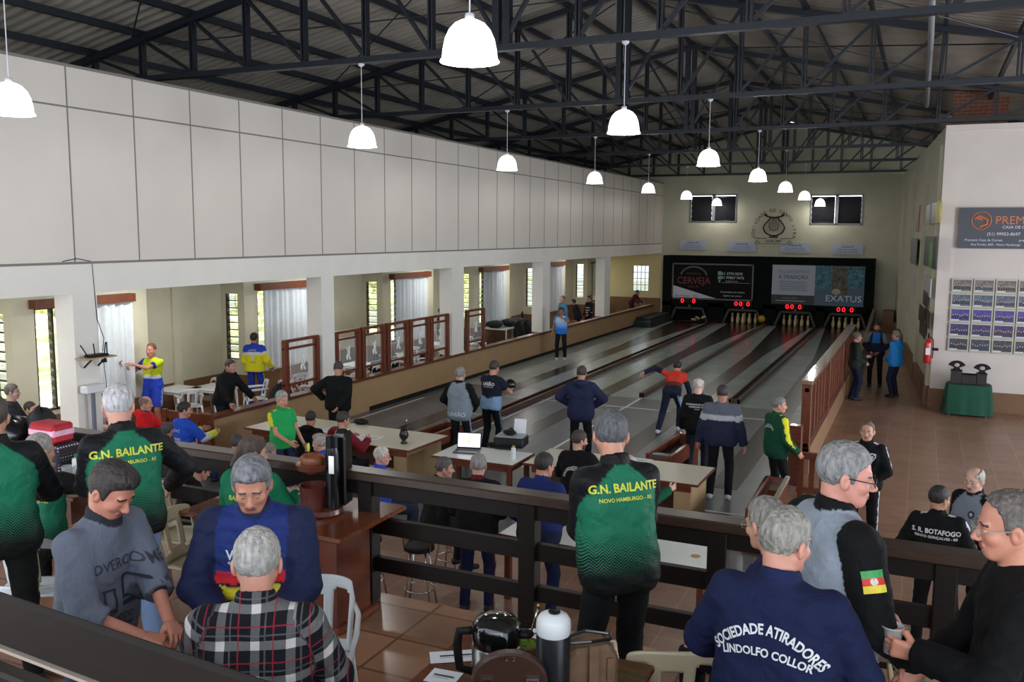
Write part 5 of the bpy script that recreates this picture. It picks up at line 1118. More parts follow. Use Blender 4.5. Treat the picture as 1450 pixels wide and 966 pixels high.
def person(label, px, py, z0, h=1.75, face=0, lean=0, side=0, twist=0, sit=None, crouch=0, RH=None, LH=None, RE=None, LE=None, RF=None, LF=None, hy=0, hp=0, ht=0,
           top=(60, 60, 60), pat=None, cloth=None, sleeve='long', low=(26, 28, 34), shorts=False, shoes=(30, 30, 34), hair='short', hc=(60, 48, 40), skin=(196, 146, 120),
           belly=0, bulk=0, hem=-.10, collar=None, curl=(.55, .55), glasses=False, back=None, puff=False, hood=False, legpat=None, cap_=None, loc=None, beard=None, hdir=(None, None), nohands=False, extras=None, q=1.0, wide=1.0, polo=False, cuff=1.0):
    s = h/1.75
    # ---- pose
    pz = .94-crouch if sit is None else sit/s+.10
    pel = np.array([0, 0, pz]); Rt = rotz(radians(twist))@rotx(radians(-lean))@roty(radians(side))
    T = lambda p: pel+Rt@np.asarray(p, float)
    tx, ty, tz = Rt[:, 0], Rt[:, 1], Rt[:, 2]
    shR, shL = T((.168*wide, -.01, .435)), T((-.168*wide, -.01, .435)); nb = T((0, -.005, .52))
    hc0 = T((0, .025, .575))+np.array([0, 0, .085])*.6+tz*.085*.4 if abs(lean) > 25 else T((0, .025, .658))
    Rh = rotz(radians(hy+twist))@rotx(radians(-hp-lean*.0))@roty(radians(ht))
    hd = lambda p: hc0+Rh@np.asarray(p, float)
    RH = np.array(RH if RH is not None else (.30, .06, pz-.14)); LH = np.array(LH if LH is not None else (-.30, .06, pz-.14))
    eR, hR = ik(shR, RH, .295, .265, RE if RE is not None else (.35, -1, -.2)); eL, hL = ik(shL, LH, .295, .265, LE if LE is not None else (-.35, -1, -.2))
    hipR, hipL = pel+Rt@np.array([.092, 0, -.03])*1, pel+Rt@np.array([-.092, 0, -.03])
    if sit is None: RF = np.array(RF if RF is not None else (.13, 0.02, .085)); LF = np.array(LF if LF is not None else (-.13, -.02, .085))
    else: RF = np.array(RF if RF is not None else (.15, .42, .085)); LF = np.array(LF if LF is not None else (-.15, .40, .085))
    kR, fR = ik(hipR, RF, .43, .42, (.12, 1, .15)); kL, fL = ik(hipL, LF, .43, .42, (-.12, 1, .15))
    # ---- root placed so that the crown is seen at (px, py)
    ft = radians(face); Rf = rotz(ft); crown = hd((0, -.01, .115))*s
    if loc is None: w = at(px, py, z0+crown[2]); off = Rf@crown; xy = (w[0]-off[0], w[1]-off[1])
    else: xy = loc
    t = root('person', (xy[0], xy[1], z0), ft, label, 'person')
    wpos = np.array([xy[0], xy[1], z0+1.2]); dist = float((wpos-CO)@_f)
    vox = min(max(dist*.0026/q, .0085), .019); vh = min(max(dist*.00125/q, .0036), .0075); vb = max(vox*1.25, .014)
    M_sk = skin_mat(skin); hm = hair_mat(hc)
    # ---- body: one mesh (limbs and trunk, head, hands)
    short = sleeve == 'short'; roll = sleeve == 'roll'
    def body(P):
        d = cap(P, T((0, 0, 0)), T((0, 0, .38)), .10, .11, (ty, .7)); d = smin(d, cap(P, T((-.12, 0, .43)), T((.12, 0, .43)), .05, .05), .05)
        d = smin(d, cap(P, T((0, 0, .47)), hd((0, -.02, -.03)), .056, .056), .03)
        for a, e, w_ in ((shR, eR, hR), (shL, eL, hL)):
            d = smin(d, cap(P, a, e, .042, .037), .03); d = smin(d, cap(P, e, w_, .038, .027), .012)
        for a, k_, f_ in ((hipR, kR, fR), (hipL, kL, fL)):
            d = smin(d, cap(P, a, k_, .075, .052), .03); d = smin(d, cap(P, k_, f_, .053, .036), .015)
            d = smin(d, cap(P, f_-np.array([0, .03, .04]), f_+np.array([0, .09, -.045]), .03, .025), .015)
        return d
    pts = np.array([T((0, 0, -.1)), shR, shL, eR, eL, hR, hL, kR, kL, fR, fL, hc0, hipR, hipL]); lo, hi = pts.min(0)-.16, pts.max(0)+.16; lo[2] = max(lo[2], .0)
    def scalp(P): return smax(body(P), (P-np.asarray(hc0, F32))@np.asarray(Rh[:, 2], F32)+.045, .01)
    v, f = nets(scalp, lo, hi, vb); parts = [(v, f, 0)]
    neck0 = Rh.T@(T((0, 0, .47))-hc0)
    def hfn(P):
        d = head_sdf(P); d = smin(d, cap(P, (0, -.03, -.05), neck0, .056, .062), .025); return smax(d, -(P[:, 2]+.20), .01)
    v, f = nets(hfn, (-.10, -.125, -.17), (.10, .13, .13), vh)
    c = v[f].mean(1); mi = np.zeros(len(f), int)
    lip = (((c[:, 0]/.026)**2+((c[:, 2]+.066)/.0125)**2) < 1) & (c[:, 1] > .088); mi[lip] = 1
    for sd in (-1, 1):
        ey = (np.linalg.norm((c-np.array([sd*.031, .0785, -.004]))/np.array([.0145, .0135, .0075]), axis=1) < 1.0) & (c[:, 1] > .080) & (c[:, 2] < (-.0005 if hp < 12 else -.0045)); mi[ey] = 2
        ir = (np.hypot(c[:, 0]-sd*.031, c[:, 2]+(.004 if hp < 12 else .007)) < .0056) & ey; mi[ir] = 3
        br = (np.abs(c[:, 2]-.021-.15*(.031-np.abs(c[:, 0]))) < .0042) & (np.abs(c[:, 0]-sd*.032) < .019) & (c[:, 1] > .072); mi[br] = 4
    if beard: bm_ = (c[:, 1] > .02) & (c[:, 2] < -.045) & (c[:, 2] > -.125) & ~lip; mi[bm_] = 4
    vv = hc0+v@Rh.T; parts.append((vv, f, mi))
    if not nohands:
        for hh, ee, sd, cu, hdv in ((hR, eR, 1, curl[0], hdir[0]), (hL, eL, -1, curl[1], hdir[1])):
            fx = unit(hh-ee) if hdv is None else unit(hdv[0]); 
            pn = np.array([-sd*1.0, .15, -.1]) if hdv is None or len(hdv) < 2 else np.array(hdv[1], float)
            pn = pn-fx*(pn@fx); pn = unit(pn); yy = np.cross(pn, fx)  # z x x = y
            sg = 1 if (yy@np.array([0, 1, .5])) >= 0 else -1
            if hdv is not None and len(hdv) > 2: sg = hdv[2]
            v, f = nets(hand_sdf(cu, sg), (-.03, -.075, -.05), (.19, .075, .11), vh*.95)
            Rm = np.stack([fx, yy, pn], 1); parts.append((hh+(v*.96)@Rm.T, f, 0))
    mesh_obj('body', parts, [M_sk, M_lips, M_eye, M_iris, hair_mat(beard or tuple(int(q_*.62) for q_ in hc))], t, scale=s)
    # ---- hair
    if hair and hair != 'none':
        v, f = nets(hair_sdf(hair), (-.11, -.19, -.2), (.11, .13, .155), vh*1.0)
        if len(f): mesh_obj('hair', [(hc0+v@Rh.T, f, 0)], [hm], t, scale=s)
    if cap_:
        def cf(P): d = ells(P, (0, -.012, .055), (.093, .115, .085)); d = smax(d, .035-P[:, 2], .006); return smin(d, ells(P, (0, .12, .045), (.062, .075, .008)), .01)
        v, f = nets(cf, (-.11, -.14, .02), (.11, .21, .16), vh); mesh_obj('cap', [(hc0+v@Rh.T, f, 0)], [mat('cap_%d_%d_%d' % cap_, cap_, .8)], t, scale=s)
    # ---- top garment
    b_ = .012+bulk; ph = (px*.37+py*.11) % 6.28; aR, aL = unit(eR-shR), unit(eL-shL)
    n_t = lambda P: (P-np.asarray(pel, F32))@np.asarray(Rt, F32)
    def torso(P):
        L = n_t(P)
        d = cap(L, (-.075*wide, 0, -.03), (.075*wide, 0, -.03), .112+b_, .112+b_, ((0, 1, 0), .92)); d = smin(d, cap(L, (-.06*wide, .008+belly*.4, .12), (.06*wide, .008+belly*.4, .12), .104+b_+belly, .104+b_+belly, ((0, 1, 0), .95)), .08)
        d = smin(d, cap(L, (-.075*wide, .0, .31), (.075*wide, .0, .31), .102+b_, .102+b_, ((0, 1, 0), .92)), .09); d = smin(d, cap(L, (-.105*wide, -.01, .415), (.105*wide, -.01, .415), .066+b_*.6, .066+b_*.6), .06)
        for q_ in (-1, 1): d = smin(d, cap(L, (q_*.03, -.012, .468), (q_*.15*wide, -.01, .43), .052+b_*.3, .045+b_*.4), .04)
        d = smin(d, cap(L, (-.01, -.01, .44), (.01, -.01, .44), .072+b_*.5, .072+b_*.5), .05)
        if hood: d = smin(d, ells(L, (0, -.10, .50), (.12, .075, .06)), .04)
        if puff: d = d-.009*np.abs(np.sin((L[:, 2]+.25*np.abs(L[:, 0]))*58))+.004
        return smax(d, (hem-L[:, 2]), .01)
    def arm(P, a, e, w_, sd):
        r0, r1, r2 = .056+b_*.65, .047+b_*.6, (.039+b_*.5)
        d = smin(cap(P, a, e, r0, r1), cap(P, e, w_, r1, r2), .015)
        if puff: d = d-.006*np.abs(np.sin(((P-np.asarray(a, F32))@np.asarray(unit(e-a), F32))*60))
        if short: u = unit(e-a); cutp = a+(e-a)*.62; cap_d = (P-np.asarray(cutp, F32))@np.asarray(u, F32); d = smax(cap(P, a, e, r0, r1+.008), cap_d, .006)
        elif roll: u = unit(w_-e); cutp = e+(w_-e)*.35; d = smax(d, (P-np.asarray(cutp, F32))@np.asarray(u, F32), .008)
        else: u = unit(w_-e); cutp = w_+u*.005*cuff; d = smax(d, (P-np.asarray(cutp, F32))@np.asarray(u, F32), .008)
        return d
    cz = .524
    def collar_d(P):
        L = n_t(P); q_ = np.stack([np.hypot(L[:, 0], (L[:, 1]+.006)*.95)-.063, L[:, 2]-cz-.18*(-L[:, 1])], 1); return np.hypot(q_[:, 0], q_[:, 1]*.33)-.0135
    def comps(P):
        return np.stack([torso(P), arm(P, shR, eR, hR, 1), arm(P, shL, eL, hL, -1), collar_d(P) if collar is not None else np.full(len(P), 9, F32)])
    fa = .006 if not puff else .001
    def topf(P):
        C = comps(P); d = smin(smin(C[0], C[1], .022), C[2], .022)
        d = d+fa*nz3(P, 26, ph)+fa*.5*nz3(P, 55, ph+2)
        if collar is not None: d = smin(d, C[3], .010)
        return d
    pts = np.array([T((0, 0, hem)), shR, shL, eR, eL]+([] if short else [hR, hL])+[nb]); lo, hi = pts.min(0)-.17-bulk-belly, pts.max(0)+.15+bulk+belly*.5
    c8 = np.array([T((x, y_, z_)) for x in (-.22, .22) for y_ in (-.16, .16) for z_ in (hem, .5)]); lo = np.minimum(lo, c8.min(0)); hi = np.maximum(hi, c8.max(0))
    v, f = nets(topf, lo, hi, vox)
    P = v.astype(F32); C = comps(P); zone = C.argmin(0); L = n_t(P)
    dye = np.tile(np.array(lin(top)), (len(P), 1)); 
    sl = np.zeros((len(P), 2))   # along the sleeve 0..2, and how far outward
    for k, (a, e, w_, sd) in ((1, (shR, eR, hR, 1)), (2, (shL, eL, hL, -1))):
        m = zone == k; t1 = ((P-a)@unit(e-a))/.295; t2 = ((P-e)@unit(w_-e))/.265; al = np.where(t2 > 0, 1+t2, np.clip(t1, -1, 1))
        ax = np.where((t2 > 0)[:, None], e+np.outer(np.clip(t2, 0, 1)*.265, unit(w_-e)), a+np.outer(np.clip(t1, 0, 1)*.295, unit(e-a)))
        out = unit(tx*sd+tz*.35-ty*.1); u1, u2 = unit(e-a), unit(w_-e); o1 = unit(out-u1*(out@u1)); o2 = unit(out-u2*(out@u2)); sl[m, 0] = al[m]; sl[m, 1] = (np.where(t2 > 0, (P-ax)@o2, (P-ax)@o1)/(.052+b_))[m]
    ctx = dict(L=L, zone=zone, sl=sl, dye=dye, P=P, C=C)
    if pat: pat(ctx)
    if collar is not None: dye[zone == 3] = lin(collar)
    cut = L.copy(); ms = zone > 0; cut[ms, 2] = np.where(zone[ms] < 3, -sl[ms, 0]*.28, L[ms, 2]); 
    if cloth is M_chev: cut[(zone > 0)] = (0, 0, 5)
    nm = {'long': 'jacket', 'short': 'shirt', 'roll': 'sweater'}[sleeve]
    shirt = mesh_obj(nm, [(v, f, 0)], [cloth or M_cl], t, attrs={'dye': ('FLOAT_COLOR', np.concatenate([dye, np.ones((len(dye), 1))], 1)), 'cut': ('FLOAT_VECTOR', cut)}, scale=s)
    # ---- trousers
    lr = .0 if not shorts else .012
    def legs(P):
        d = cap(P, hipR+np.array([0, 0, .04]), hipL+np.array([0, 0, .04]), .108, .108, (ty, .95)); dl = None
        for a, k_, f_ in ((hipR, kR, fR), (hipL, kL, fL)):
            e = cap(P, a, k_, .092+lr, .068+lr*2)
            if not shorts: u = unit(f_-k_); e = smin(e, cap(P, k_, f_, .068, .056), .02); e = smax(e, (P-np.asarray(f_+u*.035, F32))@np.asarray(u, F32), .006)
            else: u = unit(k_-a); e = smax(e, (P-np.asarray(k_-u*.05, F32))@np.asarray(u, F32), .006)
            dl = e if dl is None else np.minimum(dl, e)
        d = smin(d, dl, .03); d = smax(d, n_t(P)[:, 2]-.06, .01)
        return d+.004*nz3(P, 22, ph+1)+.002*nz3(P, 50, ph)
    pts = np.array([hipR, hipL, kR, kL]+([] if shorts else [fR, fL])+[T((0, 0, .06))]); lo, hi = pts.min(0)-.14, pts.max(0)+.14; lo[2] = max(lo[2], .004)
    v, f = nets(legs, lo, hi, vox*1.15); P = v.astype(F32); dye = np.tile(np.array(lin(low)), (len(P), 1))
    if legpat: 
        dl = np.abs(P[:, 0]*0)
        for a, k_, f_, sd in ((hipR, kR, fR, 1), (hipL, kL, fL, -1)):
            t1 = np.clip(((P-a)@(k_-a))/((k_-a)@(k_-a)), 0, 1); t2 = np.clip(((P-k_)@(f_-k_))/((f_-k_)@(f_-k_)), 0, 1)
            q1 = a+np.outer(t1, k_-a); q2 = k_+np.outer(t2, f_-k_); d1 = np.linalg.norm(P-q1, axis=1); d2 = np.linalg.norm(P-q2, axis=1); ax = np.where((d1 < d2)[:, None], q1, q2); dd_ = np.minimum(d1, d2)
            o_ = ((P-ax)@(np.array([sd, 0, 0])@Rt.T))/.07; fr = ((P-ax)@Rt[:, 1])/.07
            m = (o_ > .55) & (np.abs(fr) < .32) & (dd_ < .11)
            dye[m] = lin(legpat)
    mesh_obj('shorts' if shorts else 'trousers', [(v, f, 0)], [M_cl], t, attrs={'dye': ('FLOAT_COLOR', np.concatenate([dye, np.ones((len(dye), 1))], 1))}, scale=s)
    # ---- shoes
    for f_, k_ in ((fR, kR), (fL, kL)):
        base = f_-np.array([0, 0, .085]); pit = 0
        def sf(P):
            q_ = P-np.asarray(base, F32)
            d = cap(q_, (0, -.04, .045), (0, .0, .06), .040, .042); d = smin(d, cap(q_, (0, -.035, .035), (0, .15, .03), .040, .036, ((1, 0, 0), 1.05)), .03); return smax(d, .004-q_[:, 2], .004)
        v, f = nets(sf, base+np.array([-.06, -.1, 0]), base+np.array([.06, .21, .12]), max(vox*.8, .009))
        mi = (v[f].mean(1)[:, 2]-base[2] < .022).astype(int)
        mesh_obj('shoe', [(v, f, mi)], [mat('shoe_%d_%d_%d' % shoes, shoes, .6), mat('shoe_sole', (200, 200, 200), .6) if sum(shoes) > 200 or shoes[2] > 40 else M_black], t, scale=s)
    # ---- glasses
    if glasses:
        m = MB()
        for sd in (-1, 1):
            pts = [hd((sd*(.033+.024*cos(a)), .109-.004*abs(cos(a)), -.004+.017*sin(a))) for a in np.linspace(0, 2*pi, 17)]; m.tube(pts, .0017, 5, cap=False)
            m.tube([hd((sd*.057, .104, .0)), hd((sd*.076, .08, .004)), hd((sd*.085, .0, .006)), hd((sd*.084, -.02, -.01))], .0019, 5)
        m.tube([hd((-.01, .11, .0)), hd((0, .113, .004)), hd((.01, .11, .0))], .0018, 5)
        m.v = [tuple(np.array(p)*s) for p in m.v]; m.build('glasses', mat('glasses_%s' % str(glasses), (24, 22, 22) if glasses == 1 else (150, 140, 130), .3), t)
    # ---- lettering and emblems laid on the cloth
    if back:
        me = shirt.data; bvh = BVHTree.FromPolygons([v_.co[:] for v_ in me.vertices], [tuple(p.vertices) for p in me.polygons])
        for k, (txt, cx_, cz_, sz, colr, opts) in enumerate(back):
            sidev = opts.get('side', 'back'); m = MB()
            if callable(txt): V2, Fq = txt()
            else: V2, Fq = text_geo(txt, 'CENTER', opts.get('bold', .015))
            V2 = V2*sz*np.array([opts.get('sx', 1), 1])
            # cut long outline edges so the letters follow the cloth
            bm = bmesh.new(); vs = [bm.verts.new((a, b, 0)) for a, b in V2]
            for ff in Fq:
                try: bm.faces.new([vs[i] for i in ff])
                except ValueError: pass
            bmesh.ops.triangulate(bm, faces=bm.faces)
            for _ in range(2):
                es = [e for e in bm.edges if e.calc_length() > .018]
                if es: bmesh.ops.subdivide_edges(bm, edges=es, cuts=1)
            bmesh.ops.triangulate(bm, faces=bm.faces); bm.verts.index_update()
            V2 = np.array([vv_.co[:2] for vv_ in bm.verts]); Fq = [tuple(v_.index for v_ in ff.verts) for ff in bm.faces]; bm.free()
            if 'arc' in opts: R_ = opts['arc']; a = V2[:, 0]/R_; rr = R_+V2[:, 1]; V2 = np.stack([rr*np.sin(a), rr*np.cos(a)-R_], 1)
            if 'rot' in opts: a = radians(opts['rot']); V2 = V2@np.array([[cos(a), sin(a)], [-sin(a), cos(a)]])
            out = []
            for a, b in V2:
                if sidev == 'back': o_ = T((cx_+a, -.45, cz_+b)); dr = ty
                elif sidev == 'front': o_ = T((cx_-a, .45, cz_+b)); dr = -ty
                else:   # on the outer side of a sleeve
                    sd = 1 if sidev == 'R' else -1; A, E_ = (shR, eR) if sd == 1 else (shL, eL); u = unit(E_-A); on = unit(tx*sd-ty*opts.get('turn', .0)); on = unit(on-u*(on@u)); w_ = np.cross(on, u)*-1
                    o_ = A+u*(cx_)-u*b+w_*a*-1+on*.4; dr = -on
                hit = bvh.ray_cast(Vector(o_*s), Vector(dr)); pnt = np.array(hit[0]) if hit[0] is not None else None
                out.append(pnt)
            good = [p is not None for p in out]
            if sum(good) < 3: continue
            A_ = [(p-np.array(dr)*.004) if p is not None else np.zeros(3) for p in out]; Fk = [ff for ff in Fq if all(good[i] for i in ff)]
            m.add(A_, Fk); m.build(opts.get('name', 'lettering'), mat('print_%d_%d_%d' % colr, colr, .6), shirt)
    if extras: extras(t, dict(T=T, hd=hd, hR=hR, hL=hL, eR=eR, eL=eL, s=s, shR=shR, shL=shL, ty=ty, tx=tx, tz=tz, fR=fR, fL=fL))
    return t
# ================================================================== THE PEOPLE
def C3(c): return np.array(lin(c))
def setc(x, m, c): x['dye'][m] = C3(c)
def p_bail(x):
    L, z = x['L'], x['zone']; setc(x, z == 0, (24, 108, 80)); setc(x, (z == 1) | (z == 2), (16, 18, 22)); setc(x, (np.abs(L[:, 0]) > .07+(.485-L[:, 2])*1.1) & (L[:, 2] > .2), (16, 18, 22)); setc(x, (z == 0) & (L[:, 2] < -.085), (24, 108, 80))
def raglan(body, slv, yoke=.85, cut0=.065):
    def f(x): L, z = x['L'], x['zone']; setc(x, z == 0, body); setc(x, (z == 1) | (z == 2), slv); setc(x, (np.abs(L[:, 0]) > cut0+(.50-L[:, 2])*yoke) & (L[:, 2] > .25), slv)
    return f
def sl_stripe(body, c, w=.35, base=None):
    def f(x):
        if base: base(x)
        m = (x['zone'] > 0) & (x['zone'] < 3) & (x['sl'][:, 1] > 1-w); setc(x, m, c)
        m = (x['zone'] == 0) & (np.abs(x['L'][:, 0]) > .09) & (x['L'][:, 2] > .485-.0*x['L'][:, 2]) & (np.abs(x['L'][:, 1]+.01) < .028); setc(x, m, c)
    return f
def zbands(bands, base=None, sleeves=True):
    def f(x):
        if base: base(x)
        for z0, z1, c in bands:
            m = (x['L'][:, 2] > z0) & (x['L'][:, 2] <= z1)
            if not sleeves: m &= x['zone'] == 0
            else:
                s_ = x['zone'] > 0; m = np.where(s_ & (x['zone'] < 3), (-x['sl'][:, 0]*.29+.45 > z0) & (-x['sl'][:, 0]*.29+.45 <= z1), m)
            setc(x, m, c)
    return f
def grad(c0, c1, z0, z1, base=None):
    def f(x):
        if base: base(x)
        t = ss(x['L'][:, 2], z0, z1)[:, None]; m = x['zone'] == 0; x['dye'][m] = (C3(c0)*(1-t)+C3(c1)*t)[m]
    return f
YEL = (206, 208, 70); BW = (206, 206, 210)
BT = lambda sc=1, z=.36: [('G.N. BAILANTE', 0, z, .058*sc, YEL, {'bold': .03, 'sx': .95}), ('NOVO HAMBURGO - RS', 0, z-.045*sc, .026*sc, YEL, {'bold': .02})]
def shield():
    V = [(-.5, .5), (-.5, 0), (0, -.7), (.5, 0), (.5, .5), (0, .62)]; return np.array(V, float), [(0, 1, 2, 3, 4, 5)]
def star():
    V = [((1 if i % 2 == 0 else .42)*sin(i*pi/5), (1 if i % 2 == 0 else .42)*cos(i*pi/5)) for i in range(10)]; return np.array(V)*.5, [tuple(range(10))]
def rect(w, h, x=0, y=0): return lambda: (np.array([(x-w/2, y-h/2), (x+w/2, y-h/2), (x+w/2, y+h/2), (x-w/2, y+h/2)]), [(0, 1, 2, 3)])
def disc(): return np.array([(cos(a)*.5, sin(a)*.5) for a in np.linspace(0, 2*pi, 17)[:-1]]), [tuple(range(16))]
def frameq(w, h, t): 
    def f():
        V = []; F = []
        for (a, b, c, d) in ((-w/2, -h/2, w/2, -h/2+t), (-w/2, h/2-t, w/2, h/2), (-w/2, -h/2, -w/2+t, h/2), (w/2-t, -h/2, w/2, h/2)):
            n = len(V); V += [(a, b), (c, b), (c, d), (a, d)]; F.append((n, n+1, n+2, n+3))
        return np.array(V), F
    return f
def checker():
    V = []; F = []
    rs = np.random.RandomState(5)
    for r_ in range(9):
        for c_ in range(6):
            if (r_+c_) % 2 or abs(c_-r_*.5) > 2.2: continue
            n = len(V); x, y = c_*.1, -r_*.1; V += [(x-.05, y-.05), (x+.05, y-.05), (x+.05, y+.05), (x-.05, y+.05)]; F.append((n, n+1, n+2, n+3))
    return np.array(V), F
BLK = (12, 13, 15); NAVY = (24, 30, 62)
def toworld(t, p): a = t.rotation_euler.z; q = rotz(a)@np.asarray(p, float); return np.array(t.location)+q
# ---- on the gallery platform
person('man in a green and black team jacket at the centre rail, seen from behind', 865, 584, PZ, 1.84, face=44, lean=9, RH=(.14, .42, 1.05), LH=(-.04, .40, 1.08), RE=(.6, -.6, -.6), LE=(-.25, -.3, -1), hp=14, hy=-20,
       top=(24, 108, 80), pat=p_bail, cloth=M_chev, collar=BLK, low=(14,15,18), hc=(84, 84, 88), hair='short', belly=.02, bulk=.02, hem=-.13, skin=(196, 140, 116), back=BT(1.02, .385), wide=1.0, q=1.1)
person('white-haired man in a green and black team jacket and light jeans, standing by the bags', 168, 547, PZ, 1.83, face=62, lean=6, RH=(.34, .30, 1.0), LH=(-.12, .42, 1.05), RE=(1, -.6, -.2), hp=12, hy=-28,
       top=(24, 108, 80), pat=p_bail, cloth=M_chev, collar=BLK, low=(128, 152, 190), hc=(186, 182, 186), bulk=.02, hem=-.12, belly=.01, skin=(206, 150, 134), back=BT(1.1, .375), wide=1.0)
person('dark-haired man in a green and black team jacket cut by the left edge', -14, 562, PZ, 1.82, face=60, lean=4, RH=(.2, .36, 1.06), LH=(-.1, .40, 1.05), RE=(.6, -1, -.2), hp=10, hy=-12,
       top=(24, 108, 80), pat=p_bail, cloth=M_chev, collar=BLK, low=(20, 22, 22), legpat=(180, 180, 60), hc=(70, 62, 56), bulk=.02, hem=-.13, skin=(190, 136, 112))
chair_px(52, 745, PZ, 30, 'white plastic chair under the seated man in the green team jacket')
person('balding man in a green team jacket seated on the white chair at the left', 57, 616, PZ, 1.74, face=26, sit=.43, lean=12, RH=(.24, .42, .95), LH=(-.2, .45, .95), hp=10, hy=-28,
       top=(24, 108, 80), pat=p_bail, cloth=M_chev, collar=BLK, low=(14,15,18), hc=(150, 144, 140), hair='reced', skin=(196, 150, 128), back=BT(1.0, .34), belly=.02, bulk=.018)
def _hold(t, d):
    p = toworld(t, (d['hR']+d['hL'])/2*d['s']+rotz(0)@np.array([0, .10, .0])); m = MB(); m.b2((-.035, -.07, 0), (.035, .07, .012)); tag(m.build('mobile_phone', M_gb, loc=p, bevel=.003), 'dark mobile phone in the hands of the man in the grey sweatshirt', 'phone')
person('dark-haired man in a grey printed sweatshirt looking down at his hands', 172, 664, PZ, 1.76, face=-84, lean=10, RH=(.14, .40, 1.0), LH=(.02, .44, 1.02), RE=(1, -.9, -.7), LE=(-1, -.5, -.6), hp=34, hy=2,
       top=(104, 110, 126), sleeve='roll', collar=(44, 46, 54), low=(60, 76, 110), hc=(46, 38, 36), hair='thick', skin=(198, 132, 112), bulk=.024, belly=.01, curl=(1.0, 1.1), hem=-.11, q=1.15, wide=1.0,
       hdir=((unit((-.45, 1, -.25)), (-.2, -.1, -1), 1), (unit((.55, 1, -.3)), (.2, -.1, -1), 1)),
       back=[('OVERCOME', .0, .33, .062, (44, 46, 60), {'side': 'front', 'bold': .005}), (frameq(1, .85, .09), -.055, .235, .13, (40, 42, 56), {'side': 'front', 'name': 'print'}), (frameq(.55, .9, .09), .075, .19, .11, (40, 42, 56), {'side': 'front', 'name': 'print'}),
             (disc, -.055, .24, .05, (40, 42, 56), {'side': 'front', 'name': 'print'}), (checker, .11, .14, .26, (40, 42, 60), {'side': 'front', 'name': 'print'}), ('CCC', -.01, .08, .04, (40, 42, 56), {'side': 'front'}), ('SYSTEM', -.02, .03, .03, (40, 42, 56), {'side': 'front'}), (rect(.9, .16), -.05, .155, .13, (40, 42, 56), {'side': 'front', 'name': 'print'})])
person('grey-haired man in a blue jacket with red and yellow chest bands looking down', 354, 656, PZ, 1.76, face=-150, lean=12, RH=(.10, .36, 1.02), LH=(-.08, .38, 1.0), RE=(1, -.4, -.8), LE=(-1, -.4, -.8), hp=24, hy=4,
       top=(30, 48, 112), cloth=M_strp, pat=lambda x: (zbands([(.225, .275, (196, 34, 44)), (.215, .225, (16, 18, 30)), (.155, .215, (214, 200, 50)), (.145, .155, (16, 18, 30)), (.07, .145, (196, 34, 44)), (-.3, .07, (28, 34, 70)), (.30, .36, (40, 56, 110))], sleeves=False)(x), setc(x, (x['zone'] == 1) | (x['zone'] == 2), (28, 35, 68)), None),
       collar=(34, 40, 74), low=(28, 30, 50), hc=(112, 112, 118), hair='thick', skin=(184, 128, 104), bulk=.036, belly=.03, wide=1.12, q=1.15, back=[('W', .085, .335, .06, (200, 204, 220), {'side': 'front', 'bold': .03}), ('wilson' if False else 'sport', .085, .315, .022, (200, 204, 220), {'side': 'front'})])
person('grey-haired man in a black, white and red plaid flannel shirt, seen from behind', 364, 753, PZ, 1.70, face=30, lean=7, RH=(.12, .34, 1.05), LH=(-.12, .34, 1.05), RE=(1, -.5, -.6), LE=(-1, -.5, -.6), hp=14, hy=4,
       top=(40, 40, 46), cloth=M_plaid, collar=(46, 46, 52), low=(40, 44, 60), hc=(158, 154, 150), skin=(196, 140, 120), bulk=.022, wide=1.08, q=1.2)
person('grey-haired man in a navy jacket with arched white lettering, seen from behind', 1118, 724, PZ, 1.76, face=-8, lean=6, RH=(.16, .34, 1.02), LH=(-.2, .34, 1.02), RE=(1, -.5, -.7), LE=(-1, -.5, -.6), hp=12, hy=-24,
       top=(20, 27, 60), collar=(24, 32, 68), low=(24, 26, 40), hc=(134, 130, 122), skin=(196, 138, 120), bulk=.034, belly=.02, wide=1.10, q=1.15,
       back=[('SOCIEDADE ATIRADORES', 0, .345, .052, BW, {'bold': .03, 'arc': .22, 'sx': .72}), ('LINDOLFO COLLOR', 0, .268, .042, BW, {'bold': .03, 'arc': .5, 'sx': .85})])
person('tall man with black-rimmed glasses in a grey and black jacket, looking right', 1203, 632, PZ, 1.90, face=-52, lean=5, RH=(.26, .24, .93), LH=(-.1, .30, .95), RE=(.6, -1, -.3), hp=8, hy=-30,
       top=(140, 148, 160), pat=raglan((140, 148, 160), BLK, .45, .155), collar=BLK, low=(14,15,18), legpat=(210, 212, 220), hc=(126, 124, 124), skin=(202, 140, 124), bulk=.034, belly=.045, glasses=1, q=1.15, wide=1.10,
       back=[(rect(.9, .3, 0, .3), .13, 0, .09, (60, 150, 80), {'side': 'R', 'name': 'flag_patch', 'turn': .25}), (rect(.9, .3, 0, 0), .13, 0, .09, (200, 50, 44), {'side': 'R', 'name': 'flag_patch', 'turn': .25}), (rect(.9, .3, 0, -.3), .13, 0, .09, (220, 200, 60), {'side': 'R', 'name': 'flag_patch', 'turn': .25}), (disc, .13, 0, .028, (210, 200, 190), {'side': 'R', 'name': 'flag_patch', 'turn': .25})])
def _cup(t, d):
    f = unit(d['hL']-d['eL']); p = toworld(t, (d['hL']+f*.085)*d['s']); cup(0, 0, p[2]-.03, 'clear plastic cup held by the man in black at the right edge', p=(p[0]-.02, p[1]-.0), h=.11, r=.042)
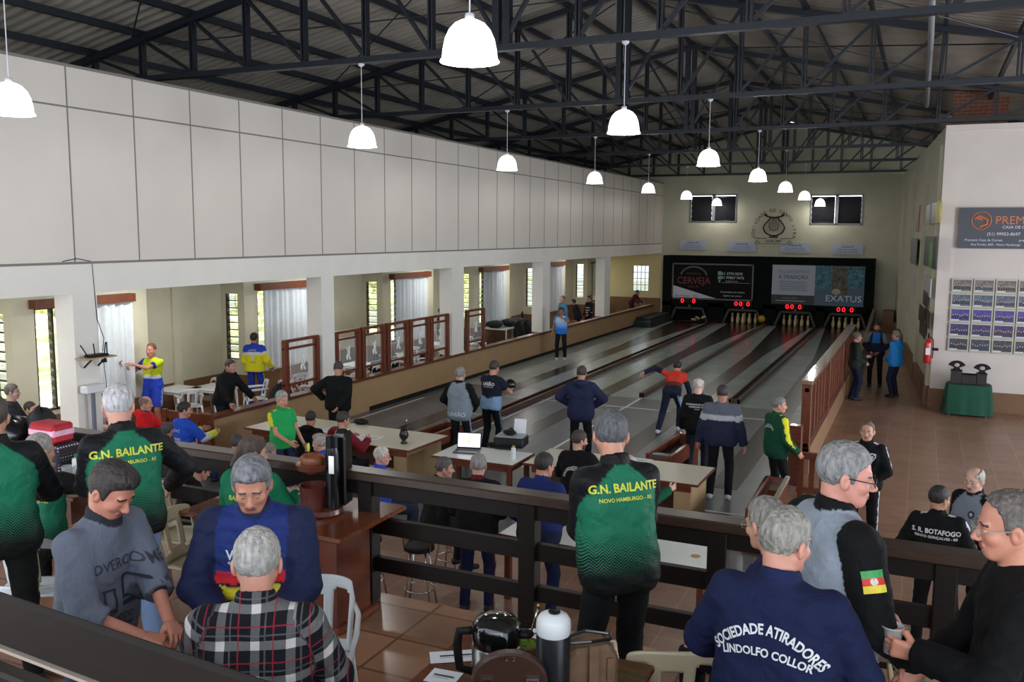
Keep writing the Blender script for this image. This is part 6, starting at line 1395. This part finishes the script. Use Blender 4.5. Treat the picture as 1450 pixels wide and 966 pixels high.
person('man with thin-framed glasses in a black sweater holding a plastic cup at the right edge', 1428, 700, PZ, 1.84, face=96, lean=4, RH=(.16, .30, .95), LH=(-.06, .34, 1.10), RE=(1, -.6, -.6), LE=(-.9, -.5, -.9), hp=8, hy=4,
       top=(10,10,12), low=(24, 26, 40), hc=(92, 84, 80), hair='reced', skin=(192, 130, 108), bulk=.024, glasses=2, q=1.15, curl=(.6, 1.15), hdir=(None, (unit((.1, 1, .12)), (.95, -.1, .1), 1)), extras=_cup, wide=1.05)
person('man in navy sitting on a stool at the rail beside the man with arched lettering', 1082, 707, PZ, 1.74, face=70, sit=.66, lean=10, RH=(.1, .3, .86), LH=(-.12, .32, .86), hp=14, hy=-16, RF=(.12, .42, .3), LF=(-.12, .44, .3),
       top=(26, 32, 66), low=(22, 24, 34), hc=(128, 122, 116), hair='reced', skin=(196, 146, 126), glasses=2, bulk=.024, back=[('SOCIEDADE ATIRADORES', 0, .345, .052, BW, {'bold': .03, 'arc': .22, 'sx': .72})])
# ---- in the corridor
BOT = dict(top=(13,14,16), low=(13,14,16), legpat=(206, 208, 214))
person('man in black tracksuit with white piping and a star crest, facing the camera', 1229, 598, 0, 1.76, face=176, RH=(.08, .17, .98), LH=(-.08, .16, .96), RE=(1, -.3, -.4), LE=(-1, -.3, -.4), hp=0, pat=sl_stripe(BLK, (200, 202, 208), .16), hc=(104, 88, 76), hair='reced', skin=(188, 140, 120), collar=BLK,
       back=[(shield, -.085, .345, .085, (205, 206, 210), {'side': 'front', 'name': 'crest'}), (shield, -.085, .345, .066, (13,13,16), {'side': 'front', 'name': 'crest'}), (star, -.085, .35, .04, (205, 206, 210), {'side': 'front', 'name': 'crest'})], bulk=.016, **BOT)
person('dark-haired man in black tracksuit with two lines of white back lettering, in the corridor', 1332, 690, 0, 1.72, face=-6, RH=(.22, .22, .98), LH=(-.22, .22, .98), RE=(.7, -.7, -.5), LE=(-.7, -.7, -.5), hp=8, hy=-40, pat=sl_stripe(BLK, (206, 208, 214), .14), hc=(34, 30, 30), skin=(176, 126, 104), bulk=.026, collar=BLK, wide=1.1,
       back=[('S. R. BOTAFOGO', 0, .34, .064, BW, {'bold': .03, 'sx': .9}), ('BENTO GONÇALVES - RS', 0, .295, .034, BW, {'bold': .03})], **BOT)
person('bald man with glasses in a grey and black jacket with a star crest, facing left', 1380, 664, 0, 1.78, face=140, RH=(.2, .16, .9), LH=(-.2, .2, 1.0), hp=10, hy=8, pat=raglan((120, 128, 142), BLK, .6, .10), top=(120, 128, 142), collar=BLK, low=(13,14,16), legpat=(206, 208, 214), hc=(170, 164, 158), hair='ring', skin=(204, 160, 142), glasses=2, bulk=.028, belly=.03,
       back=[(disc, -.07, .33, .075, (24, 24, 30), {'side': 'front', 'name': 'crest'}), (star, -.07, .33, .055, (205, 206, 210), {'side': 'front', 'name': 'crest'})])
person('person in navy blue mostly beyond the right edge', 1474, 640, 0, 1.76, face=100, top=(34, 48, 84), low=(24, 26, 34), hc=(60, 50, 46), bulk=.024)
person('man in a dark olive jacket standing in profile at the balustrade end', 1214, 471, 0, 1.72, face=-70, RH=(.12, .22, .95), LH=(-.05, .28, 1.1), top=(40, 48, 42), low=(28, 34, 60), hc=(84, 80, 76), skin=(176, 130, 110), bulk=.03, hem=-.22)
person('bearded man in dark clothes with a blue panel, middle of the three in the corridor', 1243, 458, 0, 1.76, face=172, RH=(.12, .2, .95), LH=(-.1, .2, .95), RE=(1, 0, -.3), LE=(-1, 0, -.3), top=(30, 34, 52), pat=lambda x: (setc(x, (x['zone'] == 0) & (np.abs(x['L'][:, 0]) < .09) & (x['L'][:, 2] > .25), (40, 110, 200)), setc(x, (x['zone'] > 0) & (x['sl'][:, 0] < .8), (120, 124, 130))), low=(20, 22, 30), hc=(50, 34, 28), beard=(70, 44, 34), skin=(176, 124, 104), bulk=.022)
person('grey-haired person in a bright sky-blue jacket, right one of the three in the corridor', 1270, 469, 0, 1.72, face=60, RH=(.12, .22, .95), LH=(-.1, .22, .98), top=(46, 138, 214), low=(28, 34, 56), hc=(130, 120, 110), hair='thick', skin=(196, 150, 130), bulk=.034, collar=(46, 138, 214), hem=-.14)
# ---- on the lanes and the approach
def _ball(t, d): p = toworld(t, ((d['hR']+d['hL'])/2+np.array([0, .09, .085]))*d['s']); m = MB(); m.ell((0, 0, 0), (.108, .108, .108), 24, 16); tag(m.build('bowling_ball', M_gb, loc=p, smooth=True), 'black bowling ball held up by the man in navy and light blue', 'ball')
person('man in a navy and light blue shirt holding a bowling ball before him', 701, 512, 0, 1.78, face=-8, lean=8, RH=(.16, .40, 1.16), LH=(.02, .44, 1.14), RE=(1, -.5, -.6), LE=(-.6, -.4, -1), top=(26, 32, 48), sleeve='short', hp=14, hy=-8, curl=(.7, .7), hdir=((unit((-.2, 1, .1)), (-.2, 0, 1), 1), (unit((.4, 1, .1)), (0, 0, 1), -1)),
       pat=lambda x: setc(x, (x['zone'] == 0) & (x['L'][:, 2] < .10+.35*np.abs(x['L'][:, 0]-.02)*np.sign(x['L'][:, 0]+.3)), (132, 164, 200)), low=(14,15,19), legpat=(100, 120, 140), hc=(56, 46, 42), skin=(188, 136, 112), bulk=.02, extras=_ball, shoes=(30, 30, 34),
       back=[('CLUBE', 0, .385, .03, BW, {'bold': .02}), ('UNIÃO', 0, .335, .075, BW, {'bold': .04}), ('CAXIAS DO SUL', 0, .30, .028, BW, {'bold': .02})])
person('grey-haired man in a pale grey jacket with black sleeves and faded lettering, seen from behind', 652, 521, 0, 1.76, face=4, RH=(.16, .22, .95), LH=(-.2, .22, .98), RE=(1, -.6, -.1), LE=(-1, -.6, -.1), hp=6, hy=-10, top=(124, 134, 146), pat=raglan((124, 134, 146), BLK, .5, .135), low=(18, 20, 26), legpat=(150, 170, 200), hc=(128, 124, 122), skin=(180, 140, 124), bulk=.03, belly=.02, hem=-.16,
       back=[('UNIÃO', 0, -.06, .10, (190, 196, 206), {'bold': .03})], collar=BLK)
person('man in a navy quilted puffer jacket with hands at the hips, seen from behind', 824, 519, 0, 1.80, face=12, RH=(.20, .16, 1.02), LH=(-.20, .16, 1.02), RE=(1, -.25, -.1), LE=(-1, -.25, -.1), hp=12, top=(36, 40, 68), puff=True, hood=True, low=(14,15,19), hc=(52, 46, 46), bulk=.036, hem=-.24, skin=(180, 130, 110), nohands=True, wide=1.05)
person('bowler in a red and black shirt bending forward with one arm swung out', 960, 512, 0, 1.76, face=2, lean=46, crouch=.10, RH=(.34, .28, .62), LH=(-.62, .12, 1.18), RE=(1, -.3, 0), LE=(-1, 0, .6), RF=(.10, .24, .085), LF=(-.2, -.30, .10), hp=20, top=(206, 62, 46), sleeve='long',
       pat=lambda x: (setc(x, x['zone'] > 0, (26, 30, 52)), setc(x, (x['zone'] > 0) & (x['sl'][:, 0] < .45), (206, 62, 46)), setc(x, (x['zone'] == 0) & (x['L'][:, 2] < .10), (40, 36, 40)), setc(x, (x['zone'] == 0) & (x['L'][:, 2] >= .10) & (x['L'][:, 2] < .2), (110, 50, 44))), low=(30, 36, 60), legpat=(160, 170, 200), hc=(30, 28, 30), skin=(190, 136, 110), shoes=(210, 210, 214))
person('bald man in a black shirt with white back lettering near the ball rack', 990, 536, 0, 1.76, face=6, RH=(.2, .2, .98), LH=(-.26, .1, .86), hp=8, hy=-20, top=(14,14,17), low=(24, 26, 40), hc=(190, 180, 170), hair='ring', skin=(214, 172, 156), bulk=.018, belly=.02, hem=-.16,
       back=[('SOCIEDADE DE CANTO', 0, .35, .034, BW, {'bold': .03}), ('HARMONIA LYRA', 0, .31, .034, BW, {'bold': .03}), ('BOLÃO', 0, .275, .024, BW, {'bold': .03})])
person('heavy man in a striped grey and navy sweater standing with arms down, seen from behind', 1024, 546, 0, 1.82, face=4, RH=(.33, .05, .84), LH=(-.34, .05, .84), hp=10, top=(34, 40, 66), pat=zbands([(.36, .6, (92, 96, 108)), (.27, .36, (170, 172, 178)), (-.3, .27, (34, 40, 62))]), low=(16,17,21), hc=(56, 48, 46), skin=(176, 126, 108), bulk=.038, belly=.03, hem=-.12, shoes=(190, 190, 194), wide=1.12)
person('grey-haired man in a green jacket with yellow sleeve stripes, looking right', 1104, 563, 0, 1.72, face=-48, RH=(.32, .16, .92), LH=(-.2, .2, .9), hp=4, hy=-30, top=(18, 70, 50), pat=sl_stripe((18, 70, 50), (226, 220, 50), .3), collar=(18, 70, 50), low=(14,15,18), hc=(120, 116, 112), skin=(200, 140, 118), bulk=.034, belly=.02, hem=-.16,
       back=[('BOLÃO CLUBE', 0, .35, .04, BW, {'bold': .02, 'arc': .10, 'sx': .9}), ('VENÂNCIO', 0, .32, .028, BW, {'bold': .02})])
person('man in a light blue shirt and dark trousers drinking on the far lane side', 795, 436, 0, 1.72, face=196, RH=(.30, .06, .84), LH=(-.02, .24, 1.42), LE=(-1, .2, -.5), top=(70, 150, 220), sleeve='short', pat=grad((40, 120, 210), (190, 204, 230), .05, .40), low=(16,17,21), hc=(40, 34, 34), skin=(150, 104, 86), shoes=(200, 200, 204), belly=.03)
person('man in black with hands behind his back, standing by the tan wall', 480, 513, 0, 1.76, face=20, lean=4, RH=(.06, -.19, .93), LH=(-.30, .12, 1.02), RE=(1, -.5, 0), LE=(-1, -.3, 0), hp=26, top=(12,13,15), low=(20, 21, 26), hc=(60, 54, 52), skin=(180, 130, 110), bulk=.034, belly=.02, wide=1.08)
person('man in a green T-shirt with yellow sleeve trim gesturing by the cream desk', 400, 555, 0, 1.74, face=-104, RH=(.12, .34, 1.0), LH=(-.24, .22, .9), hp=12, hy=0, top=(36, 158, 84), sleeve='short', pat=sl_stripe((36, 158, 84), (214, 206, 50), .35), collar=(30, 140, 76), low=(30, 38, 70), hc=(150, 148, 146), skin=(196, 138, 116), belly=.035, wide=1.04)
# ---- side aisle
person('man in a yellow and blue sports shirt and shorts stretching one arm across his chest', 214, 487, 0, 1.88, face=-168, RH=(.40, .28, 1.34), LH=(.20, .30, 1.36), RE=(.6, .3, -.6), LE=(-.6, .6, -.5), top=(40, 70, 190), sleeve='short', pat=lambda x: (setc(x, (x['L'][:, 2] > .20), (196, 208, 40)), setc(x, (x['zone'] == 0) & (x['L'][:, 2] > .14) & (x['L'][:, 2] <= .20), (180, 190, 200)), setc(x, (x['zone'] > 0) & (x['sl'][:, 0] > .45), (30, 50, 140))), low=(40, 66, 180), shorts=True, legpat=(150, 170, 220), hc=(110, 70, 56), hair='reced', skin=(190, 130, 110), shoes=(40, 40, 44))
person('man in a yellow jacket with blue shoulders, seen from behind', 360, 472, 0, 1.80, face=20, RH=(.34, .12, .92), LH=(-.2, .2, .95), hy=-20, top=(214, 206, 40), pat=zbands([(.36, .7, (44, 70, 180)), (.315, .36, (200, 206, 216)), (-.12, -.07, (44, 60, 150))]), low=(44, 60, 160), legpat=(206, 200, 40), hc=(44, 36, 34), skin=(180, 128, 106), bulk=.036, collar=(44, 70, 180),
       back=[('U.A.S.C.', 0, .40, .05, BW, {'bold': .02, 'arc': .2}), (shield, 0, .24, .09, (200, 200, 190), {'name': 'crest'}), ('BOLÃO', 0, .13, .035, (90, 90, 60), {'bold': .02})])
person('man in black leaning with both hands on the tan wall cap, looking right', 326, 510, 0, 1.76, face=-88, lean=16, RH=(.33, .46, .90), LH=(-.30, .52, .90), RE=(.5, -.2, -.6), LE=(-.5, -.2, -.6), hy=-4, hp=2, top=(14,15,18), collar=(14,15,18), low=(24, 26, 32), hc=(60, 52, 50), skin=(178, 128, 108), bulk=.03)
person('person in blue and dark clothing standing behind the light blue shirt at the low wall', 797, 419, 0, 1.72, face=150, top=(70, 110, 140), low=(24, 28, 40), hc=(120, 100, 88), skin=(190, 140, 120))
person('person in black bending over at the far low wall, between two others', 812, 424, 0, 1.60, face=100, lean=20, top=(22, 22, 36), low=(22, 22, 30), hc=(24, 22, 24), skin=(170, 120, 100), bulk=.03)
person('man in a black shirt with white bars at the far low wall', 834, 419, 0, 1.62, face=150, top=(24, 26, 26), pat=zbands([(.24, .28, (190, 196, 190)), (.14, .18, (190, 196, 190)), (.04, .08, (190, 196, 190))], sleeves=False), LH=(-.30, .3, .95), low=(17,18,21), hc=(40, 34, 32), skin=(176, 126, 106))
person('person in maroon leaning on the low wall at the far end of the aisle', 903, 411, 0, 1.56, face=-100, lean=34, RH=(.2, .58, .92), LH=(-.2, .58, .92), RE=(.3, -.3, -1), LE=(-.3, -.3, -1), top=(84, 34, 46), low=(60, 24, 30), hc=(40, 32, 34), skin=(170, 120, 100))
person('person in a dark cap talking behind the row of glass panels, left one', 625, 436, 0, 1.74, face=-80, LH=(-.1, .2, 1.4), top=(60, 40, 42), low=(24, 26, 34), hc=(40, 32, 32), skin=(186, 128, 104))
person('person with dark hair in maroon behind the last glass panel, right one', 636, 438, 0, 1.70, face=80, top=(70, 34, 36), low=(24, 26, 34), hc=(26, 22, 24), skin=(176, 124, 102))
person('grey-haired man at the far left behind the bags', 16, 545, 0, 1.72, face=-50, top=(40, 44, 52), low=(30, 32, 40), hc=(90, 84, 84), hair='short', skin=(190, 150, 136), RH=(.2, .4, .8), LH=(-.2, .4, .8))
person('person in royal blue seated behind the red bag, arm stretched to a white table', 42, 570, 0, 1.66, face=-70, sit=.44, lean=22, RH=(.12, .52, .95), LH=(-.1, .5, .9), top=(34, 64, 150), low=(30, 32, 44), hc=(50, 44, 42), hair='short', skin=(188, 138, 116))
person('long-haired woman in a pale pink sweater seated by the white column', 140, 558, 0, 1.64, face=-70, sit=.44, RH=(.15, .4, .75), LH=(-.15, .4, .75), hp=14, top=(206, 168, 172), low=(40, 42, 60), hc=(48, 38, 36), hair='long', skin=(206, 158, 138))
# ---- seated or standing between the railing and the desks
person('bald man in a bright red jacket seated beyond the rail at the left', 207, 562, 0, 1.74, face=-60, sit=.46, RH=(.2, .4, .8), LH=(-.2, .4, .8), hp=8, top=(206, 30, 38), hood=True, low=(30, 36, 60), hc=(120, 100, 92), hair='ring', skin=(198, 144, 124), bulk=.026, collar=(40, 70, 90))
person('person with a dark grey cap low beyond the rail beside the red jacket', 236, 600, 0, 1.62, face=10, sit=.40, top=(50, 54, 56), low=(30, 32, 36), hc=(60, 58, 56), cap_=(62, 66, 64), skin=(180, 134, 114))
person('dark-haired man in a royal blue shirt with white letters, seated beyond the rail', 262, 570, 0, 1.80, face=-14, sit=.46, RH=(.2, .42, .8), LH=(-.2, .42, .8), hp=8, hy=-30, top=(40, 80, 196), pat=zbands([(.12, .17, (200, 206, 214)), (-.3, .12, (200, 206, 60)), (.05, .09, (206, 210, 220))]), low=(40, 50, 110), hc=(34, 28, 30), skin=(184, 130, 108), bulk=.026,
       back=[('U A C', 0, .33, .06, BW, {'bold': .03}), ('BOLÃO', 0, .2, .05, BW, {'bold': .03})])
person('person in a black cap and black hooded top bent forward behind the rail', 290, 655, 0, 1.66, face=-30, sit=.44, lean=24, RH=(.15, .4, .75), LH=(-.15, .4, .75), hp=24, top=(13,13,16), low=(16,17,21), hc=(26, 24, 26), cap_=(14,14,17), hood=True, skin=(180, 130, 108), bulk=.02)
person('dark-haired person seated behind the woman with the ponytail, left of her', 336, 617, 0, 1.66, face=10, sit=.44, hp=10, top=(34, 36, 44), low=(26, 28, 36), hc=(58, 56, 62), skin=(184, 134, 112))
person('woman with a blond-streaked ponytail in a green team jacket seated at the counter', 362, 620, PZ, 1.62, face=10, sit=.44, lean=6, hy=-45, hp=14, RH=(.2, .4, .8), LH=(-.2, .4, .8), top=(26, 120, 84), pat=lambda x: setc(x, x['zone'] == 3, (24, 100, 74)), collar=(26, 110, 78), low=(40, 44, 60), hc=(78, 62, 54), hair='pony', skin=(206, 160, 138), bulk=.03, back=[('BAILANTE', 0, .30, .05, YEL, {'bold': .03})])
person('balding grey-haired man seated to the right of the ponytailed woman', 384, 628, 0, 1.56, face=-20, sit=.38, hp=16, top=(90, 100, 120), low=(40, 44, 60), hc=(130, 120, 112), hair='reced', skin=(190, 142, 120))
person('dark-haired person in a black hooded top seated at the cream desk', 441, 583, 0, 1.66, face=10, sit=.46, lean=10, hp=16, RH=(.15, .42, .84), LH=(-.15, .42, .84), top=(13,13,16), hood=True, low=(24, 26, 32), hc=(44, 34, 34), hair='short', skin=(186, 136, 114), bulk=.022)
person('man in a maroon sweater writing at the cream desk, seen from behind', 487, 584, 0, 1.76, face=-12, sit=.46, lean=8, hp=12, hy=-14, RH=(.2, .44, .86), LH=(-.15, .40, .86), top=(104, 24, 36), hood=True, low=(24, 26, 32), hc=(54, 46, 44), skin=(184, 132, 110), bulk=.03)
person('grey-haired man in profile facing left, beyond the rail before the maroon sweater', 452, 616, 0, 1.72, face=95, sit=.44, hp=6, top=(60, 60, 62), low=(110, 100, 90), hc=(150, 144, 138), hair='thick', skin=(196, 146, 124), bulk=.02, collar=(40, 70, 180))
person('white-haired man with glasses and a blue collar beyond the rail, looking right', 541, 634, 0, 1.72, face=-56, sit=.44, hp=4, hy=-10, top=(44, 74, 170), low=(40, 44, 66), hc=(196, 190, 186), hair='short', skin=(206, 156, 138), glasses=1, collar=(44, 70, 190), bulk=.02)
person('grey-haired man in a dark jacket looking right beyond the rail, left of the laptop table', 630, 649, 0, 1.70, face=-40, sit=.70, lean=10, hy=-20, hp=6, RF=(.12, .35, .3), LF=(-.12, .35, .3), top=(17,18,21), low=(24, 26, 34), hc=(84, 78, 76), skin=(184, 136, 116), bulk=.03, collar=(17,18,21))
stool(-4.95, 9.1, 0, .70, 'chrome bar stool under the grey-haired man in the dark jacket')
person('grey-haired man in black with a red collar, standing beyond the rail, seen from behind', 678, 644, 0, 1.76, face=14, lean=6, RH=(.22, .32, 1.0), LH=(-.22, .32, 1.0), hp=8, top=(14,15,18), collar=(90, 26, 34), low=(26, 33, 66), hc=(140, 136, 136), skin=(196, 148, 128), bulk=.034, belly=.01, legpat=(150, 40, 50), wide=1.06)
person('dark-haired man in a royal blue jacket standing beyond the rail, seen from behind', 772, 643, 0, 1.84, face=-4, lean=8, RH=(.2, .34, 1.0), LH=(-.3, .22, .95), hp=8, hy=-22, top=(26, 40, 94), pat=lambda x: setc(x, (x['L'][:, 2] < .05), (24, 30, 56)), collar=(30, 44, 100), low=(24, 32, 68), hc=(40, 34, 34), skin=(186, 132, 110), bulk=.036, belly=.02, back=[('CAXIAS', .0, -.02, .05, BW, {'bold': .02})])
person('bearded man in a black top with arched white lettering seated at the desk', 822, 611, 0, 1.84, face=2, sit=.54, lean=8, hp=10, hy=-46, RH=(.2, .42, .84), LH=(-.2, .42, .84), top=(13,13,16), low=(16,17,21), hc=(64, 50, 46), beard=(70, 52, 46), skin=(196, 146, 124), bulk=.03, back=[('SOCIEDADE BOLÃO', 0, .31, .045, BW, {'bold': .02, 'arc': .12, 'sx': .9}), ('HARMONIA', 0, .285, .026, BW, {'bold': .02})])
person('bald man in black with dark green forearms seated at the desk, seen from behind', 893, 645, 0, 1.76, face=-24, sit=.50, lean=14, hp=14, RH=(.42, .46, .95), LH=(-.15, .42, .84), RE=(.6, -.4, -.8), top=(14,15,18), pat=lambda x: setc(x, (x['zone'] > 0) & (x['sl'][:, 0] > .9) & (x['zone'] < 3), (20, 84, 62)), low=(24, 26, 32), hc=(180, 172, 168), hair='ring', skin=(206, 164, 148), bulk=.02)
